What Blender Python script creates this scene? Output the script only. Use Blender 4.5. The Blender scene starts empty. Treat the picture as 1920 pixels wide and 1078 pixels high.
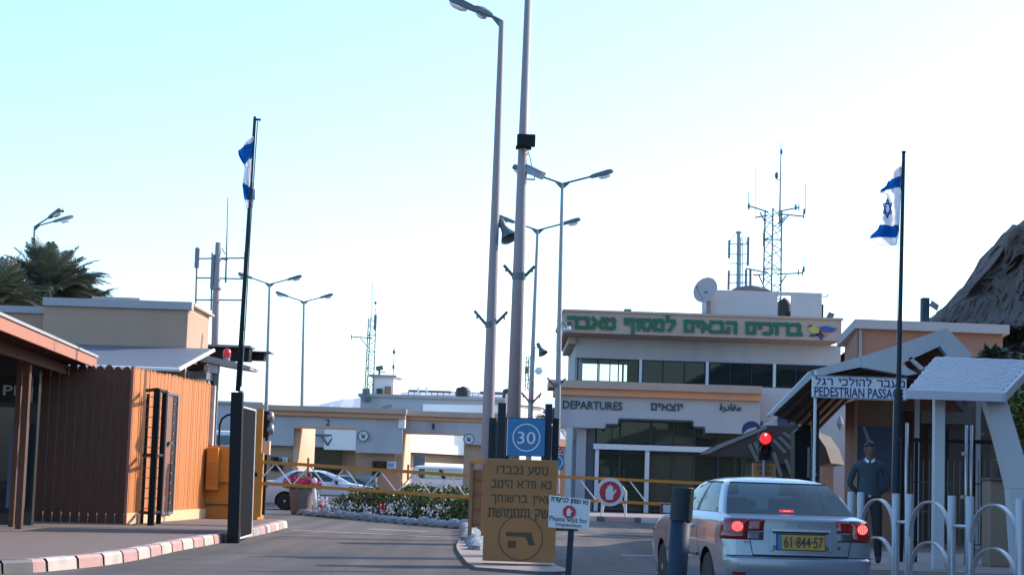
import bpy, bmesh, math, random
from mathutils import Vector, Matrix, noise
random.seed(7)
SC = bpy.context.scene
COL = SC.collection
# ------------------------------------------------------------------ camera, world, sun
F = 3500.0; IW, IH = 1920.0, 1078.0; CH = 1.45
PITCH = math.atan(353.0/F); ROLL = 0.032
cp, sp = math.cos(PITCH), math.sin(PITCH)
FW = Vector((0, cp, sp)); R0 = Vector((1, 0, 0)); U0 = Vector((0, -sp, cp))
RC = math.cos(ROLL)*R0 + math.sin(ROLL)*U0
UC = math.cos(ROLL)*U0 - math.sin(ROLL)*R0
CAMLOC = Vector((0, 0, CH))
cd = bpy.data.cameras.new('Camera'); cam = bpy.data.objects.new('Camera', cd); COL.objects.link(cam)
cd.sensor_width = 36; cd.lens = 36*F/IW; cd.clip_start = 0.5; cd.clip_end = 60000
cam.matrix_world = Matrix(((RC.x, UC.x, -FW.x, CAMLOC.x), (RC.y, UC.y, -FW.y, CAMLOC.y), (RC.z, UC.z, -FW.z, CAMLOC.z), (0, 0, 0, 1)))
SC.camera = cam
SUN_AZ = math.radians(28)      # measured from +X towards +Y
SUN_EL = math.radians(31)
sd = Vector((math.cos(SUN_AZ)*math.cos(SUN_EL), math.sin(SUN_AZ)*math.cos(SUN_EL), math.sin(SUN_EL)))
ld = bpy.data.lights.new('Sun', 'SUN'); ld.energy = 2.5; ld.angle = math.radians(0.5); ld.color = (1.0, 0.87, 0.74)
sun = bpy.data.objects.new('Sun', ld); COL.objects.link(sun); sun.rotation_euler = sd.to_track_quat('Z', 'Y').to_euler(); sun.location = (40, 20, 40)
wd = bpy.data.worlds.new('World'); SC.world = wd; wd.use_nodes = True
nt = wd.node_tree
sky = nt.nodes.new('ShaderNodeTexSky'); sky.sky_type = 'NISHITA'; sky.sun_disc = False
sky.sun_elevation = SUN_EL; sky.sun_rotation = math.radians(90) - SUN_AZ   # rotation 0 = +Y, clockwise
sky.altitude = 0; sky.air_density = 1.0; sky.dust_density = 1.2; sky.ozone_density = 3.0
tint = nt.nodes.new('ShaderNodeVectorMath'); tint.operation = 'MULTIPLY'; tint.inputs[1].default_value = (.865, .99, 1.06)   # cool white balance
nt.links.new(sky.outputs[0], tint.inputs[0]); nt.links.new(tint.outputs[0], nt.nodes['Background'].inputs['Color']); nt.nodes['Background'].inputs['Strength'].default_value = 0.15
SC.view_settings.view_transform = 'Standard'; SC.view_settings.look = 'None'; SC.view_settings.exposure = 1.25; SC.view_settings.gamma = 1.0
SC.cycles.max_bounces = 8; SC.cycles.transparent_max_bounces = 12

# ------------------------------------------------------------------ pixel helpers (photo pixel + real distance -> place in the world)
def W(px, py, Y):
    d = FW + RC*((px-IW/2)/F) + UC*((IH/2-py)/F)
    return CAMLOC + d*(Y/d.y)
def G(px, py, z=0.0):
    d = FW + RC*((px-IW/2)/F) + UC*((IH/2-py)/F)
    return CAMLOC + d*((z-CH)/d.z)
def XX(px, py, Y): return W(px, py, Y).x
def ZZ(px, py, Y): return W(px, py, Y).z

# ------------------------------------------------------------------ mesh builder
class MB:
    def __init__(s): s.v = []; s.f = []; s.m = []; s.s = []; s.mats = []; s.cur = 0; s.sm = False
    def mat(s, m, smooth=False):
        if m not in s.mats: s.mats.append(m)
        s.cur = s.mats.index(m); s.sm = smooth; return s
    def face(s, idx): s.f.append(tuple(idx)); s.m.append(s.cur); s.s.append(s.sm)
    def add(s, pts, faces):
        b = len(s.v); s.v += [Vector(p) for p in pts]
        for f in faces: s.face([b+i for i in f])
    def quad(s, *p): s.add(p, [tuple(range(len(p)))]); return s
    def box(s, x0, x1, y0, y1, z0, z1):
        if x0 > x1: x0, x1 = x1, x0
        if y0 > y1: y0, y1 = y1, y0
        if z0 > z1: z0, z1 = z1, z0
        s.add([(x0,y0,z0),(x1,y0,z0),(x1,y1,z0),(x0,y1,z0),(x0,y0,z1),(x1,y0,z1),(x1,y1,z1),(x0,y1,z1)],
              [(0,3,2,1),(4,5,6,7),(0,1,5,4),(1,2,6,5),(2,3,7,6),(3,0,4,7)]); return s
    def obox(s, o, ax, ay, az):   # box from corner/centre o with half-axes
        o, ax, ay, az = Vector(o), Vector(ax), Vector(ay), Vector(az)
        if ax.cross(ay).dot(az) < 0: ax = -ax
        P = [o+ax*i+ay*j+az*k for k in (-1,1) for (i,j) in ((-1,-1),(1,-1),(1,1),(-1,1))]
        s.add(P, [(0,3,2,1),(4,5,6,7),(0,1,5,4),(1,2,6,5),(2,3,7,6),(3,0,4,7)]); return s
    def prism(s, poly, d):        # polygon (any plane) extruded by vector d
        d = Vector(d); n = len(poly); P = [Vector(p) for p in poly]
        nrm = Vector((0,0,0))
        for i in range(n): nrm += P[i].cross(P[(i+1) % n])
        if nrm.dot(d) > 0: P = P[::-1]
        Q = P + [p+d for p in P]
        s.add(Q, [tuple(range(n)), tuple(range(2*n-1, n-1, -1))] + [(i, n+i, n+(i+1) % n, (i+1) % n) for i in range(n)]); return s
    def tube(s, pts, r, n=10, caps=True, flat=None):
        pts = [Vector(p) for p in pts]
        if not isinstance(r, (list, tuple)): r = [r]*len(pts)
        b = len(s.v); up = None
        for i, p in enumerate(pts):
            t = (pts[min(i+1, len(pts)-1)] - pts[max(i-1, 0)]).normalized()
            if up is None:
                up = Vector((0,0,1)) if abs(t.z) < .9 else Vector((0,1,0))
            a = t.cross(up).normalized(); c = a.cross(t).normalized(); up = c
            for k in range(n):
                an = 2*math.pi*k/n
                s.v.append(p + a*math.cos(an)*r[i]*(flat or 1) + c*math.sin(an)*r[i])
        for i in range(len(pts)-1):
            for k in range(n):
                k2 = (k+1) % n
                s.face((b+i*n+k2, b+i*n+k, b+(i+1)*n+k, b+(i+1)*n+k2))
        if caps:
            sm = s.sm; s.sm = False
            s.face([b+k for k in range(n)]); s.face([b+(len(pts)-1)*n+k for k in range(n-1, -1, -1)]); s.sm = sm
        return s
    def lathe(s, c, prof, n=20, axis='Z'):   # prof: (r, h)
        c = Vector(c); b = len(s.v)
        for (r, h) in prof:
            for k in range(n):
                a = 2*math.pi*k/n; u, v = r*math.cos(a), r*math.sin(a)
                s.v.append(c + (Vector((u, v, h)) if axis == 'Z' else Vector((u, h, -v)) if axis == 'Y' else Vector((h, u, v))))
        for i in range(len(prof)-1):
            for k in range(n):
                k2 = (k+1) % n; s.face((b+i*n+k, b+i*n+k2, b+(i+1)*n+k2, b+(i+1)*n+k))
        s.face([b+k for k in range(n-1, -1, -1)]); s.face([b+(len(prof)-1)*n+k for k in range(n)])
        return s
    def disc(s, c, r, th, n=28):             # disc facing -Y
        c = Vector(c)
        return s.prism([c+Vector((r*math.cos(2*math.pi*k/n), 0, r*math.sin(2*math.pi*k/n))) for k in range(n)], (0, th, 0))
    def ring(s, c, r, w, th, n=32):          # ring facing -Y
        c = Vector(c); b = len(s.v)
        for k in range(n):
            a = 2*math.pi*k/n; u = Vector((math.cos(a), 0, math.sin(a)))
            s.v += [c+u*r, c+u*(r-w), c+u*r+Vector((0,th,0)), c+u*(r-w)+Vector((0,th,0))]
        for k in range(n):
            i, j = b+4*k, b+4*((k+1) % n)
            s.face((i+1, i, j, j+1)); s.face((i, i+2, j+2, j)); s.face((i+3, i+1, j+1, j+3)); s.face((i+2, i+3, j+3, j+2))
        return s

def pt_inv(parent):
    o = parent
    M = Matrix.Identity(4)
    chain = []
    while o: chain.append(o); o = o.parent
    for o in reversed(chain):
        M = M @ Matrix.LocRotScale(o.location, o.rotation_euler, o.scale)
    return M.inverted()
def build(name, mb, parent=None, label=None, cat=None, group=None, kind=None, local=False, bevel=0, angle=None, recalc=False):
    me = bpy.data.meshes.new(name)
    vs = mb.v; o = bpy.data.objects.new(name, me)
    if parent is not None:
        o.parent = parent
        if not local:
            M = pt_inv(parent); vs = [M @ v for v in vs]
    elif not local and vs:
        xs = [v.x for v in vs]; ys = [v.y for v in vs]; zs = [v.z for v in vs]
        c = Vector(((min(xs)+max(xs))/2, (min(ys)+max(ys))/2, min(zs))); o.location = c
        vs = [v-c for v in vs]
    me.from_pydata([tuple(v) for v in vs], [], mb.f)
    for m in mb.mats: me.materials.append(m)
    me.polygons.foreach_set('material_index', mb.m); me.polygons.foreach_set('use_smooth', mb.s)
    me.update()
    if recalc:
        bm = bmesh.new(); bm.from_mesh(me); bmesh.ops.recalc_face_normals(bm, faces=bm.faces); bm.to_mesh(me); bm.free()
    if angle: me.set_sharp_from_angle(angle=math.radians(angle))
    if bevel:
        b = o.modifiers.new('Bevel', 'BEVEL'); b.width = bevel; b.segments = 2; b.limit_method = 'ANGLE'; b.angle_limit = math.radians(50)
    COL.objects.link(o)
    if label: o['label'] = label
    if cat: o['category'] = cat
    if group: o['group'] = group
    if kind: o['kind'] = kind
    return o
def thing(name, label, cat, loc, group=None, rz=0):
    o = bpy.data.objects.new(name, None); COL.objects.link(o); o.empty_display_size = .2
    o.location = loc; o.rotation_euler = (0, 0, rz); o['label'] = label; o['category'] = cat
    if group: o['group'] = group
    return o
def part(name, parent, m, fn, **k):
    mb = MB(); mb.mat(m, k.pop('smooth', False)); fn(mb); return build(name, mb, parent, **k)
def copy_tree(o, parent=None):
    c = o.copy(); COL.objects.link(c); c.parent = parent
    for ch in list(o.children): copy_tree(ch, c)
    return c

# ------------------------------------------------------------------ materials
def mat(name, col, rough=.7, metal=0., var=.12, scale=3., bump=0., bscale=60., spec=None, coat=0., stain=0., stain_col=None, stretch=None):
    m = bpy.data.materials.new(name); m.use_nodes = True; t = m.node_tree; p = t.nodes['Principled BSDF']
    p.inputs['Roughness'].default_value = rough; p.inputs['Metallic'].default_value = metal
    if spec is not None: p.inputs['Specular IOR Level'].default_value = spec
    if coat: p.inputs['Coat Weight'].default_value = coat; p.inputs['Coat Roughness'].default_value = .05
    tc = t.nodes.new('ShaderNodeTexCoord')
    src = tc.outputs['Object']
    if stretch:
        mp = t.nodes.new('ShaderNodeMapping'); mp.inputs['Scale'].default_value = stretch; t.links.new(src, mp.inputs[0]); src = mp.outputs[0]
    nz = t.nodes.new('ShaderNodeTexNoise'); nz.inputs['Scale'].default_value = scale; nz.inputs['Detail'].default_value = 6; nz.inputs['Roughness'].default_value = .65
    t.links.new(src, nz.inputs['Vector'])
    mx = t.nodes.new('ShaderNodeMix'); mx.data_type = 'RGBA'
    c = Vector(col); a = c*(1-var*1.6); b = c*(1+var*1.2)
    mx.inputs[6].default_value = (*a, 1); mx.inputs[7].default_value = (*b, 1)
    t.links.new(nz.outputs['Fac'], mx.inputs[0]); out = mx.outputs[2]
    if stain:
        n2 = t.nodes.new('ShaderNodeTexNoise'); n2.inputs['Scale'].default_value = scale*.37; n2.inputs['Detail'].default_value = 8
        t.links.new(src, n2.inputs['Vector'])
        cr = t.nodes.new('ShaderNodeValToRGB'); cr.color_ramp.elements[0].position = .52; cr.color_ramp.elements[1].position = .68
        t.links.new(n2.outputs['Fac'], cr.inputs[0])
        ml = t.nodes.new('ShaderNodeMath'); ml.operation = 'MULTIPLY'; ml.inputs[1].default_value = stain; t.links.new(cr.outputs[0], ml.inputs[0])
        m3 = t.nodes.new('ShaderNodeMix'); m3.data_type = 'RGBA'; t.links.new(ml.outputs[0], m3.inputs[0]); t.links.new(out, m3.inputs[6])
        m3.inputs[7].default_value = (*(stain_col or tuple(c*.5)), 1); out = m3.outputs[2]
    t.links.new(out, p.inputs['Base Color'])
    if bump:
        nb = t.nodes.new('ShaderNodeTexNoise'); nb.inputs['Scale'].default_value = bscale; nb.inputs['Detail'].default_value = 5
        t.links.new(src, nb.inputs['Vector'])
        bp = t.nodes.new('ShaderNodeBump'); bp.inputs['Strength'].default_value = bump; bp.inputs['Distance'].default_value = .02
        t.links.new(nb.outputs['Fac'], bp.inputs['Height']); t.links.new(bp.outputs[0], p.inputs['Normal'])
    return m
def emis(name, col, st):
    m = bpy.data.materials.new(name); m.use_nodes = True; p = m.node_tree.nodes['Principled BSDF']
    p.inputs['Base Color'].default_value = (*[c*.5 for c in col], 1); p.inputs['Emission Color'].default_value = (*col, 1); p.inputs['Emission Strength'].default_value = st
    return m
def glass(name, tint, fres=1.45, rough=0.02, opac=0.0, ocol=(.02,.03,.03)):
    m = bpy.data.materials.new(name); m.use_nodes = True; t = m.node_tree; t.nodes.clear()
    out = t.nodes.new('ShaderNodeOutputMaterial'); tr = t.nodes.new('ShaderNodeBsdfTransparent'); tr.inputs[0].default_value = (*tint, 1)
    gl = t.nodes.new('ShaderNodeBsdfGlossy'); gl.inputs['Roughness'].default_value = rough
    fr = t.nodes.new('ShaderNodeFresnel'); fr.inputs[0].default_value = fres
    df = t.nodes.new('ShaderNodeBsdfDiffuse'); df.inputs[0].default_value = (*ocol, 1)
    m1 = t.nodes.new('ShaderNodeMixShader'); m1.inputs[0].default_value = opac; t.links.new(tr.outputs[0], m1.inputs[1]); t.links.new(df.outputs[0], m1.inputs[2])
    m2 = t.nodes.new('ShaderNodeMixShader'); t.links.new(fr.outputs[0], m2.inputs[0]); t.links.new(m1.outputs[0], m2.inputs[1]); t.links.new(gl.outputs[0], m2.inputs[2])
    t.links.new(m2.outputs[0], out.inputs[0]); return m
def translucent(name, col, f=.45):
    m = bpy.data.materials.new(name); m.use_nodes = True; t = m.node_tree; t.nodes.clear()
    out = t.nodes.new('ShaderNodeOutputMaterial'); d = t.nodes.new('ShaderNodeBsdfDiffuse'); r = t.nodes.new('ShaderNodeBsdfTranslucent')
    d.inputs[0].default_value = (*col, 1); r.inputs[0].default_value = (*col, 1)
    mx = t.nodes.new('ShaderNodeMixShader'); mx.inputs[0].default_value = f
    t.links.new(d.outputs[0], mx.inputs[1]); t.links.new(r.outputs[0], mx.inputs[2]); t.links.new(mx.outputs[0], out.inputs[0]); return m

M = {}
M['asphalt'] = mat('asphalt', (.102,.082,.073), .9, var=.22, scale=.35, bump=.35, bscale=18, stain=.45, stain_col=(.04,.038,.038))
def asphalt_detail(m):
    t = m.node_tree; p = t.nodes['Principled BSDF']; src = p.inputs['Base Color'].links[0].from_socket
    tc = t.nodes.new('ShaderNodeTexCoord'); mp = t.nodes.new('ShaderNodeMapping'); mp.inputs['Scale'].default_value = (1.1, .035, 1); t.links.new(tc.outputs['Object'], mp.inputs[0])
    n1 = t.nodes.new('ShaderNodeTexNoise'); n1.inputs['Scale'].default_value = 1.0; n1.inputs['Detail'].default_value = 3; t.links.new(mp.outputs[0], n1.inputs['Vector'])
    r1 = t.nodes.new('ShaderNodeValToRGB'); r1.color_ramp.elements[0].position = .38; r1.color_ramp.elements[1].position = .62; r1.color_ramp.elements[0].color = (.72,.72,.72,1); r1.color_ramp.elements[1].color = (1.18,1.17,1.16,1); t.links.new(n1.outputs['Fac'], r1.inputs[0])
    n2 = t.nodes.new('ShaderNodeTexNoise'); n2.inputs['Scale'].default_value = 55; n2.inputs['Detail'].default_value = 2; t.links.new(tc.outputs['Object'], n2.inputs['Vector'])
    r2 = t.nodes.new('ShaderNodeValToRGB'); r2.color_ramp.elements[0].position = .3; r2.color_ramp.elements[1].position = .7; r2.color_ramp.elements[0].color = (.62,.62,.62,1); r2.color_ramp.elements[1].color = (1.35,1.35,1.35,1); t.links.new(n2.outputs['Fac'], r2.inputs[0])
    v = t.nodes.new('ShaderNodeTexVoronoi'); v.feature = 'DISTANCE_TO_EDGE'; v.inputs['Scale'].default_value = .28
    nd = t.nodes.new('ShaderNodeTexNoise'); nd.inputs['Scale'].default_value = .9; nd.inputs['Detail'].default_value = 5; t.links.new(tc.outputs['Object'], nd.inputs['Vector'])
    ad = t.nodes.new('ShaderNodeVectorMath'); ad.operation = 'MULTIPLY_ADD'; ad.inputs[1].default_value = (1.6,1.6,0); t.links.new(nd.outputs['Color'], ad.inputs[0]); t.links.new(tc.outputs['Object'], ad.inputs[2]); t.links.new(ad.outputs[0], v.inputs['Vector'])
    r3 = t.nodes.new('ShaderNodeValToRGB'); r3.color_ramp.elements[0].position = .0; r3.color_ramp.elements[1].position = .012; r3.color_ramp.elements[0].color = (.45,.45,.45,1); t.links.new(v.outputs['Distance'], r3.inputs[0])
    for rr in (r1, r2, r3):
        mm = t.nodes.new('ShaderNodeMix'); mm.data_type = 'RGBA'; mm.blend_type = 'MULTIPLY'; mm.inputs[0].default_value = 1; t.links.new(src, mm.inputs[6]); t.links.new(rr.outputs[0], mm.inputs[7]); src = mm.outputs[2]
    t.links.new(src, p.inputs['Base Color'])
asphalt_detail(M['asphalt'])
M['sand'] = mat('sand', (.15,.12,.10), .95, var=.15, scale=.05)
M['pink_paving'] = mat('pink_paving', (.33,.26,.23), .85, var=.2, scale=1.2)
M['white_line_sun_streak'] = mat('white_line_sun_streak', (.55,.53,.5), .8, var=.35, scale=2.5)
M['kerb_white'] = mat('kerb_white', (.52,.46,.41), .8, var=.12, scale=5, bump=.3, bscale=25, stain=.5, stain_col=(.3,.22,.18))
M['kerb_red'] = mat('kerb_red', (.46,.27,.25), .8, var=.12, scale=5, bump=.3, bscale=25, stain=.4, stain_col=(.48,.40,.36))
M['kerb_dark'] = mat('kerb_dark', (.09,.09,.095), .6, var=.2, scale=5)
M['beige'] = mat('beige_render', (.43,.285,.20), .9, var=.08, scale=1.2, stain=.25, stain_col=(.31,.21,.15))
M['orange_render'] = mat('orange_render', (.30,.165,.115), .9, var=.07, scale=1.5, stain=.2)
M['peach'] = mat('peach_render', (.62,.42,.28), .9, var=.06, scale=1.5, stain=.2)
M['white_wall'] = mat('white_wall', (.43,.44,.455), .85, var=.07, scale=.8, stretch=(1.6,1.6,.25), stain=.35, stain_col=(.20,.21,.24))  # white paint darkened to put the facades' shade into the colour
M['white_wall_lit'] = mat('white_wall_lit', (.8,.77,.74), .85, var=.04, scale=.8, stain=.15, stain_col=(.6,.57,.54))  # lit copy of the same white, for the sunlit parts
M['parapet'] = mat('parapet_paint', (.36,.36,.37), .8, var=.06, scale=2)
M['brownband'] = mat('brown_band', (.44,.33,.27), .85, var=.06, scale=1.5, stain=.2)
M['orangeband'] = mat('orange_band', (.66,.33,.19), .85, var=.06, scale=1.5, stain=.2)
M['greyroof'] = mat('grey_roof', (.12,.14,.175), .6, var=.08, scale=2)
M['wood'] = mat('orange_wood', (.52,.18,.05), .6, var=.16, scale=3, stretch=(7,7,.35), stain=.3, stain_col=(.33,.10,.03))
M['wood_base'] = mat('pale_wood', (.78,.48,.28), .7, var=.1, scale=4)
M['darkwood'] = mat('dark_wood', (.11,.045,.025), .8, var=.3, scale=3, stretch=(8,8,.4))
M['brownwood'] = mat('brown_wood', (.26,.10,.06), .7, var=.15, scale=5)
M['redfascia'] = mat('red_fascia', (.42,.17,.11), .75, var=.1, scale=4)
M['black'] = mat('black_steel', (.012,.014,.016), .6, spec=.2, var=.2, scale=5)
M['teal'] = mat('dark_teal_paint', (.016,.028,.036), .55, spec=.25, var=.12, scale=5)
M['bluepost'] = mat('blue_grey_paint', (.016,.036,.062), .6, spec=.25, var=.14, scale=4, stain=.3, stain_col=(.03,.045,.06))
M['steel'] = mat('galvanised_steel', (.24,.25,.28), .45, .55, var=.12, scale=6)
M['polepaint'] = mat('pole_paint', (.27,.24,.25), .6, .1, var=.08, scale=2, stretch=(1,1,.3))
M['lampgrey'] = mat('lamp_grey', (.10,.13,.14), .5, .3, var=.08)
M['lens'] = mat('lamp_lens', (.75,.74,.74), .3, var=.03)
M['greypanel'] = mat('antenna_panel', (.16,.18,.20), .5, var=.05)
M['yellow'] = mat('yellow_paint', (.58,.22,.02), .5, var=.1, scale=5, stain=.2, stain_col=(.38,.16,.03))
M['signyellow'] = mat('sign_yellow', (.34,.155,.05), .7, var=.1, scale=3, stain=.3, stain_col=(.27,.13,.045))
M['cageorange'] = mat('cage_orange', (.30,.15,.07), .7, var=.1, scale=3)
M['ink'] = mat('dark_ink', (.085,.060,.035), .8, var=.3, scale=14)
M['faint'] = mat('faint_ink', (.13,.07,.045), .8, var=.1)
M['letter'] = mat('dark_letter', (.035,.055,.06), .6, var=.1)
M['green'] = mat('green_letter', (.011,.12,.062), .6, var=.2, scale=2)
M['blue'] = mat('sign_blue', (.012,.16,.36), .45, var=.1, scale=3)
M['signwhite'] = mat('sign_white', (.62,.65,.68), .5, var=.04)
M['red'] = mat('sign_red', (.45,.025,.045), .5, var=.08)
M['navy'] = mat('navy', (.02,.04,.14), .6, var=.1)
M['flagblue'] = translucent('flag_blue', (.02,.20,.52), .55); M['flagwhite'] = translucent('flag_white', (.96,.95,.97), .62)
M['tank'] = mat('black_plastic', (.018,.024,.028), .5, var=.1)
M['rubber'] = mat('rubber', (.015,.015,.017), .7, var=.15)
M['rim'] = mat('rim', (.42,.43,.45), .35, .7, var=.05)
M['silver'] = mat('silver_paint', (.24,.285,.34), .28, .5, var=.02, coat=.6)
M['whitepaint'] = mat('white_car_paint', (.62,.65,.70), .3, .15, var=.02, coat=.5)
M['darkpaint'] = mat('dark_car_paint', (.03,.04,.055), .3, .3, var=.02, coat=.5)
M['trim'] = mat('black_trim', (.012,.013,.015), .5, var=.05)
M['seat'] = mat('seat_fabric', (.05,.055,.06), .9, var=.1)
M['carglass'] = glass('car_glass', (.50,.62,.62), opac=.30, ocol=(.13,.185,.185))
M['winglass'] = glass('window_glass', (.25,.33,.33), opac=.35, ocol=(.035,.055,.06))
M['clearglass'] = glass('clear_glass', (.70,.80,.84), opac=.05)
M['doorglass'] = glass('door_glass', (.30,.38,.33), opac=.45, ocol=(.07,.095,.075))
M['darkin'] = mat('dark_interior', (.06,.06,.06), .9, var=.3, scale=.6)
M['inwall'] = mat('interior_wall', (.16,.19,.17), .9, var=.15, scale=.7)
M['rock'] = mat('rock', (.105,.083,.072), .95, var=.35, scale=.09, bump=.8, bscale=.5, stain=.6, stain_col=(.065,.053,.047))
M['hill'] = mat('hazed_hill', (.62,.62,.64), .95, var=.1, scale=.001)  # pale colour stands in for haze over the hills
M['leaf'] = mat('leaf', (.055,.085,.022), .55, var=.4, scale=2.5)
M['leaf2'] = mat('leaf_yellow', (.16,.17,.035), .5, var=.3, scale=2.5)
M['palm'] = mat('palm_leaf', (.14,.155,.115), .5, var=.35, scale=1.2)
M['bark'] = mat('bark', (.14,.10,.07), .9, var=.25, scale=6, bump=.6)
M['wflower'] = translucent('white_petal', (.8,.8,.84), .3); M['rflower'] = translucent('red_petal', (.55,.02,.04), .3); M['pflower'] = translucent('pink_petal', (.65,.05,.20), .3)
M['stone'] = mat('painted_stone', (.28,.31,.34), .9, var=.3, scale=3, bump=.4, bscale=12)
M['soil'] = mat('soil', (.06,.045,.035), .95, var=.2)
M['skin'] = mat('skin', (.15,.085,.06), .6, var=.05)
M['hair'] = mat('hair', (.012,.010,.010), .6, var=.2)
M['sweater'] = mat('blue_sweater', (.04,.058,.078), .9, var=.1, scale=8)
M['trousers'] = mat('dark_trousers', (.025,.025,.03), .9, var=.1)
M['shirt'] = mat('pale_shirt', (.36,.34,.35), .9, var=.08)
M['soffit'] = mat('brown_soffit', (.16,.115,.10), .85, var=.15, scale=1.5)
M['canopy'] = mat('canopy_white', (.44,.46,.49), .65, var=.06, scale=1.5, stain=.15)
M['brake'] = emis('brake_light', (1.0, .006, .014), .95)
M['brakehot'] = emis('brake_led', (1.0, .32, .28), 1.5)
M['redlens'] = mat('red_lens', (.20,.008,.014), .15, var=.05, coat=.6)
M['redglow'] = emis('red_signal', (1.0, .015, .02), 1.1)
M['plate'] = mat('plate_yellow', (.46,.25,.045), .5, var=.05)
M['clearlens'] = mat('clear_lens', (.06,.06,.065), .12, .0, var=.3, scale=20, coat=.5)
M['mesh'] = mat('dark_mesh', (.012,.013,.015), .9, var=.3, scale=20, spec=.05)
M['posterblue'] = mat('poster_blue', (.05,.07,.14), .5, var=.4, scale=1.2)
M['tan'] = mat('tan_block', (.26,.20,.15), .9, var=.1)
M['farcaravan'] = mat('far_white', (.72,.76,.80), .6, var=.04)
M['terracotta'] = mat('terracotta', (.45,.18,.10), .8, var=.1)

# ------------------------------------------------------------------ text
def text_mb(mb, s, x0, x1, z0, z1, y, th=.01, bold=0.0, z_at=None):
    """lettering standing in the XZ plane at depth y, fitted to the rectangle"""
    cu = bpy.data.curves.new('t', 'FONT'); cu.body = s; cu.size = 1; cu.extrude = 0.0; cu.offset = bold; cu.resolution_u = 3
    o = bpy.data.objects.new('t', cu); COL.objects.link(o)
    bpy.context.view_layer.update()
    me = bpy.data.meshes.new_from_object(o.evaluated_get(bpy.context.evaluated_depsgraph_get()))
    bpy.data.objects.remove(o); bpy.data.curves.remove(cu)
    if not me.vertices: return
    xs = [v.co.x for v in me.vertices]; ys = [v.co.y for v in me.vertices]
    a, b, c, d = min(xs), max(xs), min(ys), max(ys)
    def tr(v, yy):
        u = (v.x-a)/(b-a); w = (v.y-c)/max(d-c, 1e-6)
        sh = 0 if z_at is None else z_at(u)
        return (x0+(x1-x0)*u, yy, z0+(z1-z0)*w+sh)
    n = len(me.vertices)
    mb.add([tr(v.co, y-th) for v in me.vertices], [tuple(p.vertices) for p in me.polygons])
    # side walls for thickness
    cnt = {}
    for p in me.polygons:
        for k in p.edge_keys: cnt[k] = cnt.get(k, 0)+1
    ed = [k for k, c_ in cnt.items() if c_ == 1]
    vv = me.vertices; pts = []; fs = []
    for (i, j) in ed:
        q = len(pts); pts += [tr(vv[i].co, y-th), tr(vv[j].co, y-th), tr(vv[j].co, y), tr(vv[i].co, y)]; fs.append((q, q+1, q+2, q+3))
    mb.add(pts, fs); bpy.data.meshes.remove(me)
def text(name, s, px0, px1, py0, py1, Y, m, parent, th=.01, bold=0.0):
    """pixel rectangle of the lettering on its board at real distance Y"""
    mb = MB().mat(m); cx, cy = (px0+px1)/2, (py0+py1)/2
    text_mb(mb, s, XX(px0, cy, Y), XX(px1, cy, Y), ZZ(cx, py1, Y), ZZ(cx, py0, Y), Y, th, bold)
    return build(name, mb, parent)
def pbox(mb, px0, px1, py0, py1, Y, d):
    cx, cy = (px0+px1)/2, (py0+py1)/2
    mb.box(XX(px0, cy, Y), XX(px1, cy, Y), Y, Y+d, ZZ(cx, py1, Y), ZZ(cx, py0, Y)); return mb
def gz(px0, px1, py0, Y, d, mb, z0=0.0):   # box from the ground up
    cx = (px0+px1)/2; cy = (py0+900)/2
    mb.box(XX(px0, cy, Y), XX(px1, cy, Y), Y, Y+d, z0, ZZ(cx, py0, Y)); return mb
def heb(s): return s[::-1]
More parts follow.
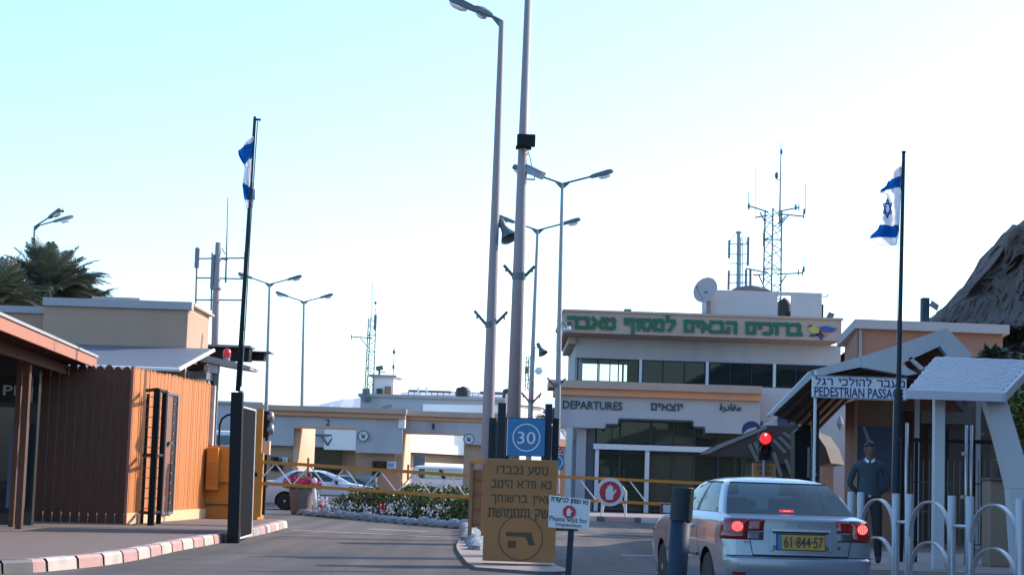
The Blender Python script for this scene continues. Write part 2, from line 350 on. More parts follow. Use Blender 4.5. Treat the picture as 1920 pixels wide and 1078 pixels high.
# ------------------------------------------------------------------ square Hebrew lettering drawn as strokes (w, strokes)
HEB = {
'א': (.78, [[(0,1),(.78,0)],[(.76,1),(.70,.68),(.48,.42)],[(.06,0),(.10,.35),(.30,.60)]]),
'ב': (.78, [[(.04,1),(.52,1),(.62,.88),(.62,0)],[(0,0),(.78,0)]]),
'ג': (.46, [[(.08,1),(.32,1),(.34,.45),(.46,0)],[(.34,.34),(.04,0)]]),
'ד': (.74, [[(0,1),(.74,1)],[(.60,1),(.60,0)]]),
'ה': (.68, [[(0,1),(.58,1),(.66,.88),(.66,0)],[(.08,.42),(.08,0)]]),
'ו': (.20, [[(0,1),(.18,1),(.18,0)]]),
'ח': (.68, [[(0,1),(.60,1),(.66,.9),(.66,0)],[(.08,1),(.08,0)]]),
'ט': (.70, [[(.04,1),(.04,.12),(.14,0),(.58,0),(.68,.12),(.68,.86),(.56,1),(.38,.92)]]),
'י': (.20, [[(0,1),(.18,1),(.18,.55)]]),
'כ': (.64, [[(.04,1),(.48,1),(.62,.82),(.62,.18),(.48,0),(.04,0)]]),
'ך': (.62, [[(0,1),(.52,1),(.60,.9),(.60,-.38)]]),
'ל': (.62, [[(.08,1.42),(.08,1),(.60,1),(.60,.70),(.26,0)]]),
'מ': (.74, [[(0,1),(.16,.78),(.34,1),(.58,1),(.70,.84),(.70,0),(.40,0)],[(.16,.78),(.04,0)]]),
'ם': (.68, [[(.04,1),(.56,1),(.66,.88),(.66,0),(.06,0),(.06,1)]]),
'נ': (.42, [[(.10,1),(.38,1),(.40,0),(0,0)]]),
'ן': (.20, [[(0,1),(.18,1),(.18,-.38)]]),
'ס': (.72, [[(0,1),(.56,1),(.70,.84),(.70,.38),(.52,0),(.24,0),(.08,.36),(.08,1)]]),
'ע': (.68, [[(.04,1),(.24,.24)],[(.66,1),(.62,.42),(.40,.10),(0,-.12)]]),
'ף': (.68, [[(.26,.56),(.08,.62),(.06,1),(.56,1),(.66,.86),(.66,-.38)]]),
'צ': (.70, [[(.02,1),(.62,.08)],[(.68,1),(.62,.68),(.42,.46)],[(.70,0),(0,0)]]),
'ק': (.68, [[(0,1),(.58,1),(.66,.82),(.42,.16)],[(.10,.48),(.10,-.36)]]),
'ר': (.64, [[(0,1),(.50,1),(.62,.86),(.62,0)]]),
'ש': (.84, [[(0,1),(.10,0),(.60,0),(.74,.18),(.84,1)],[(.42,1),(.38,.5),(.06,.34)]]),
'ת': (.74, [[(0,1),(.58,1),(.70,.88),(.70,0)],[(.16,1),(.14,.06),(0,0)]]),
'!': (.10, [[(.05,1),(.05,.34)],[(.05,.07),(.05,0)]]),
' ': (.34, [])}
def heb_mb(mb, s, x0, x1, z0, z1, y, th=.01, wt=.2, slope=0.0, gap=.27):
    """s is in reading order; z0..z1 is the height of the square letters"""
    adv = [HEB[c][0]+gap for c in s]; tot = sum(adv)-gap; kx = (x1-x0)/tot; h = (z1-z0)/(1+0.0); kz = (z1-z0)*(1-wt*.9); pos = tot
    zb = z0+(z1-z0)*wt*.45; hw = (z1-z0)*wt*.5; hwx = min(hw, kx*.14)
    for c in s:
        w, st = HEB[c]; pos -= w
        n = 0
        for line in st:
            P = [Vector((x0+(pos+a)*kx, y, zb+b*kz-slope*((pos+a)*kx-(x1-x0)/2))) for a, b in line]
            for a, b in zip(P, P[1:]):
                n += 1; d = (b-a).normalized(); u = Vector((d.z, 0, -d.x)); hu = math.hypot(u.x*hwx, u.z*hw); e = d*math.hypot(d.x*hwx, d.z*hw)*.98
                yy = -th-.0004*n
                mb.prism([a-e-u*hu+Vector((0,yy,0)), b+e-u*hu+Vector((0,yy,0)), b+e+u*hu+Vector((0,yy,0)), a-e+u*hu+Vector((0,yy,0))], (0, -yy-.0005, 0))
        pos -= gap
def htext(name, s, px0, px1, py0, py1, Y, m, parent, th=.01, wt=.2, slope=0.0):
    mb = MB().mat(m); cx, cy = (px0+px1)/2, (py0+py1)/2
    heb_mb(mb, s, XX(px0, cy, Y), XX(px1, cy, Y), ZZ(cx, py1, Y), ZZ(cx, py0, Y), Y, th, wt, slope)
    return build(name, mb, parent)
# ================================================================== SETTING
mb = MB().mat(M['sand']); mb.quad((-9000,-60,-.012),(9000,-60,-.012),(9000,16000,-.012),(-9000,16000,-.012)); build('ground', mb, kind='structure')
mb = MB().mat(M['asphalt'])
mb.quad((-60,-20,0),(60,-20,0),(60,175,0),(-60,175,0)); build('road', mb, kind='structure')
mb = MB().mat(M['white_line_sun_streak'])
def strip(p, q, w):
    p, q = Vector(p), Vector(q); n = (q-p).normalized().cross(Vector((0,0,1)))*w/2; z = Vector((0,0,.004))
    mb.quad(p-n+z, q-n+z, q+n+z, p+n+z)
strip(G(548,993), G(868,1008), .14); strip(G(690,991), G(800,996), .22)
strip(G(1050,1000), G(1240,1010), .18)  # streak of sunlight through the shade, painted as a pale strip
strip(G(1165,1040), G(1240,1042), .2)
build('road_marking_sun_streak', mb, kind='structure')

# left pavement and its kerb
K = [(-9.5,14),(-7.5,19)] + [tuple(G(x, y).xy) for x, y in ((0,1076),(75,1072),(220,1056),(340,1031),(435,1013),(500,999),(532,990))]
K2 = K + [(K[-1][0]-.05, K[-1][1]+1.0), (K[-1][0]-.6, K[-1][1]+1.7), (K[-1][0]-2.5, K[-1][1]+2.2), (-24, K[-1][1]+3.0)]
def smooth_line(P, st):
    P = [Vector((p[0], p[1], 0)) for p in P]; out = []
    L = [0]
    for a, b in zip(P, P[1:]): L.append(L[-1]+(b-a).length)
    n = int(L[-1]/st); 
    for i in range(n+1):
        s = L[-1]*i/n
        k = max(j for j in range(len(L)) if L[j] <= s+1e-6); k = min(k, len(P)-2)
        t = (s-L[k])/(L[k+1]-L[k]); t0 = P[max(k-1,0)]; t3 = P[min(k+2, len(P)-1)]
        a, b = P[k], P[k+1]
        m0 = (b-t0)*.5 if k > 0 else (b-a); m1 = (t3-a)*.5 if k < len(P)-2 else (b-a)
        f = (b-a).length; m0 = m0.normalized()*f; m1 = m1.normalized()*f
        out.append(a*(2*t**3-3*t*t+1)+m0*(t**3-2*t*t+t)+b*(-2*t**3+3*t*t)+m1*(t**3-t*t))
    return out
KL = smooth_line(K2, .08)
def kerb(line, name, colours, seg=.95, h=.17, w=.2, inner=1):
    mb = MB(); per = max(3, int(round(seg/(line[1]-line[0]).length))) 
    for i in range(len(line)-1):
        a, b = line[i], line[i+1]
        t = (b-a).normalized(); n = Vector((-t.y, t.x, 0))*inner
        k, fr = i//per, i % per
        m = colours(k, a)
        gap = fr == 0
        mb.mat(M['kerb_dark'] if gap else m)
        o = n*(.02 if gap else 0); hh = h-(.015 if gap else 0)
        def prof(p): return [p+o, p+o+n*.015+Vector((0,0,hh*.78)), p+o+n*.05+Vector((0,0,hh)), p+n*w+Vector((0,0,hh)), p+n*w]
        A, B = prof(a), prof(b)
        mb.add(A+B, [(j, j+1, 6+j, 5+j) if inner > 0 else (j+1, j, 5+j, 6+j) for j in range(4)])
        if i in (0, len(line)-2): mb.add(A if i == 0 else B, [(0,1,2,3,4)])
    return build(name, mb, kind='structure')
kerb(KL, 'kerb', lambda k, p: M['kerb_dark'] if p.y < 24.6 else (M['kerb_red'] if k % 2 else M['kerb_white']))
mb = MB().mat(mat('brown_paving', (.165,.118,.10), .85, var=.22, scale=1.3, bump=.5, bscale=9))
P = [Vector((p.x-.02, p.y, .168)) for p in KL]
inner = []
for i in range(len(KL)):
    a, b = KL[max(i-1,0)], KL[min(i+1, len(KL)-1)]; t = (b-a).normalized(); inner.append(KL[i]+Vector((-t.y, t.x, 0))*.19+Vector((0,0,.166)))
for a, b in zip(inner, inner[1:]): mb.quad(a, b, Vector((-30, b.y, .166)), Vector((-30, a.y, .166)))
build('pavement', mb, kind='structure')

# departures forecourt pavement with red and white kerb
yk = 64.5
line = smooth_line([(XX(1045,980,yk), yk),(XX(1225,980,yk), yk),(XX(1262,990,60), 60.5),(9.0,52),(6.2,40),(4.7,30.5),(4.55,26),(4.5,10)], .25)
kerb(line, 'kerb_right', lambda k, p: (M['kerb_red'] if k % 2 else M['kerb_white']) if p.y > 50 else M['kerb_dark'], seg=1.4, inner=1)
mb = MB().mat(M['pink_paving'])
inn = []
for i in range(len(line)):
    a, b = line[max(i-1,0)], line[min(i+1, len(line)-1)]; t = (b-a).normalized(); inn.append(line[i]+Vector((-t.y, t.x, 0))*.19+Vector((0,0,.166)))
pts = inn + [Vector((60,10,.166)), Vector((60,74,.166)), Vector((inn[0].x,74,.166))]
mb.add(pts, [tuple(range(len(pts)-1, -1, -1))])
o = build('pavement_right', mb, kind='structure')

m_ = MB().mat(M['asphalt']); P = [(1.0,12.5,.003),(4.4,12.5,.003),(4.4,14,.09),(1.0,14,.09)]
m_.quad(*P); m_.quad((1.0,14,.09),(4.4,14,.09),(4.4,26.3,.09),(1.0,26.3,.09)); m_.quad((1.0,26.3,.09),(4.4,26.3,.09),(4.4,27.2,.003),(1.0,27.2,.003)); m_.quad((1.0,12.5,.003),(1.0,14,.09),(1.0,26.3,.09),(1.0,27.2,.003)); build('speed_table', m_, kind='structure')
# centre island
IS = [Vector((x, y, 0)) for x, y in ((-.42,28.9),(.8,28.3),(.85,30.5),(.8,36),(.5,43),(-.1,44.5),(-.8,43),(-.95,38),(-.62,31))]
isl = smooth_line([(p.x, p.y) for p in IS]+[(IS[0].x, IS[0].y)], .25)
mb = MB().mat(M['kerb_dark']); n = len(isl)-1
for i in range(n):
    a, b = isl[i], isl[i+1]; z = Vector((0,0,.05)); mb.quad(a, b, b+z, a+z)
mb.mat(M['pink_paving']); mb.add([p+Vector((0,0,.05)) for p in isl[:-1]], [tuple(range(n))])
_ = build('island_pavement', mb, kind='structure', recalc=False)

# rocky mountain on the right
def mountain():
    prof = [(1600,640),(1700,618),(1740,601),(1757,597),(1763,580),(1790,562),(1800,547),(1815,533),(1832,513),(1850,490),(1862,475),(1868,462),(1876,438),(1892,427),(1905,428),(1920,415),(1990,360),(2120,300),(2400,330),(2900,420),(3400,700)]
    Y0 = 420.0; nu, nv = 380, 130; v = []; f = []
    def crest(px):
        for a, b in zip(prof, prof[1:]):
            if a[0] <= px <= b[0]: return a[1]+(b[1]-a[1])*(px-a[0])/(b[0]-a[0])
        return 700
    for i in range(nu):
        px = 1600 + (1800)*((i/(nu-1))**2.3)
        H = max(ZZ(px, crest(px), Y0), .5); x = XX(px, crest(px), Y0)
        for j in range(nv):
            t = j/(nv-1)
            if t < .62:
                u = t/.62; y = Y0-H*1.15*(1-u)-6; z = H*(u**.85)
            else:
                u = (t-.62)/.38; y = Y0+260*u; z = H*(1-u)
            nn = noise.fractal(Vector((x*.045, y*.045, z*.045)), .9, 2.1, 6)
            rd = 1-abs(noise.noise(Vector((x*.025+7, y*.02, z*.09))))*2
            k = min(1, z/10)*(1 if j != int(.62*(nv-1)) else .4)
            rg = (1-abs(noise.fractal(Vector((x*.07, y*.05+5, z*.11)), 1.0, 2.0, 5)))**2; n2 = noise.fractal(Vector((x*.16+3, y*.12, z*.2)), .8, 2.2, 5); v.append(Vector((x+(nn*3+n2*2)*k, y+(nn*9+rd*9+n2*6-rg*7)*k*(.35+.65*math.sin(math.pi*min(1,t/.62))), max(0, z+(nn*1.8+n2*2.0+(rg-.5)*1.8)*k)-.3*(j == 0))))
    for i in range(nu-1):
        for j in range(nv-1):
            a = i*nv+j; f.append((a, a+nv, a+nv+1, a+1))
    m = MB().mat(M['rock']); m.v = v
    for q in f: m.face(q)
    build('mountain', m, kind='structure')
mountain()
# faint far hills
mb = MB().mat(M['hill'])
Yh = 9000
for prof in ([(540,762),(600,758),(625,752),(645,748),(665,747),(690,742),(740,737),(790,731),(850,733),(920,735),(1000,740),(1060,752)],):
    for i in range(len(prof)-1):
        (a, b), (c, d) = prof[i], prof[i+1]
        p, q = W(a, b, Yh), W(c, d, Yh); mb.quad(Vector((p.x, Yh-900, 0)), Vector((q.x, Yh-900, 0)), q, p); mb.quad(p, q, Vector((q.x, Yh+2200, 0)), Vector((p.x, Yh+2200, 0)))
build('hills', mb, kind='structure')

# ================================================================== GATE CANOPY (lanes 2 and 1)
def zc(px, py, Y): return ZZ(px, py, Y)
Yg = 105.0
def gate():
    t = thing('gate_canopy', 'long grey and orange drive through gate canopy marked 2 and 1 behind the flower bed', 'gate canopy', (XX(700,900,Yg), Yg, 0))
    S = Yg/3500
    def X(px, Y=Yg): return XX(px, 830, Y)
    zT2 = zc(625, 763, Yg-2); zO2 = zc(625, 781, Yg-2); zB2 = zc(625, 838, Yg-2)
    zT1 = zc(830, 772, Yg); zO1 = zc(830, 789, Yg); zL1 = zc(810, 815, Yg); zB1 = zc(900, 834, Yg); zL2 = zc(620, 806, Yg)
    d = 9.5
    m = MB().mat(M['orangeband'])
    m.box(XX(440,770,Yg-2), XX(761,770,Yg-2), Yg-2.2, Yg-1.7, zO2, zT2-.28); m.box(XX(761,770,Yg)+.02, XX(960,770,Yg), Yg-.25, Yg+.3, zO1, zT1-.3)
    build('orange_trim', m, t)
    m = MB().mat(M['brownband'])
    m.box(XX(440,770,Yg-2), XX(763,770,Yg-2), Yg-2.45, Yg-1.7, zT2-.275, zT2); m.box(XX(763,770,Yg)+.02, XX(962,770,Yg), Yg-.5, Yg+.3, zT1-.295, zT1)
    m.mat(M['white_wall_lit']); m.box(XX(440,770,Yg-2), XX(760,770,Yg-2), Yg-1.68, Yg+1.2, zT2-.25, zT2-.1); m.box(XX(762,770,Yg), XX(955,770,Yg), Yg+.32, Yg+3.0, zT1-.25, zT1-.1)
    build('cornice', m, t)
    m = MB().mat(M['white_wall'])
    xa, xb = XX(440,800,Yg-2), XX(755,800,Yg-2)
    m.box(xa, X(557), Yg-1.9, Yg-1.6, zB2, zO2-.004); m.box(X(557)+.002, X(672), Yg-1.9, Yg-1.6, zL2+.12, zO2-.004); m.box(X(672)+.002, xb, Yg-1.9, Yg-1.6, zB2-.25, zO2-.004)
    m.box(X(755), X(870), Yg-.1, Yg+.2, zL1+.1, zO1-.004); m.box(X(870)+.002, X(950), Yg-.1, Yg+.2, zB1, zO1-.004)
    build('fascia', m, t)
    m = MB().mat(M['orangeband'])
    m.box(X(557), X(672), Yg-1.95, Yg-1.62, zL2, zL2+.12); m.box(X(748), X(870), Yg-.14, Yg+.16, zL1, zL1+.1)
    build('lintel', m, t)
    # ceiling and walls between lanes
    m = MB().mat(M['beige'])
    m.box(X(470), X(556), Yg-1.4, Yg+8, 0, zL2+.4); build('wall', m, t)
    m = MB().mat(M['beige']); m.box(X(672), X(745), Yg-1.2, Yg+1.2, 0, zL2+.1); m.box(X(735), X(745), Yg+1.203, Yg+8.6, 0, zL2+.1); build('wall', m, t)
    m = MB().mat(M['beige']); m.box(X(870), X(950), Yg+.25, Yg+2.4, 0, zL1+.4); build('wall', m, t)
    m = MB().mat(M['peach']); m.box(X(556)+.01, X(563), Yg-1.5, Yg+8, 0, zL2+.38); build('reveal', m, t); m = MB().mat(M['peach']); m.box(X(745)+.01, X(756), Yg-.0, Yg+8.6, 0, zL1+.3); build('reveal', m, t)
    m = MB().mat(M['orangeband']); m.box(X(540), X(672), Yg-1.3, Yg+1.1, zL2+.42, zL2+.6); m.box(X(745), X(872), Yg+.4, Yg+2.9, zL1+.42, zL1+.6); build('ceiling', m, t)
    for (a, b, c, e) in ((508,530,856,882),(698,724,864,894)):
        m = MB().mat(M['trim']); pbox(m, a, b, c, e, Yg-1.55 if a < 600 else Yg-1.35, .1); w = build('window', m, t)
        m = MB().mat(M['winglass']); pbox(m, a+1.5, b-1.5, c+2, e-2, Yg-1.6 if a < 600 else Yg-1.4, .03); build('pane', m, w)
    for (a, b, c, e, s) in ((523,539,857,867,'PX'),(726,743,865,878,'CI')):
        m = MB().mat(M['signwhite']); pbox(m, a, b, c, e, Yg-1.6, .05); w = build('notice', m, t)
        m = MB().mat(M['blue']); [pbox(m, a+2+k*4, a+4+k*4, c+3, e-3, Yg-1.62, .015) for k in range(3)]; build('faded_mark', m, w)
    for px, py in ((681,817),(879,823)):
        Y = Yg-2.1; c = W(px, py, Y); c.y = Y
        m = MB().mat(M['signwhite']); m.disc(c, .28, .05); w = build('round_sign', m, t)
        m = MB().mat(M['lampgrey']); m.ring(c+Vector((0,-.02,0)), .31, .055, .04)
        m.obox(c+Vector((-.05,-.02,.03)), (.03,0,.03), (0,.01,0), (-.04,0,.1)); m.obox(c+Vector((.06,-.02,0)), (.03,0,.0), (0,.01,0), (.03,0,.1)); m.obox(c+Vector((0,-.02,-.08)), (.1,0,-.02), (0,.01,0), (0,0,.03))
        build('ring', m, w)
    text('number', '2', 611, 619, 785.5, 797.5, Yg-1.9, M['letter'], t, .04, .01)
    text('number', '1', 810, 815, 793.5, 804.5, Yg-.1, M['letter'], t, .04, .01)
    m = MB().mat(M['white_wall_lit']); m.box(XX(748,770,Yg-2), XX(760,770,Yg-2), Yg-2.0, Yg-1.0, zO2-.5, zO2-.01); build('end_block', m, t)
    # small CCTV on the roof edge
    m = MB().mat(M['lampgrey']); c = W(724, 762, Yg); m.obox(c, (.22,.1,.05), (-.1,.2,0), (-.02,0,.09)); m.tube([c+Vector((-.3,.2,-.25)), c], .04); build('camera', m, t)
gate()

# grey gate wing further left, seen between the yellow container and the black post
t = thing('side_canopy', 'grey flat gate building behind the yellow container at the left', 'building', (XX(420,900,112), 112, 0))
m = MB().mat(M['white_wall']); m.box(XX(372,790,112), XX(492,790,112), 112, 116, zc(430,806,112), zc(430,757,112)); build('wall', m, t)
m = MB().mat(M['parapet']); m.box(XX(371,790,112), XX(492,790,112), 111.8, 116.2, zc(430,757,112)+.003, zc(430,752,112)); build('coping', m, t)
for px in (376, 488):
    m = MB().mat(M['white_wall']); m.box(XX(px-3,830,112.5), XX(px+3,830,112.5), 112.5, 113, 0, zc(430,806,112)-.003); build('column', m, t)

# ================================================================== buildings beyond the gate
def simple_building(name, label, px0, px1, py_top, Y, d, m_, cap=None, capm=None, cat='building'):
    x0, x1 = XX(px0, py_top, Y), XX(px1, py_top, Y); z = ZZ((px0+px1)/2, py_top, Y)
    t = thing(name, label, cat, ((x0+x1)/2, Y, 0))
    m = MB().mat(m_); m.box(x0, x1, Y, Y+d, 0, z); build('wall', m, t)
    if cap:
        m = MB().mat(capm); m.box(x0-.2, x1+.2, Y-.2, Y+d+.2, z+.003, z+cap); build('parapet', m, t)
    return t, x0, x1, z
Yb = 150
t, x0, x1, z = simple_building('terminal_building', 'long low pale grey terminal with roof huts and water tanks beyond the gate canopy', 676, 985, 748, Yb, 18, M['white_wall'], .25, M['parapet'])
m = MB().mat(M['beige'])
for i in range(9):
    px = 700+i*30
    m2 = MB().mat(M['winglass']); pbox(m2, px, px+16, 850, 874, Yb-.08, .05); build('window', m2, t)
m = MB().mat(M['white_wall_lit']); pbox(m, 806, 1000, 742, 748, Yb+8, 2); build('roof_kerb', m, t)
m = MB().mat(M['lampgrey'])
for i in range(14):
    px = 765+i*11
    x = XX(px, 735, Yb+6); m.box(x, x+.06, Yb+6, Yb+6.06, z, z+.85)
for h in (.45, .85): m.box(XX(765,735,Yb+6), XX(910,735,Yb+6), Yb+6, Yb+6.06, z+h-.04, z+h)
m.mat(M['lampgrey']); pbox(m, 766, 846, 731.5, 735, Yb+5, .8); pbox(m, 900, 945, 734, 739, Yb+5, .8); m.mat(M['white_wall_lit'])
for a in (800, 842, 890): pbox(m, a, a+11, 740, 744, Yb+3, .5)
build('roof_railing', m, t)
m = MB().mat(M['white_wall_lit'])
for px in (784, 800): pbox(m, px-1.5, px+1.5, 728, 745, Yb+2, .14); m.lathe((XX(px,727,Yb+2), Yb+2.07, ZZ(px,729,Yb+2)), [(.12,0),(.12,.1),(.03,.2)], 8)
build('vent_pipe', m, t)
def tank(px, py0, py1, Y, w, label):
    c = W(px, py1, Y); r = w/2*Y/3500; h = (py1-py0)*Y/3500
    t = thing('water_tank', label, 'water tank', c, 'black rooftop water tanks')
    m = MB().mat(M['tank'], True)
    pr = [(r*.96,0)]
    for i in range(5): pr += [(r, h*(.04+i*.14)), (r, h*(.1+i*.14)), (r*.96, h*(.13+i*.14))]
    pr += [(r*.97,h*.76),(r*.75,h*.88),(r*.3,h*.93)]
    m.lathe(c, pr, 24); build('tank', m, t)
    m = MB().mat(M['tank']); m.lathe(c+Vector((0,0,h*.93)), [(r*.28,0),(r*.28,h*.05),(r*.1,h*.07)], 16); build('lid', m, t)
    return t
tank(868, 724, 746, Yb+1.5, 28, 'black round water tank on the terminal roof left of the grey lamp posts')
tank(955, 727, 748, Yb+1.5, 27, 'black water tank on the terminal roof half hidden behind the thick mast')
# roof hut
Yr = Yb+1
t = thing('roof_hut', 'small white control hut with door on the terminal roof beside the lattice mast', 'roof hut', W(722,746,Yr))
m = MB().mat(M['white_wall_lit'])
xa, xb, xc = XX(698,720,Yr), XX(738,720,Yr), XX(752,720,Yr+2.6); zt, zb = ZZ(722,707,Yr), z
m.prism([(xa,Yr,zb),(xb,Yr,zb),(xc,Yr+2.6,zb),(xa+.5,Yr+2.6,zb)], (0,0,zt-zb)); build('wall', m, t)
m = MB().mat(M['parapet']); m.prism([(xa-.3,Yr-.3,zt+.003),(xb+.2,Yr-.3,zt+.003),(xc+.3,Yr+2.8,zt+.003),(xa+.2,Yr+2.8,zt+.003)], (0,0,.18)); build('roof', m, t)
m = MB().mat(M['winglass']); pbox(m, 706, 717, 728, 742, Yr-.06, .04); build('window', m, t)
m = MB().mat(M['cageorange']); pbox(m, 721, 733, 724, 745, Yr-.3, .25); build('door', m, t)
m = MB().mat(M['lampgrey']); c = W(711, 705, Yr+1); m.tube([c, c+Vector((0,0,.5))], .09); m.obox(c+Vector((0,0,.65)), (.28,0,.06), (0,.2,0), (-.04,0,.17)); m.obox(c+Vector((.3,0,.35)), (.2,0,0), (0,.05,0), (0,0,.04)); build('searchlight', m, t)
m = MB().mat(M['lampgrey']); c = W(737, 708, Yr+1); m.tube([c, c+Vector((.02,0,2.4))], .035, 6); m.lathe(c+Vector((0,0,1.9)), [(.02,0),(.14,.15),(.1,.3),(.02,.4)], 10); m.lathe(c+Vector((0,0,.7)), [(.02,0),(.1,.05),(.1,.3),(.02,.35)], 10); build('antenna', m, t)

def lattice(name, label, pts, Y, w0, w1, step, m_, r=.03, sides=3, cat='radio mast'):
    (pxb, pyb), (pxt, pyt) = pts; b = W(pxb, pyb, Y); tp = W(pxt, pyt, Y)
    t = thing(name, label, cat, b); m = MB().mat(m_)
    n = max(3, int((tp-b).length/step))
    def ring(i):
        f = i/n; c = b.lerp(tp, f); w = w0+(w1-w0)*f
        return [c+Vector((math.cos(a)*w, math.sin(a)*w, 0)) for a in [2*math.pi*k/sides+.35 for k in range(sides)]]
    R = [ring(i) for i in range(n+1)]
    for k in range(sides): m.tube([q[k] for q in R], r*1.5, 6)
    for i in range(n):
        for k in range(sides):
            k2 = (k+1) % sides
            a, c = (R[i][k], R[i+1][k2]) if i % 2 else (R[i][k2], R[i+1][k])
            m.tube([a, c], r*.8, 5); 
            if i % 3 == 0: m.tube([R[i][k], R[i][k2]], r*.8, 5)
    build('lattice', m, t); return t, R
t, R = lattice('radio_mast', 'slim lattice mast with side panel antenna on the pale terminal roof', ((690,752),(697,597)), Yb, .42, .36, .42, M['lampgrey'], .028)
m = MB().mat(M['lampgrey']); c = W(697,600,Yb); m.tube([c, W(698,530,Yb)], .03, 6); m.tube([c+Vector((.25,0,0)), W(704,578,Yb)], .03, 6); m.lathe(W(704,571,Yb), [(.02,0),(.1,.05),(.1,.22),(.02,.26)], 8); build('whip_antenna', m, t)
m = MB().mat(M['greypanel']); pbox(m, 701, 706, 590, 618, Yb, .3); build('panel_antenna', m, t)
m = MB().mat(M['lampgrey']); m.tube([W(697,634,Yb), W(659,631,Yb)], .05, 6); m.tube([W(659,627,Yb), W(659,637,Yb)], .04, 6); m.tube([W(690,650,Yb), W(676,634,Yb)], .04, 6); build('arm', m, t)
m = MB().mat(M['greypanel']); pbox(m, 679, 692, 728, 752, Yb-.3, .8); build('equipment_box', m, t)

# pink building right of the thick mast, turned towards the sun
def turned_wall(name, label, a, b, z0, z1, d, m_, capm=None, cat='building', roofh=.0):
    a, b = Vector(a), Vector(b); t = thing(name, label, cat, ((a.x+b.x)/2, (a.y+b.y)/2, 0))
    n = Vector((-(b-a).y, (b-a).x, 0)).normalized()*d
    m = MB().mat(m_); m.prism([(a.x,a.y,z0),(b.x,b.y,z0),(b.x+n.x,b.y+n.y,z0),(a.x+n.x,a.y+n.y,z0)], (0,0,z1-z0)); build('wall', m, t)
    return t
Yp = 140
t = turned_wall('pink_building', 'sunlit pale pink block behind the thick mast with an overhanging upper floor', (XX(976,760,Yp),Yp-2,0), (XX(1018,760,Yp+2),Yp+2,0), 0, ZZ(1000,763,Yp), 8, M['white_wall_lit'])
m = MB().mat(mat('pink_render', (.78,.60,.54), .9, var=.04)); a = (XX(972,760,Yp-1),Yp-2.8); b = (XX(1023,760,Yp+1),Yp+1.6)
m.prism([(a[0],a[1],ZZ(1000,762,Yp)),(b[0],b[1],ZZ(1000,762,Yp)),(b[0]-1,b[1]+9,ZZ(1000,762,Yp)),(a[0]-1,a[1]+9,ZZ(1000,762,Yp))], (0,0,ZZ(1000,734,Yp)-ZZ(1000,762,Yp))); build('upper_floor', m, t)
Yt = 172
t, R = lattice('telecom_tower', 'far lattice telecom tower with drums and side arms between the two thick posts', ((991,745),(993,668)), Yt, .45, .4, .5, M['lampgrey'], .03)
m = MB().mat(M['greypanel']); pbox(m, 994, 1003, 667, 678, Yt, .3); pbox(m, 984, 992, 688, 700, Yt, .4); m.tube([W(984,689,Yt), W(997,687,Yt)], .05, 5); build('panel_antenna', m, t)
m = MB().mat(M['signwhite']); m.lathe(W(1010,695,Yt), [(.05,0),(.35,.08),(.35,.4)], 14, 'Y'); m.tube([W(1009,695,Yt), W(1024,694,Yt)], .04, 5); m.tube([W(1010,694,Yt), W(1019,686,Yt)], .04, 5); m.tube([W(993,696,Yt), W(1010,696,Yt)], .05, 5); build('dish', m, t)

# pieces seen through the lanes
t = turned_wall('annex_building', 'sunlit white annex wall seen through lane 1', (XX(768,830,131),126,0), (XX(905,830,131),141,0), ZZ(820,850,131), ZZ(820,806,131), 6, M['white_wall_lit'])
m = MB().mat(M['beige']); a = Vector((XX(768,830,131)-.5,128.5,0)); b = Vector((XX(905,830,131),142.5,0)); m.prism([a, b, b+Vector((-2,5,0)), a+Vector((-2,5,0))], (0,0,ZZ(820,851,131))); build('lower_wall', m, t)
m = MB().mat(M['greyroof']); pbox(m, 775, 796, 852, 900, 127.6, .3); build('doorway', m, t)
t = thing('white_low_wall', 'bright low white wall behind the van', 'wall', (XX(840,875,122), 122, 0))
m = MB().mat(M['white_wall_lit']); a = Vector((XX(797,875,121),121,0)); b = Vector((XX(905,875,128),129,0)); m.prism([a,b,b+Vector((-.1,.3,0)),a+Vector((-.1,.3,0))], (0,0,ZZ(830,868,122))); build('wall', m, t)
t = thing('glazed_hall', 'grey glazed hall with a triangular roof brace seen through lane 2', 'building', (XX(625,870,128), 128, 0))
m = MB().mat(M['white_wall']); pbox(m, 570, 646, 800, 838, 128, 4); build('wall', m, t)
m = MB().mat(M['beige']); pbox(m, 640, 676, 838, 900, 129, 3); build('side_wall', m, t)
m = MB().mat(M['doorglass']); pbox(m, 575, 641, 838.5, 880, 128.3, .1); m.mat(M['darkin']); pbox(m, 575, 641, 838.5, 936, 130, .3); build('glazing', m, t)
m = MB().mat(M['lampgrey'])
m.tube([W(588,815,127.8), W(642,816,127.8)], .06, 6); m.tube([W(602,815,127.8), W(614,834,127.8)], .07, 6); m.tube([W(627,815,127.8), W(614,834,127.8)], .07, 6); build('brace', m, t)
t = turned_wall('lit_white_wall', 'small sunlit white wall seen through the right corner of lane 2', (XX(648,825,134),133,0), (XX(680,825,134),136,0), 0, ZZ(660,812,134), 3, M['white_wall_lit'])
m = MB().mat(M['beige']); a = (XX(646,850,133),132.2,0); b = (XX(682,850,134),135.5,0); m.prism([a,b,(b[0],b[1]+.5,0),(a[0],a[1]+.5,0)], (0,0,ZZ(660,839,133))); build('lower_wall', m, t)
t = thing('orange_kiosk', 'low orange and white kiosk beside the departures hall', 'kiosk', (XX(1068,880,92), 92, 0))
m = MB().mat(M['orangeband']); pbox(m, 1040, 1082, 868, 940, 92, 3); build('wall', m, t)
m = MB().mat(M['white_wall']); pbox(m, 1040, 1083, 837, 868, 91.9, 3.3); build('fascia', m, t)
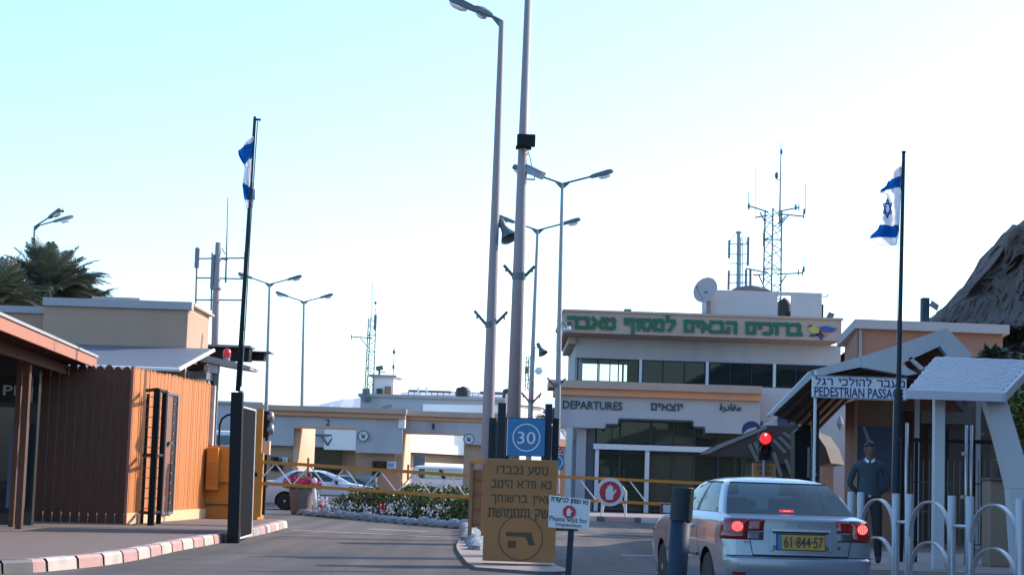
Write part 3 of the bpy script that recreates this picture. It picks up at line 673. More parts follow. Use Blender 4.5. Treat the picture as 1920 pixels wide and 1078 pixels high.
m = MB().mat(M['terracotta']); a, b = XX(1040,830,92), XX(1083,830,92); za, zb = ZZ(1060,837,92), ZZ(1060,822,92); m.prism([(a,91.7,za+.003),(b,91.7,za+.003),(b-.5,93,zb),(a,93,zb)], (0,.2,0)); build('roof', m, t)
m = MB().mat(M['winglass']); pbox(m, 1064, 1077, 880, 905, 91.93, .05); build('window', m, t)

# ================================================================== DEPARTURES HALL
Yd = 75.0
def departures():
    t = thing('departures_hall', 'two storey departures terminal with green welcome lettering and stepped glass entrance', 'building', (XX(1300,970,Yd), Yd, 0))
    Yu = 78.0
    def Z(py, Y): return ZZ(1317, py, Y)
    xl, xr = XX(1078,690,Yu), XX(1576,690,Yu)
    Zt = Z(640,Yu); Zw1 = Z(678,Yu); Zw0 = Z(722,Yu); Zl = Z(735,Yu)
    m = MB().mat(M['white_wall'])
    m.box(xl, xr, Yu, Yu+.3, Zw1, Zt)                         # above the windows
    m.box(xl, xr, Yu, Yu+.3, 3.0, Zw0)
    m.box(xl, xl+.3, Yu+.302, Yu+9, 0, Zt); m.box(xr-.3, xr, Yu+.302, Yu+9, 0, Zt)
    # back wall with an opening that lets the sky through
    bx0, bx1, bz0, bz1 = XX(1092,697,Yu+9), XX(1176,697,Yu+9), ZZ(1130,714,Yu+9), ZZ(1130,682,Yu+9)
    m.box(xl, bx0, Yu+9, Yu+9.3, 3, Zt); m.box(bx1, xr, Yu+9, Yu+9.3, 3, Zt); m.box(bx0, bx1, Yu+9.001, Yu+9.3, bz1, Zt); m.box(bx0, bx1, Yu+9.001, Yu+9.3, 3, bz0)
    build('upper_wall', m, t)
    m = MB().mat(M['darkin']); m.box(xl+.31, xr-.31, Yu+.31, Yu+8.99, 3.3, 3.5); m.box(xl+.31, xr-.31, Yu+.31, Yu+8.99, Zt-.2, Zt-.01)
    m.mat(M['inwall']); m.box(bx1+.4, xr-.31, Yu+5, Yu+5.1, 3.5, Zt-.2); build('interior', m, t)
    m = MB().mat(M['lampgrey'])
    for k in range(1, 4):
        x = bx0+(bx1-bx0)*(.36, .60, .88)[k-1]; w = .05 if k != 3 else .09
        m.box(x, x+w, Yu+8.9, Yu+8.98, bz0, bz1)
    build('back_window_frame', m, t)
    # roof band
    m = MB().mat(M['brownband'])
    bl, br = XX(1057,610,Yu-1.6), XX(1578,610,Yu-1.6); zb1, zb0 = Z(592,Yu-1.6), Z(631,Yu-1.6)
    m.box(bl, br, Yu-1.6, Yu+10, zb0, zb1); m.box(bl-.06, br+.06, Yu-1.68, Yu+10.06, zb1+.002, zb1+.09)
    m.prism([(bl+.05,Yu-1.5,zb0-.003),(br-.05,Yu-1.5,zb0-.003),(br-.2,Yu+.0,Zt+.003),(bl+.35,Yu+.0,Zt+.003)][:4], (0,.4,0))
    m.box(bl+.25, xl-.003, Yu-.2, Yu+8, Zt-.28, Zt-.0)
    build('roof_band', m, t)
    # windows
    for i, (a, b) in enumerate(((1082,1198),(1203,1323),(1329,1449),(1454,1568))):
        m = MB().mat(M['bluepost']); cy = 698+(a-1317)*.0; x0, x1 = XX(a,cy,Yu), XX(b,cy,Yu); fw = .05
        m.box(x0, x1, Yu-.04, Yu+.04, Zw0+.002, Zw0+fw); m.box(x0, x1, Yu-.04, Yu+.04, Zw1-fw, Zw1-.002); m.box(x0, x0+fw, Yu-.04, Yu+.04, Zw0+fw, Zw1-fw); m.box(x1-fw, x1, Yu-.04, Yu+.04, Zw0+fw, Zw1-fw)
        for k in (1, 2): x = x0+(x1-x0)*k/3; m.box(x-fw/2, x+fw/2, Yu-.04, Yu+.04, Zw0+fw, Zw1-fw)
        w = build('window', m, t)
        m = MB().mat(M['clearglass'] if i == 0 else M['winglass']); m.quad((x0,Yu,Zw0),(x1,Yu,Zw0),(x1,Yu,Zw1),(x0,Yu,Zw1)); build('pane', m, w)
        if i < 3:
            m = MB().mat(M['signwhite']); m.box(x1+.003, XX(b+5.5,cy,Yu)-.003, Yu-.06, Yu+.0, Zw0, Zw1); build('mullion', m, t)
    # lower volume
    Yl = Yd
    def Q(px, py): p = W(px, py, Yl); return (p.x, Yl, p.z)
    lx, rx = XX(1042,760,Yl), XX(1425,760,Yl); zc1 = ZZ(1235,719,Yl); zc2 = ZZ(1235,733,Yl); zc3 = ZZ(1235,746,Yl)
    m = MB().mat(M['brownband']); m.box(XX(1029,720,Yl), rx+.003, Yl-.5, Yu-.01, zc2+.003, zc1); build('cornice', m, t)
    m = MB().mat(M['orangeband']); m.box(XX(1040,735,Yl), rx+.001, Yl-.25, Yu-.02, zc3+.003, zc2); build('orange_band', m, t)
    m = MB().mat(M['white_wall'])
    def zz(py): return ZZ(1235, py, Yl)
    steps = [(1042,806),(1137,806),(1137,797),(1161,797),(1161,786),(1298,786),(1298,797),(1320,797),(1320,808),(1425,808)]
    xs = [XX(a,800,Yl) for a, b in steps]
    for (a, b), (c, d) in zip(steps, steps[1:]):
        if a != c: m.box(XX(a,800,Yl), XX(c,800,Yl), Yl, Yl+.35, zz(b), zc3)
    build('front_wall', m, t)
    m = MB().mat(M['letter'])   # dark edging round the stepped opening
    for (a, b), (c, d) in zip(steps[1:-1], steps[2:-1]):
        p, q = (XX(a,800,Yl), zz(b)), (XX(c,800,Yl), zz(d))
        if a != c: m.box(p[0]-.03, q[0]+.03, Yl-.03, Yl+.1, p[1]-.08, p[1]-.002)
        else: m.box(p[0]-.03 if b < d else p[0]-.05, p[0]+.05 if b < d else p[0]+.03, Yl-.03, Yl+.1, min(p[1],q[1])-.08, max(p[1],q[1])-.08)
    build('opening_trim', m, t)
    m = MB().mat(M['white_wall']); m.box(XX(1081,890,Yl), XX(1098,890,Yl), Yl+.4, Yl+.9, 0, zz(806)-.003); build('column', m, t)
    m = MB().mat(M['greyroof']); m.box(XX(1098,890,Yl)+.003, XX(1114,890,Yl), Yl+.7, Yl+1.2, 0, zz(806)-.003); build('side_wall', m, t)
    # glazing
    gy = Yl+1.0
    m = MB().mat(M['doorglass']); m.quad((XX(1114,850,gy),gy,.17),(XX(1430,850,gy),gy,.17),(XX(1430,850,gy),gy,zz(786)+.1),(XX(1114,850,gy),gy,zz(786)+.1)); build('glazing', m, t)
    m = MB().mat(M['letter'])
    for px in (1115, 1160, 1218, 1260, 1300, 1345, 1390): x = XX(px,850,gy-.02); m.box(x, x+.07, gy-.1, gy-.01, .17, zz(786)+.1)
    m.box(XX(1114,850,gy), XX(1430,850,gy), gy-.12, gy-.02, zz(852), zz(847)); build('glazing_frame', m, t)
    m = MB().mat(M['signwhite']); by = Yl+.1
    m.box(XX(1113,838,by), XX(1425,838,by), by, by+.5, ZZ(1235,845,by), ZZ(1235,835,by)); 
    m.box(XX(1115,900,by), XX(1122,900,by), by+.1, by+.35, .17, ZZ(1235,845,by)-.002); m.box(XX(1209,900,by), XX(1217,900,by), by+.1, by+.35, .17, ZZ(1235,845,by)-.002); build('portal_frame', m, t)
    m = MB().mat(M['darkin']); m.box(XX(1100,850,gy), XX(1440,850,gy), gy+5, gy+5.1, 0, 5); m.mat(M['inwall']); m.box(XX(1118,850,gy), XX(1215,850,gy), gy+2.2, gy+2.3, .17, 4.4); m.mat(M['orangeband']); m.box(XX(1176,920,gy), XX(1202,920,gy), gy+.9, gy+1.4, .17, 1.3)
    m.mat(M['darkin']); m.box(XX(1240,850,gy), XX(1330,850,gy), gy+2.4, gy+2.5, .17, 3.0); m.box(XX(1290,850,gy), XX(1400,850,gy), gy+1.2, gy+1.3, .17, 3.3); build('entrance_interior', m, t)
    # right wing
    wy = Yl+1.8
    m = MB().mat(M['white_wall']); m.box(XX(1425,760,wy), XX(1582,760,wy), wy, wy+1, 0, ZZ(1500,729,wy)); build('right_wing', m, t)
    # lettering
    by = Yu-1.6
    htext('welcome_text', 'ברוכים הבאים למסוף טאבה', 1066, 1502, 599.5, 623, by, M['green'], t, .07, .27)
    text('departures_text', 'DEPARTURES', 1055, 1167, 752, 767.5, Yl, M['letter'], t, .05, .015)
    htext('departures_text', 'יוצאים', 1221, 1279, 756.5, 769.5, Yl, M['letter'], t, .05, .22)
    text('departures_text', '\uFE93\u0631\u062F\uFE8E\uFED0\uFEE3', 1349, 1389, 756, 774, Yl, M['letter'], t, .05, .03)
    # coloured star emblem
    e = MB()
    def tri(m_, pts): e.mat(m_); P = [W(a, b, by) for a, b in pts]; e.prism([(p.x, by-.06, p.z) for p in P], (0,.06,0))
    tri(mat('emblem_yellow',(.45,.40,.10),.6), [(1524,607),(1534,617),(1540,622),(1533,629),(1521,624),(1514,618)][::-1])
    tri(mat('emblem_blue',(.04,.07,.30),.6), [(1537,613),(1548,611),(1569,616),(1560,623),(1541,622)])
    tri(M['navy'], [(1519,627),(1540,624),(1545,629),(1540,638),(1534,630),(1518,631)])
    tri(M['terracotta'], [(1535,618),(1545,623),(1552,630),(1545,629),(1536,624)])
    tri(M['brownwood'], [(1513,611),(1521,608),(1523,613),(1516,613)])
    build('emblem', e, t)
    m = MB().mat(M['lampgrey']); pbox(m, 1171, 1184, 579, 589, Yu, .6); build('roof_vent', m, t)
    m = MB().mat(M['signwhite']); c = W(1064, 616, by-.6); m.obox(c, (.12,-.05,.02), (.05,.2,0), (0,0,.07)); m.tube([c, c+Vector((-.1,.6,.3))], .03); build('camera', m, t)
    m = MB().mat(M['lampgrey']); m.obox(W(1556,594,by+2), (.08,0,.16), (0,.08,0), (.12,0,-.04)); build('roof_light', m, t)
departures()
def rooftop():
    Yr = 81.0
    t = thing('roof_plant_room', 'white roof plant room with a square opening on top of the departures hall', 'roof structure', W(1430,597,Yr))
    z0 = ZZ(1430,600,Yr); zt = ZZ(1430,546,Yr)
    m = MB().mat(M['white_wall'])
    xa, xa2 = XX(1319,598,Yr), XX(1334,548,Yr); xb, xc, xd = XX(1458,570,Yr), XX(1484,570,Yr), XX(1541,570,Yr)
    m.prism([(xa,Yr,z0),(xb,Yr,z0),(xb,Yr,zt),(xa2,Yr,zt)], (0,.25,0)); build('wall', m, t)
    m = MB().mat(M['white_wall']); m.box(xc, xd, Yr, Yr+.25, z0, zt-.14); build('wall', m, t)
    m = MB().mat(M['white_wall']); m.box(xb+.002, xd, Yr-.01, Yr+.25, zt-.138, zt); m.box(xd-.2, xd, Yr+.26, Yr+4, z0, zt-.05); m.box(xa2, xa2+.2, Yr+.26, Yr+4, z0, zt-.05); build('beam', m, t)
    m = MB().mat(M['bluepost']); m.tube([W(1542,556,Yr), W(1551,556,Yr), W(1553,551,Yr)], .03, 6); m.box(XX(1542,580,Yr), XX(1545,580,Yr), Yr+.1, Yr+.2, z0, ZZ(1544,570,Yr)); build('bracket', m, t)
    tank(1470, 558, 597, Yr+.9, 26, 'black water tank inside the opening of the roof plant room')
    # dish
    t = thing('satellite_dish', 'large grey satellite dish at the left end of the departures roof', 'satellite dish', W(1330,597,Yr-.6))
    c = W(1322,543,Yr-.6); m = MB().mat(mat('dish_grey',(.34,.33,.34),.6), True)
    ax = Vector((-.55,-.75,.30)).normalized(); u = ax.cross(Vector((0,0,1))).normalized(); v = u.cross(ax)
    R = .58; b = len(m.v); rings = 7; n = 28
    for i in range(rings):
        r = R*i/(rings-1)+.001
        for k in range(n): a = 2*math.pi*k/n; m.v.append(c+u*r*math.cos(a)+v*r*math.sin(a)+ax*(r*r*.35-.12))
    for i in range(rings-1):
        for k in range(n): k2 = (k+1) % n; m.face((i*n+k, i*n+k2, (i+1)*n+k2, (i+1)*n+k))
    d = build('reflector', m, t); s = d.modifiers.new('S','SOLIDIFY'); s.thickness = .03
    m = MB().mat(mat('dish_brown',(.22,.19,.18),.7)); q = c-ax*.15; m.tube([q, q+Vector((.12,.2,-.5)), Vector((q.x+.15,q.y+.3,z0))], [.14,.1,.09], 10); build('mount', m, t)
    m = MB().mat(M['lampgrey']); f = c+ax*.62+Vector((-.05,0,-.2)); m.tube([c+v*-.5, f], .015, 5); m.lathe(f, [(.03,0),(.05,.04),(.05,.1)], 8); build('feed_arm', m, t)
    # monopole with panel antennas
    Ym = 86.0
    t = thing('antenna_pole', 'short ringed monopole with tall panel antennas left of the big lattice mast', 'antenna pole', W(1385,560,Ym))
    m = MB().mat(M['steel']); m.tube([W(1384,560,Ym), W(1385,438,Ym)], [.095,.085], 12); m.lathe(W(1385,438,Ym), [(.15,0),(.15,.08),(.05,.12)], 12); build('pole', m, t)
    m = MB().mat(M['lampgrey']); 
    for py in (458, 477, 494, 515, 530):
        m.tube([W(1367,py,Ym), W(1404,py,Ym)], .025, 5)
    for k in range(28): py = 446+k*3.4; m.tube([W(1389,py,Ym-.3), W(1393,py,Ym-.3)], .014, 4)
    m.tube([W(1389,445,Ym-.3), W(1388,545,Ym-.3)], .015, 4); m.tube([W(1393,445,Ym-.3), W(1392,545,Ym-.3)], .015, 4)
    m.tube([W(1369,455,Ym), W(1372,444,Ym), W(1380,440,Ym)], .015, 4); m.tube([W(1401,460,Ym), W(1398,446,Ym), W(1390,440,Ym)], .015, 4)
    build('rungs', m, t)
    for (px, a, b) in ((1367.5,450,484),(1403,444,498),(1366.5,507,543),(1399,505,540)):
        m = MB().mat(M['greypanel']); pbox(m, px-2, px+2, a, b, Ym-.1, .14); build('panel_antenna', m, t)
    # big lattice mast
    Yk = 84.0
    t, R = lattice('lattice_mast', 'tall open lattice mast with antenna arms and whip on the departures roof', ((1447,560),(1450,393)), Yk, .46, .43, .42, M['lampgrey'], .026)
    A = []
    def arm(p, q, r=.04): A.append((p, q, r))
    for (p, q) in (((1441,398),(1404,386)),((1440,404),(1416,408)),((1459,397),(1498,389)),((1459,401),(1507,406)),((1436,420),(1425,398)),((1460,426),(1478,404)),((1460,421),(1472,406)),
                   ((1441,512),(1398,503)),((1437,514),(1412,516)),((1458,514),(1505,512)),((1432,536),(1422,514)),((1460,537),(1474,516))):
        m = MB().mat(M['lampgrey']); m.tube([W(*p,Yk), W(*q,Yk)], .035, 6); build('arm', m, t)
    m = MB().mat(M['lampgrey'])
    for (x, a, b, r) in ((1404,360,394,.02),(1417,314,412,.012),(1498,384,396,.03),(1507,400,410,.03),(1510,345,400,.018),(1508,480,508,.014),(1505,505,517,.03),(1497,505,516,.03),(1414,486,510,.012),(1431,430,462,.018),(1433,438,456,.03)):
        m.tube([W(x,b,Yk), W(x,a,Yk)], r, 5)
    for (x, y) in ((1404,388),(1508,398),(1507,506),(1492,390),(1407,520)): m.lathe(W(x,y,Yk)-Vector((0,0,.1)), [(.04,0),(.06,.08),(.04,.26)], 8)
    m.tube([W(1407,545,Yk), W(1407,505,Yk)], .06, 8); m.lathe(W(1408,545,Yk), [(.9,0),(.7,.12),(.3,.2),(.1,.24)], 20)
    build('aerials', m, t)
    m = MB().mat(M['lampgrey']); m.tube([W(1462,415,Yk), W(1464.5,268,Yk)], [.045,.02], 6); m.lathe(W(1465,290,Yk), [(.03,0),(.06,.05),(.06,.2),(.03,.25)], 8); m.lathe(W(1456,336,Yk), [(.03,0),(.08,.08),(.08,.25),(.03,.32)], 8); m.tube([W(1456,337,Yk), W(1463,337,Yk)], .02, 5); build('whip_antenna', m, t)
rooftop()

# ================================================================== RIGHT ORANGE BUILDING
Yo = 62.0
t = thing('orange_block', 'orange rendered block with a deep white parapet below the mountain', 'building', (XX(1740,800,Yo), Yo, 0))
zo = ZZ(1745,604,Yo); zo2 = ZZ(1745,621,Yo)
a = Vector((XX(1607,640,Yo),Yo,0)); b = Vector((XX(1886,640,Yo),Yo+.4,0)); c = Vector((XX(1584,640,70),70,0)); dd = Vector((b.x+1,71,0))
m = MB().mat(M['orange_render']); m.prism([a,b,dd,c], (0,0,zo2)); build('wall', m, t)
m = MB().mat(M['parapet']); m.prism([a+Vector((-.13,-.3,zo2+.003)), b+Vector((.15,-.3,zo2+.003)), dd+Vector((.2,.3,zo2+.003)), c+Vector((-.25,.3,zo2+.003))], (0,0,zo-zo2)); build('parapet', m, t)
m = MB().mat(M['steel']); x = XX(1612,700,Yo); m.tube([(x,Yo-.06,.2),(x,Yo-.06,zo2)], .05); build('drain_pipe', m, t)
for i in range(5):
    m = MB().mat(M['winglass']); px = 1640+i*48; pbox(m, px, px+26, 760, 830, Yo-.06, .05); build('window', m, t)
t = thing('roof_vent', 'tall square roof duct with a small camera on the orange block', 'roof vent', W(1737,600,Yo+2))
m = MB().mat(M['bluepost']); pbox(m, 1730, 1743, 558, 603, Yo+2, .4); build('duct', m, t)
m = MB().mat(M['lampgrey']); m.obox(W(1752,573,Yo+2), (.12,0,-.08), (0,.08,0), (.03,0,.09)); m.tube([W(1743,571,Yo+2), W(1752,572,Yo+2)], .03); build('camera', m, t)

# ================================================================== LEFT BEIGE BUILDING
def left_building():
    t = thing('beige_building', 'beige flat roofed building with grey parapet behind the orange plank fence', 'building', (XX(200,700,55), 55, 0))
    Y0, Y1 = 55.0, 58.9
    x0, x1 = XX(79,640,Y0), XX(350,640,Y0); zt = ZZ(215,562,Y0); zp = ZZ(215,577,Y0)
    m = MB().mat(M['beige']); m.box(x0, x1, Y0, Y1, 0, zp); build('wall', m, t)
    m = MB().mat(M['parapet']); m.box(x0-.02, x1+.12, Y0-.12, Y0+.25, zp+.003, zt); build('parapet', m, t)
    m = MB().mat(M['beige']); m.box(-30, x0-.003, Y0+1, Y1+4, 0, ZZ(40,587,Y0+1)); build('side_wing', m, t)
    m = MB().mat(M['parapet']); m.box(-30.1, x0-.025, Y0+.9, Y1+4.1, ZZ(40,587,Y0+1)+.003, ZZ(40,574,Y0+1)); build('side_parapet', m, t)
    m = MB().mat(M['parapet']); pbox(m, 172, 262, 557, 562, Y0+1.5, 1.5); build('roof_hatch', m, t)
    # sloping eave board on the sunlit side
    m = MB().mat(M['peach']); m.box(x0, x1-.003, Y0+.253, Y1, zp+.003, zt-.1); m.mat(M['brownband']); m.box(x0, x1+.14, Y0+.253, Y1+.15, zt-.097, zt-.02); build('eave', m, t)
    # lean-to roof towards the fence
    za, zb = ZZ(240,655,Y0), ZZ(240,692,50.5); xr = XX(340,690,50.5)
    m = MB().mat(M['greyroof']); m.prism([(-16,Y0-.01,za),(xr+.05,Y0-.01,za),(xr-.1,50.5,zb),(-16,50.5,zb)], (0,0,.1)); build('lean_to_roof', m, t)
    m = MB().mat(M['white_wall_lit']); m.tube([(-16,50.45,zb+.03),(xr-.05,50.45,zb+.03),(xr+.14,Y0-.05,za+.05)], .055, 8); build('gutter', m, t)
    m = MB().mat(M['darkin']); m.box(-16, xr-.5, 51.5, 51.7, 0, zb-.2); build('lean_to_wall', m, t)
    # slatted vent and air conditioners on the sunlit side
    m = MB().mat(M['cageorange']); 
    for k in range(7): z = ZZ(365,664+k*5.5,58); m.box(x1+.02, x1+.13, Y0+.5, Y1-.3, z-.05, z-.01)
    build('slatted_vent', m, t)
    m = MB().mat(M['trim']); m.box(x1+.02, x1+.5, 55.3, 56.0, ZZ(360,695,56), ZZ(360,686,56)); build('lamp_box', m, t)
    m = MB().mat(M['steel']); m.box(x1+.02, x1+.6, 55.2, 56.6, ZZ(365,712,56), ZZ(365,699,56)); build('air_conditioner', m, t)
left_building()
t = thing('flat_awning', 'thin pale awning sloping out beside the beige building with a red beacon on it', 'awning', (XX(400,680,56.5), 56.5, 0))
m = MB().mat(M['parapet']); Ya = 56.3
P = [W(343,657,Ya), W(435,677,Ya), W(470,687,Ya), W(468,693,Ya), W(430,687,Ya), W(345,671,Ya)]
m.prism([(p.x, Ya, p.z) for p in P], (0,1.8,0)); build('slab', m, t)
m = MB().mat(M['signwhite']); P = [W(389,680,Ya), W(407,684,Ya), W(406,699,Ya), W(391,698,Ya)]; m.prism([(p.x, Ya+.1, p.z) for p in P], (0,.5,0)); build('bracket', m, t)
m = MB().mat(M['black']); x0, x1 = XX(391,760,Ya+.2), XX(398,760,Ya+.2); m.box(x0, x1, Ya+.2, Ya+.4, .1, ZZ(395,698,Ya)); build('column', m, t)
m = MB().mat(M['steel']); m.box(x1+.003, x1+.14, Ya+.2, Ya+.35, .1, ZZ(395,698,Ya)); build('column', m, t)
t = thing('warning_beacon', 'red dome beacon standing on the pale awning', 'beacon', W(425,676,Ya+.5))
c = W(425,676,Ya+.5); m = MB().mat(M['steel']); m.lathe(c, [(.1,0),(.1,.1)], 14); build('base', m, t)
m = MB().mat(mat('beacon_red',(.62,.02,.05),.25,coat=.5), True); m.lathe(c+Vector((0,0,.1)), [(.12,0),(.12,.17),(.09,.24),(.02,.27)], 16); build('dome', m, t)
t = thing('dark_canopy_beam', 'black overhead beam structure behind the flagpole', 'canopy beam', W(440,670,62))
m = MB().mat(M['black']); pbox(m, 372, 467, 650, 675, 62, .8); build('beam', m, t)
m = MB().mat(M['black']); pbox(m, 462, 495, 660, 675, 63, .6); build('beam', m, t)
m = MB().mat(M['steel']); pbox(m, 376, 470, 646, 650, 61.8, 1.2); pbox(m, 462, 507, 658, 660, 62.8, 1); build('top_rail', m, t)
m = MB().mat(M['black']); gz(380, 386, 675, 62.3, .2, m); build('post', m, t)
t = thing('caravan', 'far white coach with a cyan window band behind the yellow container', 'coach', (XX(415,830,92), 92, 0))
m = MB().mat(M['farcaravan']); pbox(m, 350, 447, 806, 872, 92, 2.4); build('body', m, t, bevel=.15)
m = MB().mat(glass('coach_glass',(.5,.7,.75),opac=.3,ocol=(.3,.45,.5)));  pbox(m, 352, 445, 815, 833, 91.95, .04); build('window_band', m, t)
for px in (370, 430):
    m = MB().mat(M['rubber']); c = W(px, 880, 91.9); m.lathe(Vector((c.x, 91.95, .5)), [(.2,0),(.5,0),(.5,.3),(.2,.3)], 16, 'Y'); build('wheel', m, t)
t = thing('curved_lamp', 'thin black swan neck lamp behind the black gate post', 'lamp', (XX(413,820,60), 60, 0))
m = MB().mat(M['black']); m.tube([(XX(412,820,60),60,0), W(412,796,60), W(416,785,60), W(426,778,60), W(438,776,60)], .035, 8); build('tube', m, t)

# cell phone pole
Yc = 70.0
t = thing('cell_pole', 'thick grey mobile phone pole with panel antennas behind the beige building', 'antenna pole', (XX(403,700,Yc), Yc, 0))
top = W(409.5,455,Yc); bt = W(400,780,Yc); k = (top.x-bt.x)/(top.z-bt.z); base = Vector((bt.x-k*bt.z, Yc, 0))
m = MB().mat(M['polepaint'], True); m.tube([base, W(405,560,Yc), top], [.15,.13,.11], 16); m.lathe(W(406,538,Yc), [(.13,-.12),(.18,-.1),(.18,.0),(.13,.03)], 12); build('pole', m, t)
for (a, b) in (((371,485),(460,484)), ((369,521),(460,523)), ((367,562),(455,563)), ((409,485),(427,487))):
    m = MB().mat(M['lampgrey']); m.tube([W(*a,Yc), W(*b,Yc)], .03, 6); build('arm', m, t)
for (px, a, b) in ((369,465,502),(398,477,541),(460,472,508),(459,508,536)):
    m = MB().mat(M['greypanel']); pbox(m, px-4 if px < 380 else px-3, px+4 if px < 380 else px+3, a, b, Yc-.1, .16); build('panel_antenna', m, t)
for (px, px2, a, b) in ((370,367,463,569),(398,396,474,582),(461,456,500,620)):
    m = MB().mat(M['lampgrey']); m.tube([W(px,a,Yc+.1), W(px2,b,Yc+.1)], .035, 6); build('antenna_pipe', m, t)
m = MB().mat(M['lampgrey']); m.tube([W(423,530,Yc), W(425,470,Yc), W(427,371,Yc)], [.04,.03,.015], 6); m.tube([W(416,465,Yc), W(421,475,Yc), W(426,477,Yc)], .02, 5); build('whip_antenna', m, t)
# ================================================================== STREET LAMPS
def luminaire(t, base, az, length, tilt, hl, armr=.035):
    d = Vector((math.cos(az)*math.cos(tilt), math.sin(az)*math.cos(tilt), math.sin(tilt)))
    e = base + d*length
    m = MB().mat(M['lampgrey']); m.tube([base, e], armr, 8)
    m.prism([base-Vector((0,0,.22)), base+Vector((0,0,.02)), base+d*.36+Vector((0,0,.02))], Vector((-math.sin(az), math.cos(az), 0))*.03)
    a = build('arm', m, t)
    sd_ = Vector((-math.sin(az), math.cos(az), 0)); up = sd_.cross(d).normalized()
    if up.z < 0: up = -up
    m = MB().mat(M['lampgrey'], True); secs = []
    for f, w, h0, h1 in ((0,.05,-.05,.05),(.12,.07,-.07,.07),(.4,.12,-.07,.08),(.75,.15,-.08,.09),(.93,.15,-.07,.08),(1,.12,-.05,.04)):
        c = e+d*hl*f; b = len(m.v)
        m.v += [c-sd_*w+up*h0, c+sd_*w+up*h0, c+sd_*w+up*(h0+h1)/2, c+sd_*w*.55+up*h1, c-sd_*w*.55+up*h1, c-sd_*w+up*(h0+h1)/2]; secs.append(b)
    for p, q in zip(secs, secs[1:]):
        for k in range(6): k2 = (k+1) % 6; m.face((p+k, p+k2, q+k2, q+k))
    m.face([secs[0]+k for k in range(5,-1,-1)]); m.face([secs[-1]+k for k in range(6)])
    h = build('lamp_head', m, t, recalc=True, angle=40)
    m = MB().mat(M['lens'], True); c = e+d*hl*.62-up*.10
    m.v = []; n = 12; b = 0
    for i, (rr, zz) in enumerate(((1,0),(.85,-.05),(.5,-.085))):
        for k in range(n): an = 2*math.pi*k/n; m.v.append(c+d*math.cos(an)*hl*.3*rr+sd_*math.sin(an)*.13*rr+up*zz)
    for i in range(2):
        for k in range(n): k2 = (k+1) % n; m.face((i*n+k, i*n+k2, (i+1)*n+k2, (i+1)*n+k))
    m.face([2*n+k for k in range(n)]); m.face([k for k in range(n)])
    build('lens', m, h, recalc=True)
def vbracket(t, c, L, r):
    m = MB().mat(M['lampgrey'])
    for s in (-1, 1): m.tube([c+Vector((s*r,0,0)), c+Vector((s*(r+L),0,L*1.1))], .04, 6); m.tube([c+Vector((s*(r+L*.75),0,L*.75)), c+Vector((s*(r+L*.78),0,L*.45))], .025, 5)
    m.lathe(c-Vector((0,0,.07)), [(r+.03,0),(r+.03,.14)], 14); return build('flag_bracket', m, t)
def lamp(label, top, bot, Y, r0, r1, arms, group, hl=.8, al=1.0, tilt=17, mat_='steel'):
    T, B = W(*top, Y), W(*bot, Y); k = (T.x-B.x)/(T.z-B.z); base = Vector((B.x-k*B.z, Y, 0))
    t = thing('street_lamp', label, 'street lamp', base, group)
    m = MB().mat(M[mat_], True); m.tube([base, base.lerp(T,.12), base.lerp(T,.121), T], [r0*1.15, r0*1.12, r0, r1], 16); build('pole', m, t, angle=40)
    m = MB().mat(M[mat_]); m.lathe(base, [(r0*2.2,0),(r0*2.2,.05),(r0*1.3,.05)], 12); build('base_plate', m, t)
    for az in arms: luminaire(t, T, math.radians(az), al, math.radians(tilt), hl)
    return t, T, base
GL = 'double arm street lamps along the road'
t, T, B = lamp('double arm street lamp nearest the departures hall, in front of its left corner', (1054.5,345), (1047,700), 63, .115, .055, (6,186), GL)
vbracket(t, W(1043,722,63), .22, .09)
m = MB().mat(M['lampgrey']); c = W(1052,603,63); m.tube([c, W(1059,607,63), W(1062,615,63)], .03, 6); m.tube([c, W(1044,601,63)], .03, 6); build('camera_bracket', m, t)
t, T, B = lamp('double arm street lamp with a horn speaker, right beside the thick mast', (1008,432), (999,660), 75, .12, .055, (4,184), GL)
vbracket(t, W(996,752,75), .3, .1)
def horn(t, c, s):
    m = MB().mat(M['lampgrey'], True); d = Vector((.45,-.35,-.82)).normalized(); u = d.cross(Vector((0,1,0))).normalized(); v = u.cross(d); b = 0
    pr = ((.10,-.32),(.11,-.1),(.09,-.08),(.14,.1),(.27,.34),(.28,.36)); n = 16
    for r, h in pr:
        for k in range(n): a = 2*math.pi*k/n; m.v.append(c+(u*r*math.cos(a)+v*r*math.sin(a)+d*h)*s)
    for i in range(len(pr)-1):
        for k in range(n): k2 = (k+1) % n; m.face((i*n+k, i*n+k2, (i+1)*n+k2, (i+1)*n+k))
    m.face(list(range(n))); m.tube([c-d*.1*s, c+Vector((-.35*s,0,.0))], .03*s, 6)
    return build('horn_speaker', m, t, recalc=True)
horn(t, W(1013,653,75), .75)
lamp('double arm street lamp left of the others, crossed by the left flagpole', (505.5,533), (500,733), 101, .13, .06, (5,185), GL)
lamp('smallest double arm street lamp, standing over lane 2 of the gate canopy', (570,566), (566.5,740), 112, .13, .06, (3,183), GL)
t, T, B = lamp('street lamp with two heads pointing right, rising out of the palm crown', (65,425), (63,478), 80, .1, .05, (-38,42), None, al=.95, hl=.95, tilt=20)
# tall near lamp
t, T, B = lamp('tall tapering lamp post left of the thick mast, its head cut by the photo top', (940.5,40), (913,855), 45, .155, .065, (172,118), None, al=.62, hl=.85, tilt=24, mat_='polepaint')
m = MB().mat(M['lampgrey'])
vbracket(t, W(919.5,609,45), .3, .1)
horn(t, W(946,429,45), .85)
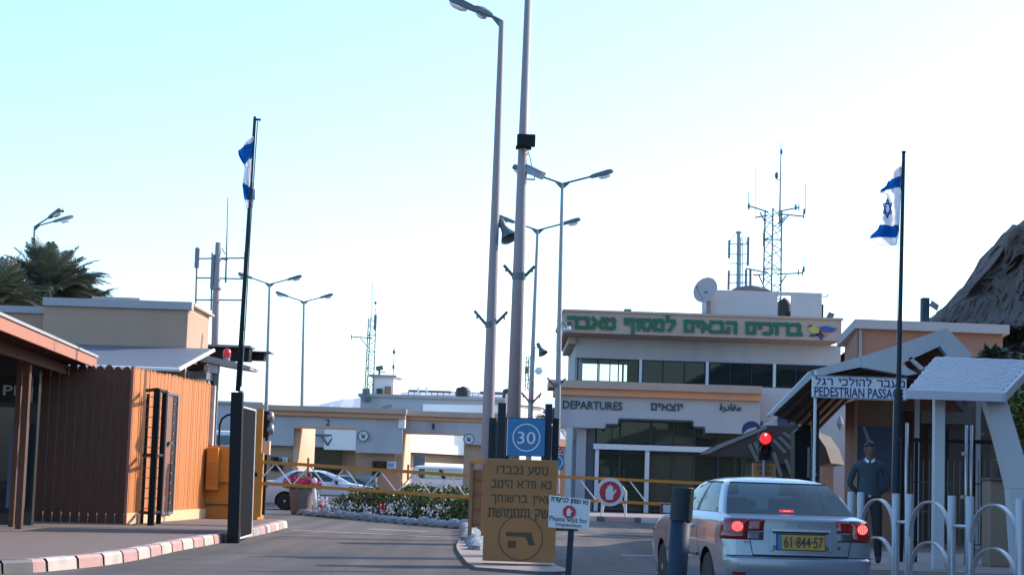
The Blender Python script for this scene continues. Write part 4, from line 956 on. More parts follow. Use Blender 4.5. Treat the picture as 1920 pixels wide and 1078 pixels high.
# thick mast
Ym = 42.0
T, B = W(992,-60,Ym), W(963,790,Ym); k = (T.x-B.x)/(T.z-B.z); base = Vector((B.x-k*B.z, Ym, 0))
t = thing('camera_mast', 'thickest grey mast rising past the photo top with a black box and CCTV camera', 'mast', base)
m = MB().mat(M['polepaint'], True); m.tube([base, base.lerp(T,.5), T], [.175,.13,.07], 20); build('pole', m, t)
vbracket(t, W(973,518,Ym), .22, .13)
m = MB().mat(M['black']); c = W(986.5,265,Ym-.2); m.box(c.x-.21, c.x+.21, c.y-.2, c.y+.05, c.z-.13, c.z+.13); build('floodlight', m, t, bevel=.02)
m = MB().mat(M['black']); c2 = W(980,277,Ym); m.box(c2.x-.16, c2.x+.2, c2.y-.14, c2.y+.14, c2.z-.03, c2.z+.02); build('clamp', m, t)
m = MB().mat(M['steel']); c = W(1003,323,Ym-.1); m.obox(c, (.17,-.12,-.10), (.05,.09,0), (.04,-.01,.08)); m.obox(c+Vector((.0,-.0,.075)), (.19,-.14,-.11), (.06,.1,0), (.01,0,.015)); 
m.mat(M['lampgrey']); m.tube([W(983,336,Ym), W(1003,337,Ym), W(1002,330,Ym)], .02, 6); m.tube([W(988,285,Ym), W(993,292,Ym), W(997,311,Ym)], .013, 5); build('security_camera', m, t)
m = MB().mat(M['tank']); m.tube([W(988,278,Ym-.15), W(992,285,Ym-.15), W(986,292,Ym-.15)], .01, 5); build('cable', m, t)

# ================================================================== FLAGS
def flag(t, rows, Y, bands, star=None, amp=.08):
    """rows: (pixel y, x of fly edge, x of hoist edge); bands: pixel-y limits of blue stripes"""
    nu, nv = 16, 64; mb = MB(); mb.mat(M['flagwhite'], True); iw = 0; mb.mat(M['flagblue'], True); ib = 1
    y0, y1 = rows[0][0], rows[-1][0]
    def at(py):
        for a, b in zip(rows, rows[1:]):
            if a[0] <= py <= b[0]:
                f = (py-a[0])/max(b[0]-a[0],1e-6); return a[1]+(b[1]-a[1])*f, a[2]+(b[2]-a[2])*f
        return rows[-1][1:]
    for j in range(nv+1):
        py = y0+(y1-y0)*j/nv; xl, xr = at(py)
        for i in range(nu+1):
            u = i/nu; droop = (1-u)*6
            p = W(xr+(xl-xr)*u, py+ (u*4*math.sin(j*.11)), Y)
            p.y += amp*math.sin(u*7+j*.12)*(.3+u)+.03*math.sin(j*.5+u*3)*u
            mb.v.append(p)
    for j in range(nv):
        pm = y0+(y1-y0)*(j+.5)/nv
        for i in range(nu):
            mb.cur = 1 if any(a+(i/nu)*e <= pm <= b+(i/nu)*e for a, b, e in bands) else 0
            a = j*(nu+1)+i; mb.face((a, a+1, a+nu+2, a+nu+1))
    o = build('flag_cloth', mb, t); s = o.modifiers.new('S','SOLIDIFY'); s.thickness = .004
    if star:
        cx, cy, rx, ry = star; m = MB().mat(M['flagblue'])
        for fl in (1, -1):
            P = [(cx+rx*math.sin(a), cy-fl*ry*math.cos(a)) for a in (0, 2.094, 4.189)]
            for a, b in zip(P, P[1:]+P[:1]): m.tube([W(a[0],a[1],Y-.12), W(b[0],b[1],Y-.12)], .013, 5)
        build('star', m, o)
Yf = 32.0
T, B = W(1694.5,287,Yf), W(1684,760,Yf); k = (T.x-B.x)/(T.z-B.z); base = Vector((B.x-k*(B.z-.17), Yf, .17))
t = thing('flagpole', 'dark flagpole carrying the blue and white star flag beside the pedestrian sign', 'flagpole', base)
m = MB().mat(M['teal'], True); m.tube([base, base.lerp(T,.42), base.lerp(T,.421), T], [.085,.07,.042,.03], 12); m.lathe(T, [(.04,0),(.04,.03)], 10); build('pole', m, t, angle=40)
m = MB().mat(M['steel']); m.tube([W(1691,305,Yf), W(1684,470,Yf), W(1682,640,Yf)], .006, 5); build('rope', m, t)
flag(t, [(312,1687,1691),(322,1674,1690),(332,1669,1690),(345,1662,1689),(352,1652,1689),(358,1650,1688),(361,1664,1688),(372,1662,1688),(400,1657,1687),(412,1654,1686),(424,1650,1685),(432,1646,1685),(441,1634,1684),(446,1632,1684),(452,1643,1683),(456,1652,1683),(459,1668,1682)], Yf-.05, ((329,350,6),(423,444,2)), (1664,391,9,18), .06)
Yf = 36.3
T, B = W(478,219,Yf), W(446,733,Yf); k = (T.x-B.x)/(T.z-B.z); base = Vector((B.x-k*(B.z-.17), Yf, .17))
t = thing('flagpole', 'leaning dark flagpole with a furled blue and white flag on the black gate post', 'flagpole', B)
m = MB().mat(M['teal'], True); m.tube([B, T], [.048,.03], 12); m.obox(T+Vector((.06,0,-.06)), (.06,0,0), (0,.02,0), (0,0,.02)); build('pole', m, t)
m = MB().mat(M['lampgrey']); m.tube([W(483,228,Yf), W(469,440,Yf), W(461,590,Yf), W(452,725,Yf)], .014, 5); build('rope', m, t)
flag(t, [(257,474,475),(262,464,474),(270,454,473),(278,445,473),(286,447,472),(297,452,472),(306,457,471),(316,460,471),(330,458,470),(345,456,469),(352,454,468),(372,457,467),(386,461,466),(390,462,465)], Yf-.06, ((266,297,10),(350,376,-2)), None, .05)
m = MB().mat(M['flagwhite']); P = [W(471,340,Yf), W(477,345,Yf), W(477,378,Yf), W(473,390,Yf), W(467,388,Yf)]; m.prism([p+Vector((0,.06,0)) for p in P], (0,.01,0)); m.mat(M['flagblue']); P = [W(470,352,Yf), W(477,355,Yf), W(477,374,Yf), W(468,372,Yf)]; m.prism([p+Vector((0,.055,0)) for p in P], (0,.02,0)); build('flag_tail', m, t)
t = thing('gate_post', 'thick black steel post at the kerb carrying the left flagpole', 'post', (XX(437,1010,36.2), 36.3, 0))
m = MB().mat(M['black']); x = XX(440,880,36.2); zt = ZZ(441,735,36.2)
b0 = Vector((XX(436.5,1013,36.2),36.3,0)); t0 = Vector((XX(444,735,36.2),36.3,zt)); m.prism([b0+Vector((-.11,-.11,0)), b0+Vector((.11,-.11,0)), t0+Vector((.11,-.11,0)), t0+Vector((-.11,-.11,0))], (0,.22,0)); build('post', m, t)
m = MB().mat(M['steel']); c = W(452,762,36.3); m.box(c.x-.04, c.x+.02, 36.2, 36.35, c.z-.45, c.z+.05); m.lathe(W(451,742,36.3), [(.05,0),(.05,.1)], 10); build('hinge', m, t)
# dark sliding panel
t = thing('mesh_screen', 'tall dark mesh gate panel in a thin white frame, end on at the kerb', 'gate panel', (-5.32, 37.5, 0))
ya, yb = 36.45, 38.7; xa, xb = XX(451,880,ya), XX(475,880,yb); za0, za1 = ZZ(450,1009,ya), ZZ(451,762,ya); 
a0 = Vector((XX(448.5,1009,ya),ya,za0)); a1 = Vector((XX(452,762,ya),ya,za1)); c0 = Vector((XX(471,1004,yb),yb,za0)); c1 = Vector((XX(479,771,yb),yb,za1))
m = MB().mat(M['mesh']); m.prism([a0,c0,c1,a1], (-.035,0,0)); build('mesh_sheet', m, t)
m = MB().mat(M['signwhite'])
for p, q in ((a0,a1),(a1,c1),(c1,c0),(c0,a0)): m.tube([p,q], .02, 6)
build('frame', m, t)
t = thing('striped_boom', 'upright red and white striped boom between the black post and gate panel', 'boom', W(450,960,37.8))
m = MB(); p, q = W(449,965,37.8), W(456,790,37.8)
for i in range(22):
    m.mat(M['signwhite'] if i % 2 else M['red'])
    a, b = p.lerp(q,i/22), p.lerp(q,(i+1)/22); s = Vector((0,0,.06))
    m.prism([a+Vector((-.055,0,-.05)), a+Vector((.055,0,.05)), b+Vector((.055,0,.05)), b+Vector((-.055,0,-.05))], (0,.06,0))
build('arm', m, t)
m = MB().mat(M['black']); pbox(m, 441, 455, 958, 1000, 37.8, .2); build('pivot_box', m, t)
m = MB().mat(M['steel']); m.lathe(W(446,838,37.6), [(.03,0),(.09,.02),(.09,.12),(.03,.14)], 10, 'Y'); m.tube([W(444,815,37.7), W(450,843,37.7)], .025, 6); build('winch', m, t)
# yellow post and boom gates
Yq = 42.0
t = thing('boom_post', 'slim tall yellow post with a shorter yellow box holding the left boom gate', 'boom post', (XX(485,965,Yq), Yq, .17))
m = MB().mat(M['yellow']); pbox(m, 477, 489, 766, 968, Yq, .14); build('post', m, t)
m = MB().mat(M['yellow']); pbox(m, 479.5, 491, 848, 969, Yq-.35, .2); build('box', m, t, bevel=.01)
m = MB().mat(M['black']); m.lathe(W(478,889,Yq-.4), [(.05,0),(.05,.05),(.02,.06)], 12, 'Y'); build('knob', m, t)
def boom(name, label, a, b, c, d, Y, zz_, grp):
    t = thing(name, label, 'boom gate', W(a[0],a[1],Y), grp)
    for p, q in ((a,b),(c,d)):
        m = MB().mat(M['yellow']); P, Q = W(*p,Y), W(*q,Y); m.prism([P-Vector((0,0,.036)), Q-Vector((0,0,.036)), Q+Vector((0,0,.036)), P+Vector((0,0,.036))], (0,.06,0)); build('rail', m, t)
    for (p, q) in zz_:
        m = MB().mat(M['signwhite']); m.tube([W(*p,Y+.03), W(*q,Y+.03)], .018, 6); build('strut', m, t)
    return t
zz1 = []
for i in range(6):
    x = 517+i*65.3; ytop = 867+(x-480)*.0665; 
    zz1.append(((x,ytop), (x+29,ytop+38))); zz1.append(((x-2,ytop), (x-34,ytop+35)))
t = boom('boom_gate', 'long yellow lattice boom gate lowered across the left road', (484,865),(884,892),(482,905),(884,932), Yq-.3, zz1, 'yellow lattice boom gates')
m = MB().mat(M['beige']); c = W(729,903,Yq-.1); m.disc(c, .26, .03); build('round_sign_back', m, t)
for px in (577.5, 765):
    m = MB().mat(M['yellow']); pbox(m, px-2, px+2, 858+(px-577)*.065, 886+(px-577)*.065, Yq-.36, .05); build('bracket', m, t)
t = boom('boom_gate', 'yellow boom gate with a round stop hand sign in front of the departures entrance', (1046,893),(1330,906),(1060,936),(1300,947), 46, [((1088,900),(1117,937)),((1180,900),(1212,942))], 'yellow lattice boom gates')
def hand(m, c, s, y):   # open palm facing the viewer
    P = [(-.30,-.62),(.22,-.62),(.26,-.25),(.34,-.12),(.50,.10),(.50,.22),(.40,.20),(.27,.02),(.24,.10),(.22,.42),(.14,.50),(.08,.42),(.06,.55),(-.02,.62),(-.09,.54),(-.11,.46),(-.18,.50),(-.24,.40),(-.25,.26),(-.32,.28),(-.36,.18),(-.36,-.30)]
    m.prism([Vector((c.x+a*s, y, c.z+b*s)) for a, b in P], (0,.01,0))
def hand_sign(c, r, t, oct_=False):
    m = MB().mat(M['signwhite']); m.disc(c, r, .02) if not oct_ else None
    s = None
    if not oct_: s = build('sign_disc', m, t)
    m = MB().mat(M['red']); n = 8 if oct_ else 28; rr = r*.76 if not oct_ else r
    m.prism([c+Vector((rr*math.cos(2*math.pi*(k+.5)/n), -.008, rr*math.sin(2*math.pi*(k+.5)/n))) for k in range(n)], (0,.006,0)); d = build('red_disc', m, t)
    m = MB().mat(M['signwhite']); hand(m, c, r*.88 if not oct_ else r, c.y-.02); build('hand_symbol', m, t)
t2 = thing('stop_hand_sign', 'round red sign with a white raised hand hung on the right boom gate', 'sign', W(1144,948,45.9))
hand_sign(W(1144,922,45.9), .345, t2)
# traffic signal on the left
Yl = 44.0
t = thing('traffic_light', 'black traffic light seen from the side above the yellow post', 'traffic light', (XX(496,965,Yl), Yl, .17))
m = MB().mat(M['black']); pbox(m, 487, 503, 770, 820, Yl, .3); build('housing', m, t)
for py in (782, 805):
    m = MB().mat(M['steel'], True); c = W(502,py,Yl+.12); m.lathe(c, [(.13,0),(.14,.08),(.12,.13),(.05,.15)], 16, 'X'); build('visor', m, t)
m = MB().mat(M['wood_base']); pbox(m, 488, 505, 826, 852, Yl, .25); build('control_box', m, t)
m = MB().mat(M['black']); pbox(m, 494, 499, 820, 965, Yl+.1, .1); build('pole', m, t)
# yellow container
Yk = 47.0
t = thing('yellow_container', 'yellow service container with louvred box beside the end of the orange fence', 'container', (XX(430,965,Yk), Yk, .17))
x0, x1 = XX(384,900,Yk), XX(486,900,Yk)
m = MB().mat(M['yellow']); m.box(x0, x1, Yk, Yk+1.2, .17, ZZ(420,836,Yk)); build('body', m, t)
m = MB().mat(M['yellow']); pbox(m, 386, 408, 838, 918, Yk-.35, .34); build('louvred_box', m, t, bevel=.02)
m = MB().mat(mat('dark_yellow',(.30,.14,.02),.7))
for k in range(9): pbox(m, 386.5, 407.5, 868+k*5, 869+k*5, Yk-.36, .02)
build('louvre', m, t)
m = MB().mat(M['kerb_dark']); pbox(m, 384, 486, 860, 864, Yk-.04, .03); pbox(m, 384, 486, 945, 948, Yk-.04, .03); build('trim_line', m, t)
m = MB().mat(M['yellow']); pbox(m, 411, 440, 838, 903, Yk-.15, .14); build('door', m, t)

# ================================================================== ORANGE PLANK FENCE
A = Vector((XX(235,980,40),40,.168)); B = Vector((XX(384,968,47),47,.168)); HF = 3.36
def plank_wall(t, A, B, H, n, m_, inward, round_top=True, seed=1, th=.03, gap=.006):
    rnd = random.Random(seed); d = (B-A)/n; dn = d.normalized(); L = d.length; m = MB(); nn = Vector((-dn.y, dn.x, 0))*inward
    for i in range(n):
        p = A+d*i+dn*gap; q = A+d*(i+1)-dn*gap; h = H+rnd.uniform(-.02,.02); off = nn*rnd.uniform(0,.012)
        m.mat(m_); z = Vector((0,0,1)); w = (q-p).length
        poly = [p+z*.02, q+z*.02, q+z*(h-.07)]
        if round_top: poly += [p.lerp(q,.75)+z*(h-.02), p.lerp(q,.5)+z*h, p.lerp(q,.25)+z*(h-.02)]
        poly += [p+z*(h-.07)]
        m.prism([v+off for v in poly], nn*th)
    return build('planks', m, t)
t = thing('plank_fence', 'bright orange vertical plank fence wall lit by the sun', 'fence', (A+B)/2)
plank_wall(t, A, B, HF, 46, M['wood'], 1)
dn = (B-A).normalized(); nr = Vector((dn.y, -dn.x, 0))
m = MB().mat(M['wood_base']); m.prism([A+nr*.03, B+nr*.03, B+nr*.03+Vector((0,0,.24)), A+nr*.03+Vector((0,0,.24))], -nr*.028); build('baseboard', m, t)
m = MB().mat(M['darkwood']); 
for z in (.7, 1.8, 2.8): m.prism([A-nr*.06+Vector((0,0,z)), B-nr*.06+Vector((0,0,z)), B-nr*.06+Vector((0,0,z+.12)), A-nr*.06+Vector((0,0,z+.12))], -nr*.06)
build('backing_rail', m, t)
m = MB().mat(M['kerb_white']); m.obox(B+dn*.12+Vector((0,0,HF*.5-.05)), nr*.09, dn*.07, (0,0,HF*.5)); build('end_post', m, t)
m = MB().mat(M['redfascia']); m.obox(A-dn*.03+nr*.0+Vector((0,0,HF*.5)), nr*.03, dn*.025, (0,0,HF*.5)); build('corner_post', m, t)
# dark gate leaf and posts standing off the fence
t = thing('metal_gate', 'black steel gate frame standing open in front of the orange fence', 'gate', A.lerp(B,.35)+nr*.3)
def onf(px, py0, py1, off):   # a vertical member in front of the fence at pixel column px
    best = min((k/400 for k in range(401)), key=lambda f: abs(px-(IW/2+F*((A.lerp(B,f)+nr*off).x)/(A.lerp(B,f)+nr*off).y)-.034*(540-(py0+py1)/2)))
    return A.lerp(B,best)+nr*off
for (px, py0, py1, w, off) in ((291,729,977,.065,.55),(306,731,965,.05,.35),(275,738,968,.03,.12)):
    g = onf(px, py0, py1, off); m = MB().mat(M['black']); zt = ZZ(px, py0, g.y); m.obox(Vector((g.x, g.y, (zt+.168)/2)), (w,0,0), (0,w,0), (0,0,(zt-.168)/2)); build('post', m, t)
g1, g2 = onf(272,740,968,.12), onf(308,740,965,.35)
for pz in (3.05, 1.65, .42):
    m = MB().mat(M['black']); m.tube([Vector((g1.x,g1.y,pz)), Vector((onf(291,740,968,.55).x, onf(291,740,968,.55).y, pz)), Vector((g2.x,g2.y,pz))], .04, 6); build('rail', m, t)
m = MB().mat(M['black'])
for k in range(12): z = .5+k*.22; m.tube([Vector((g1.x,g1.y,z)), Vector((g2.x,g2.y,z))], .008, 4)
build('grille', m, t)
t = thing('fence_door', 'narrow grey framed door with dark glass blocks set in the orange fence', 'door', onf(320,733,960,.06))
d0, d1 = onf(311,735,960,.06), onf(330,735,958,.06); zt = ZZ(318,737,d0.y); zb = .36
m = MB().mat(M['steel'])
for p in (d0, d1): m.obox(Vector((p.x,p.y,(zt+zb)/2)), nr*.03, dn*.03, (0,0,(zt-zb)/2))
for z in (zt, zb): m.prism([Vector((d0.x,d0.y,z-.03)), Vector((d1.x,d1.y,z-.03)), Vector((d1.x,d1.y,z+.03)), Vector((d0.x,d0.y,z+.03))], nr*.03)
build('frame', m, t)
mid = d0.lerp(d1,.58)
m = MB().mat(M['brownwood']); m.prism([Vector((d0.x,d0.y,zb)),Vector((mid.x,mid.y,zb)),Vector((mid.x,mid.y,zt)),Vector((d0.x,d0.y,zt))], -nr*.02); build('wood_panel', m, t)
m = MB()
for k in range(12):
    m.mat(M['trim']); a, b = zb+(zt-zb)*k/12+.02, zb+(zt-zb)*(k+1)/12-.01
    m.prism([Vector((mid.x,mid.y,a)),Vector((d1.x,d1.y,a)),Vector((d1.x,d1.y,b)),Vector((mid.x,mid.y,b))], nr*.01)
build('glass_blocks', m, t)
m = MB().mat(M['green']); c = d0.lerp(d1,.3)+nr*.05; m.obox(Vector((c.x,c.y,1.95)), nr*.03, dn*.12, (0,0,.03)); build('handle', m, t)

# ================================================================== PERGOLA SHOP on the left
t = thing('plank_screen', 'dark brown plank screen with rounded tops in the shade of the pergola', 'fence', (-9.2, 39.6, .168))
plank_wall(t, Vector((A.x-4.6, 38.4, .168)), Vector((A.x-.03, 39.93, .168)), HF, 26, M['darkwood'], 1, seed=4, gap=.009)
t = thing('pergola', 'timber pergola roof with a red brown fascia over the shaded shop front', 'pergola', (-9.5, 34, .168))
pa, pb = Vector((XX(-40,596,27.6),27.6,ZZ(-40,596,27.6))), Vector((XX(181,685,40.2),40.2,ZZ(181,685,40.2)))
pa.z = pb.z = (pa.z+pb.z)/2
m = MB().mat(M['redfascia']); m.prism([pa-Vector((0,0,.05)), pb-Vector((0,0,.05)), pb+Vector((0,0,.16)), pa+Vector((0,0,.16))], (-.05,0,0)); build('fascia', m, t)
m = MB().mat(M['parapet'])
P = [pa+Vector((.03,0,.165)), pb+Vector((.03,0,.165)), pb+Vector((-6,0,.165)), pa+Vector((-6,0,.165))]; m.prism(P, (0,0,.05)); build('roof', m, t)
m = MB().mat(M['darkwood'])
for i in range(15):
    q = pa.lerp(pb, (i+.5)/15); m.box(q.x-5.9, q.x-.06, q.y-.03, q.y+.03, q.z-.02, q.z+.16)
build('rafters', m, t)
for (px, py, Y) in ((44,985,35.5),(-60,990,30)):
    x = XX(px,850,Y); m = MB().mat(M['darkwood']); m.box(x-.06, x+.05, Y-.08, Y+.08, .168, pa.z); build('post', m, t)
m = MB().mat(M['brownwood']); x = XX(30,850,36.5); m.mat(M['darkwood']); m.box(x-.05, x+.05, 36.4, 36.5, .168, pa.z); build('post', m, t)
m = MB().mat(M['darkwood']); m.prism([pa-Vector((.5,0,.25)), pb-Vector((.5,0,.25)), pb-Vector((.5,0,.05)), pa-Vector((.5,0,.05))], (-.08,0,0)); build('beam', m, t)
t = thing('shop_front', 'dark glazed shop front with faint grey lettering under the pergola', 'shop front', (-11.5, 37.2, .168))
sx = XX(66,850,37.6)
m = MB().mat(M['trim']); m.box(sx-6, sx, 37.6, 37.8, .168, pa.z); build('wall', m, t)
m = MB().mat(glass('shop_glass',(.1,.14,.17),opac=.5,ocol=(.02,.035,.045))); m.quad((sx-5,37.55,.4),(sx-.25,37.55,.4),(sx-.25,37.55,2.5),(sx-5,37.55,2.5)); build('glazing', m, t)
m = MB().mat(M['black']); m.box(sx-6, sx-.1, 37.4, 37.58, 2.62, 3.12); s = build('signboard', m, t)
text('lettering', 'PI', 6, 32, 722, 741, 37.38, M['steel'], s, .01, .02)
m = MB().mat(M['posterblue']); m.box(sx-.45, sx-.1, 37.3, 37.4, .5, 2.2); build('display_panel', m, t)

# ================================================================== ISLAND: amnesty box, frames, signs
Ys = 30.0
t = thing('weapon_notice_board', 'brown yellow notice board with dark Hebrew lettering and a crossed ring around a pistol', 'notice board', (XX(975,1062,Ys), Ys, .1))
m = MB().mat(M['signyellow']); cx = 961
x0, x1 = XX(907.5,961,Ys), XX(1042.5,961,Ys); zt = ZZ(975,861,Ys)
m.box(x0, x1, Ys, Ys+.42, .1, zt); build('board', m, t, bevel=.008)
for s_, a, b, c, d in (('נוסע נכבד!',932,1027,874,889),('נא וודא היטב',921,1033,900,915),('שאין ברשותך',921,1036,928,942),('נשק ותחמושת',916,1036,953,970)):
    htext('notice_text', s_, a, b, c, d, Ys, M['ink'], t, .003, .17)
m = MB().mat(M['faint']); c = W(976,1008,Ys); m.ring(c+Vector((0,-.004,0)), .36, .018, .005, 40); r_ = build('ring', m, t)
m = MB().mat(M['ink']); P = [(948,997),(996,998),(998,1006),(1001,1017),(1003,1021),(992,1022),(988,1012),(984,1006),(949,1004)]
Q = [W(a,b,Ys) for a, b in P]; m.prism([(q.x, Ys-.006, q.z) for q in Q], (0,.005,0)); pbox(m, 952, 967, 1013, 1026, Ys-.006, .005); build('pistol_symbol', m, t)
# steel frame behind with 30 sign
Ye = 33.0
t = thing('sign_stand', 'dark blue steel stand with four uprights standing behind the notice board', 'sign stand', (XX(981,1000,Ye), Ye, .1))
for (a, b, tp, dy) in ((932,947,755,0),(1021,1034,757,0),(916,929,782,.25),(1036,1048,783,.25)):
    m = MB().mat(M['teal']); cx_ = (a+b)/2; m.box(XX(a,820,Ye), XX(b,820,Ye), Ye+dy, Ye+dy+.15, .1, ZZ(cx_,tp,Ye)); build('upright', m, t)
m = MB().mat(M['teal']); m.box(XX(929,820,Ye)+.003, XX(932,820,Ye)-.003, Ye+.02, Ye+.1, 1.2, ZZ(930,790,Ye)); m.box(XX(947,820,Ye)+.003, XX(952,820,Ye)+.03, Ye+.02, Ye+.1, 1.2, ZZ(948,788,Ye)); m.box(XX(1018,820,Ye)-.02, XX(1021,820,Ye)-.003, Ye+.02, Ye+.1, 1.2, ZZ(1020,789,Ye)); build('side_plate', m, t)
m = MB().mat(M['teal']); z = ZZ(982,786,Ye); m.box(XX(947,820,Ye)+.003, XX(1021,820,Ye)-.003, Ye+.04, Ye+.12, z-.02, z+.03); z = ZZ(982,862,Ye); m.box(XX(947,820,Ye)+.003, XX(1021,820,Ye)-.003, Ye+.04, Ye+.12, z-.08, z); build('cross_rail', m, t)
t = thing('speed_sign', 'square blue sign with a white ring and the number 30', 'sign', W(987,855,Ye-.1))
m = MB().mat(M['blue']); y = Ye-.06; x0, x1 = XX(952,820,y), XX(1022,820,y); z0, z1 = ZZ(987,855,y), ZZ(987,785,y); m.box(x0, x1, y, y+.03, z0, z1); build('plate', m, t, bevel=.01)
m = MB().mat(M['signwhite']); m.box(x0-.018, x0-.003, y+.002, y+.025, z0, z1); build('edge', m, t)
m = MB().mat(M['signwhite']); m.ring(W(987,820,y)+Vector((0,-.006,0)), .245, .02, .006, 40); build('ring', m, t)
text('number', '30', 970, 1004, 809, 832, y, M['signwhite'], t, .006, .0)
# orange cage
Yg2 = 39.0
t = thing('orange_cage', 'dull orange open steel cabinet at the end of the left boom gate', 'cabinet', (XX(893,1000,Yg2), Yg2, .1))
x0, x1 = XX(879,935,Yg2), XX(910,935,Yg2); z0, z1 = ZZ(893,1002,Yg2), ZZ(893,869,Yg2)
m = MB().mat(M['cageorange'])
for x in (x0, x1-.07):
    for y in (Yg2, Yg2+.75): m.box(x, x+.07, y, y+.07, .1, z1)
build('frame', m, t)
m = MB().mat(M['cageorange']); m.box(x0+.072, x1-.072, Yg2+.1, Yg2+.72, z0+.15, z1-.12); build('drawers', m, t)
m = MB().mat(M['brownwood'])
for k in range(4): z = z0+.2+k*(z1-z0-.35)/3.6; m.box(x0+.08, x1-.08, Yg2+.06, Yg2+.098, z, z+.03)
build('drawer_gap', m, t)
m = MB().mat(M['yellow']); m.box(x0-.02, x1+.02, Yg2-.03, Yg2+.85, z1+.003, z1+.06); build('top', m, t)
# wait sign
Yw = 20.0
t = thing('inspection_sign', 'small white Please wait for Inspection sign with red octagon on a thin post', 'sign', (XX(1068,1100,Yw), Yw, 0))
m = MB().mat(M['bluepost']); xb = XX(1065,1078,Yw); xt = XX(1075,992,Yw); m.prism([(xb-.045,Yw+.03,0),(xb+.018,Yw+.03,0),(xt+.018,Yw+.03,1.1),(xt-.045,Yw+.03,1.1)], (0,.05,0)); build('post', m, t)
P = [W(1030,928,Yw), W(1107,937,Yw), W(1104,993,Yw), W(1028,988,Yw)]
m = MB().mat(M['signwhite']); m.prism([(p.x,Yw,p.z) for p in P], (0,.02,0)); b_ = build('board', m, t, bevel=.004)
hand_sign(W(1067,959,Yw-.006), .072, t, True)
def tilt_text(name, s, a, b, c, d, Y, m_, par, slope, bold=.006):
    mb = MB().mat(m_); x0, x1 = XX(a,(c+d)/2,Y), XX(b,(c+d)/2,Y); z1, z0 = ZZ((a+b)/2,c,Y), ZZ((a+b)/2,d,Y)
    text_mb(mb, s, x0, x1, z0, z1, Y, .003, bold, z_at=lambda u: -(u-.5)*(x1-x0)*slope); build(name, mb, par)
htext('sign_text', 'נא המתן לביקורת', 1034, 1102, 934, 942, Yw, M['letter'], t, .002, .2, .07)
tilt_text('sign_text', 'Please wait for', 1030, 1101, 968.5, 978, Yw, M['letter'], t, .05)
tilt_text('sign_text', 'Inspection', 1042, 1090, 979.5, 989, Yw, M['letter'], t, .05)
# triangular warning sign and blue speed sign behind
Yx = 58.0
t = thing('warning_sign', 'red triangle warning sign above a blue round sign, half hidden by the dark frame', 'sign', (XX(1046,960,Yx), Yx, 0))
m = MB().mat(M['steel']); m.tube([(XX(1043,950,Yx),Yx+.05,0),(XX(1043.5,820,Yx),Yx+.05,ZZ(1044,830,Yx))], .04, 8); build('post', m, t)
m = MB().mat(M['red']); P = [W(1043,827,Yx),W(1058.5,850,Yx),W(1028,849,Yx)]; m.prism([(p.x,Yx,p.z) for p in P], (0,.03,0)); m.mat(M['signwhite']); P = [W(1043,834,Yx),W(1053,847,Yx),W(1033,846,Yx)]; m.prism([(p.x,Yx-.01,p.z) for p in P], (0,.008,0)); m.mat(M['letter']); pbox(m, 1046, 1049, 842, 845.5, Yx-.02, .008); build('triangle', m, t)
m = MB().mat(M['blue']); pbox(m, 1029, 1057, 852, 880, Yx, .03); m.mat(M['signwhite']); m.ring(W(1043,866,Yx-.01), .2, .025, .008); build('blue_plate', m, t)

# ================================================================== BOLLARD and HOOP BARRIERS
Yb_ = 17.5
t = thing('bollard', 'thick dark blue bollard standing in front of the silver car', 'bollard', (XX(1271,1078,Yb_), Yb_, 0))
b0 = Vector((XX(1269,1078,Yb_),Yb_,ZZ(1269,1078,Yb_))); t0 = W(1281,915,Yb_); k = (t0.x-b0.x)/(t0.z-b0.z); b00 = Vector((b0.x-k*b0.z, Yb_, 0)); mid = b00.lerp(t0,.80)
m = MB().mat(M['bluepost'], True); m.tube([b00, mid], [.094,.094], 28); build('post', m, t)
m = MB().mat(M['teal'], True); m.tube([mid-Vector((0,0,.02)), t0], [.105,.105], 28); m.tube([t0, t0+Vector((0,0,.006))], [.103,.098], 28); build('cap', m, t, angle=40)
def hoop(label, xa, ya, xb, yb, za=.168):
    t = thing('hoop_barrier', label, 'barrier', ((xa+xb)/2, (ya+yb)/2, za), 'grey hoop barriers beside the silver car')
    Pa, Pb = Vector((xa,ya,za)), Vector((xb,yb,za)); zt = 1.385
    for P in (Pa, Pb):
        m = MB().mat(M['hoop'], True); m.tube([P, Vector((P.x,P.y,zt-.012)), Vector((P.x,P.y,zt))], [.05,.05,.042], 16); build('post', m, t, angle=50)
    for (z0, zp) in ((.86,1.30),(.34,.80)):
        m = MB().mat(M['hoop'], True); pts = []
        n = 18
        for i in range(n+1):
            a = math.pi*i/n; c = Pa.lerp(Pb, .5-.46*math.cos(a)); pts.append(Vector((c.x, c.y, z0+(zp-z0)*math.sin(a)**.9)))
        d = (Pb-Pa).normalized(); nrm = Vector((-d.y, d.x, 0))
        # flat bar 50 mm deep, 12 mm thick
        b = len(m.v)
        for i, p in enumerate(pts):
            tg = (pts[min(i+1,n)]-pts[max(i-1,0)]).normalized(); up = nrm.cross(tg).normalized()
            for s1, s2 in ((-1,-1),(1,-1),(1,1),(-1,1)): m.v.append(p+nrm*.028*s1+up*.011*s2)
        for i in range(n):
            for k in range(4): k2 = (k+1) % 4; m.face((b+i*4+k, b+i*4+k2, b+i*4+4+k2, b+i*4+4+k))
        build('hoop', m, t, recalc=True, angle=40)
    return t
M['hoop'] = mat('hoop_paint', (.36,.39,.415), .38, .25, var=.1, scale=4, coat=.3)
HP = [(1530,27.5),(1596,26.1),(1614,25.6),(1680,24.4),(1705,24.0),(1785,22.9),(1819,22.4),(1913,21.1),(1948,20.7),(2060,19.6)]
HP = [(XX(px,925,Y),Y) for px, Y in HP]
lab = ['grey hoop barrier mostly hidden behind the silver car','grey hoop barrier directly right of the silver car','middle grey hoop barrier in front of the white canopy column','grey hoop barrier at the right edge in front of the tan block','grey hoop barrier beyond the right edge']
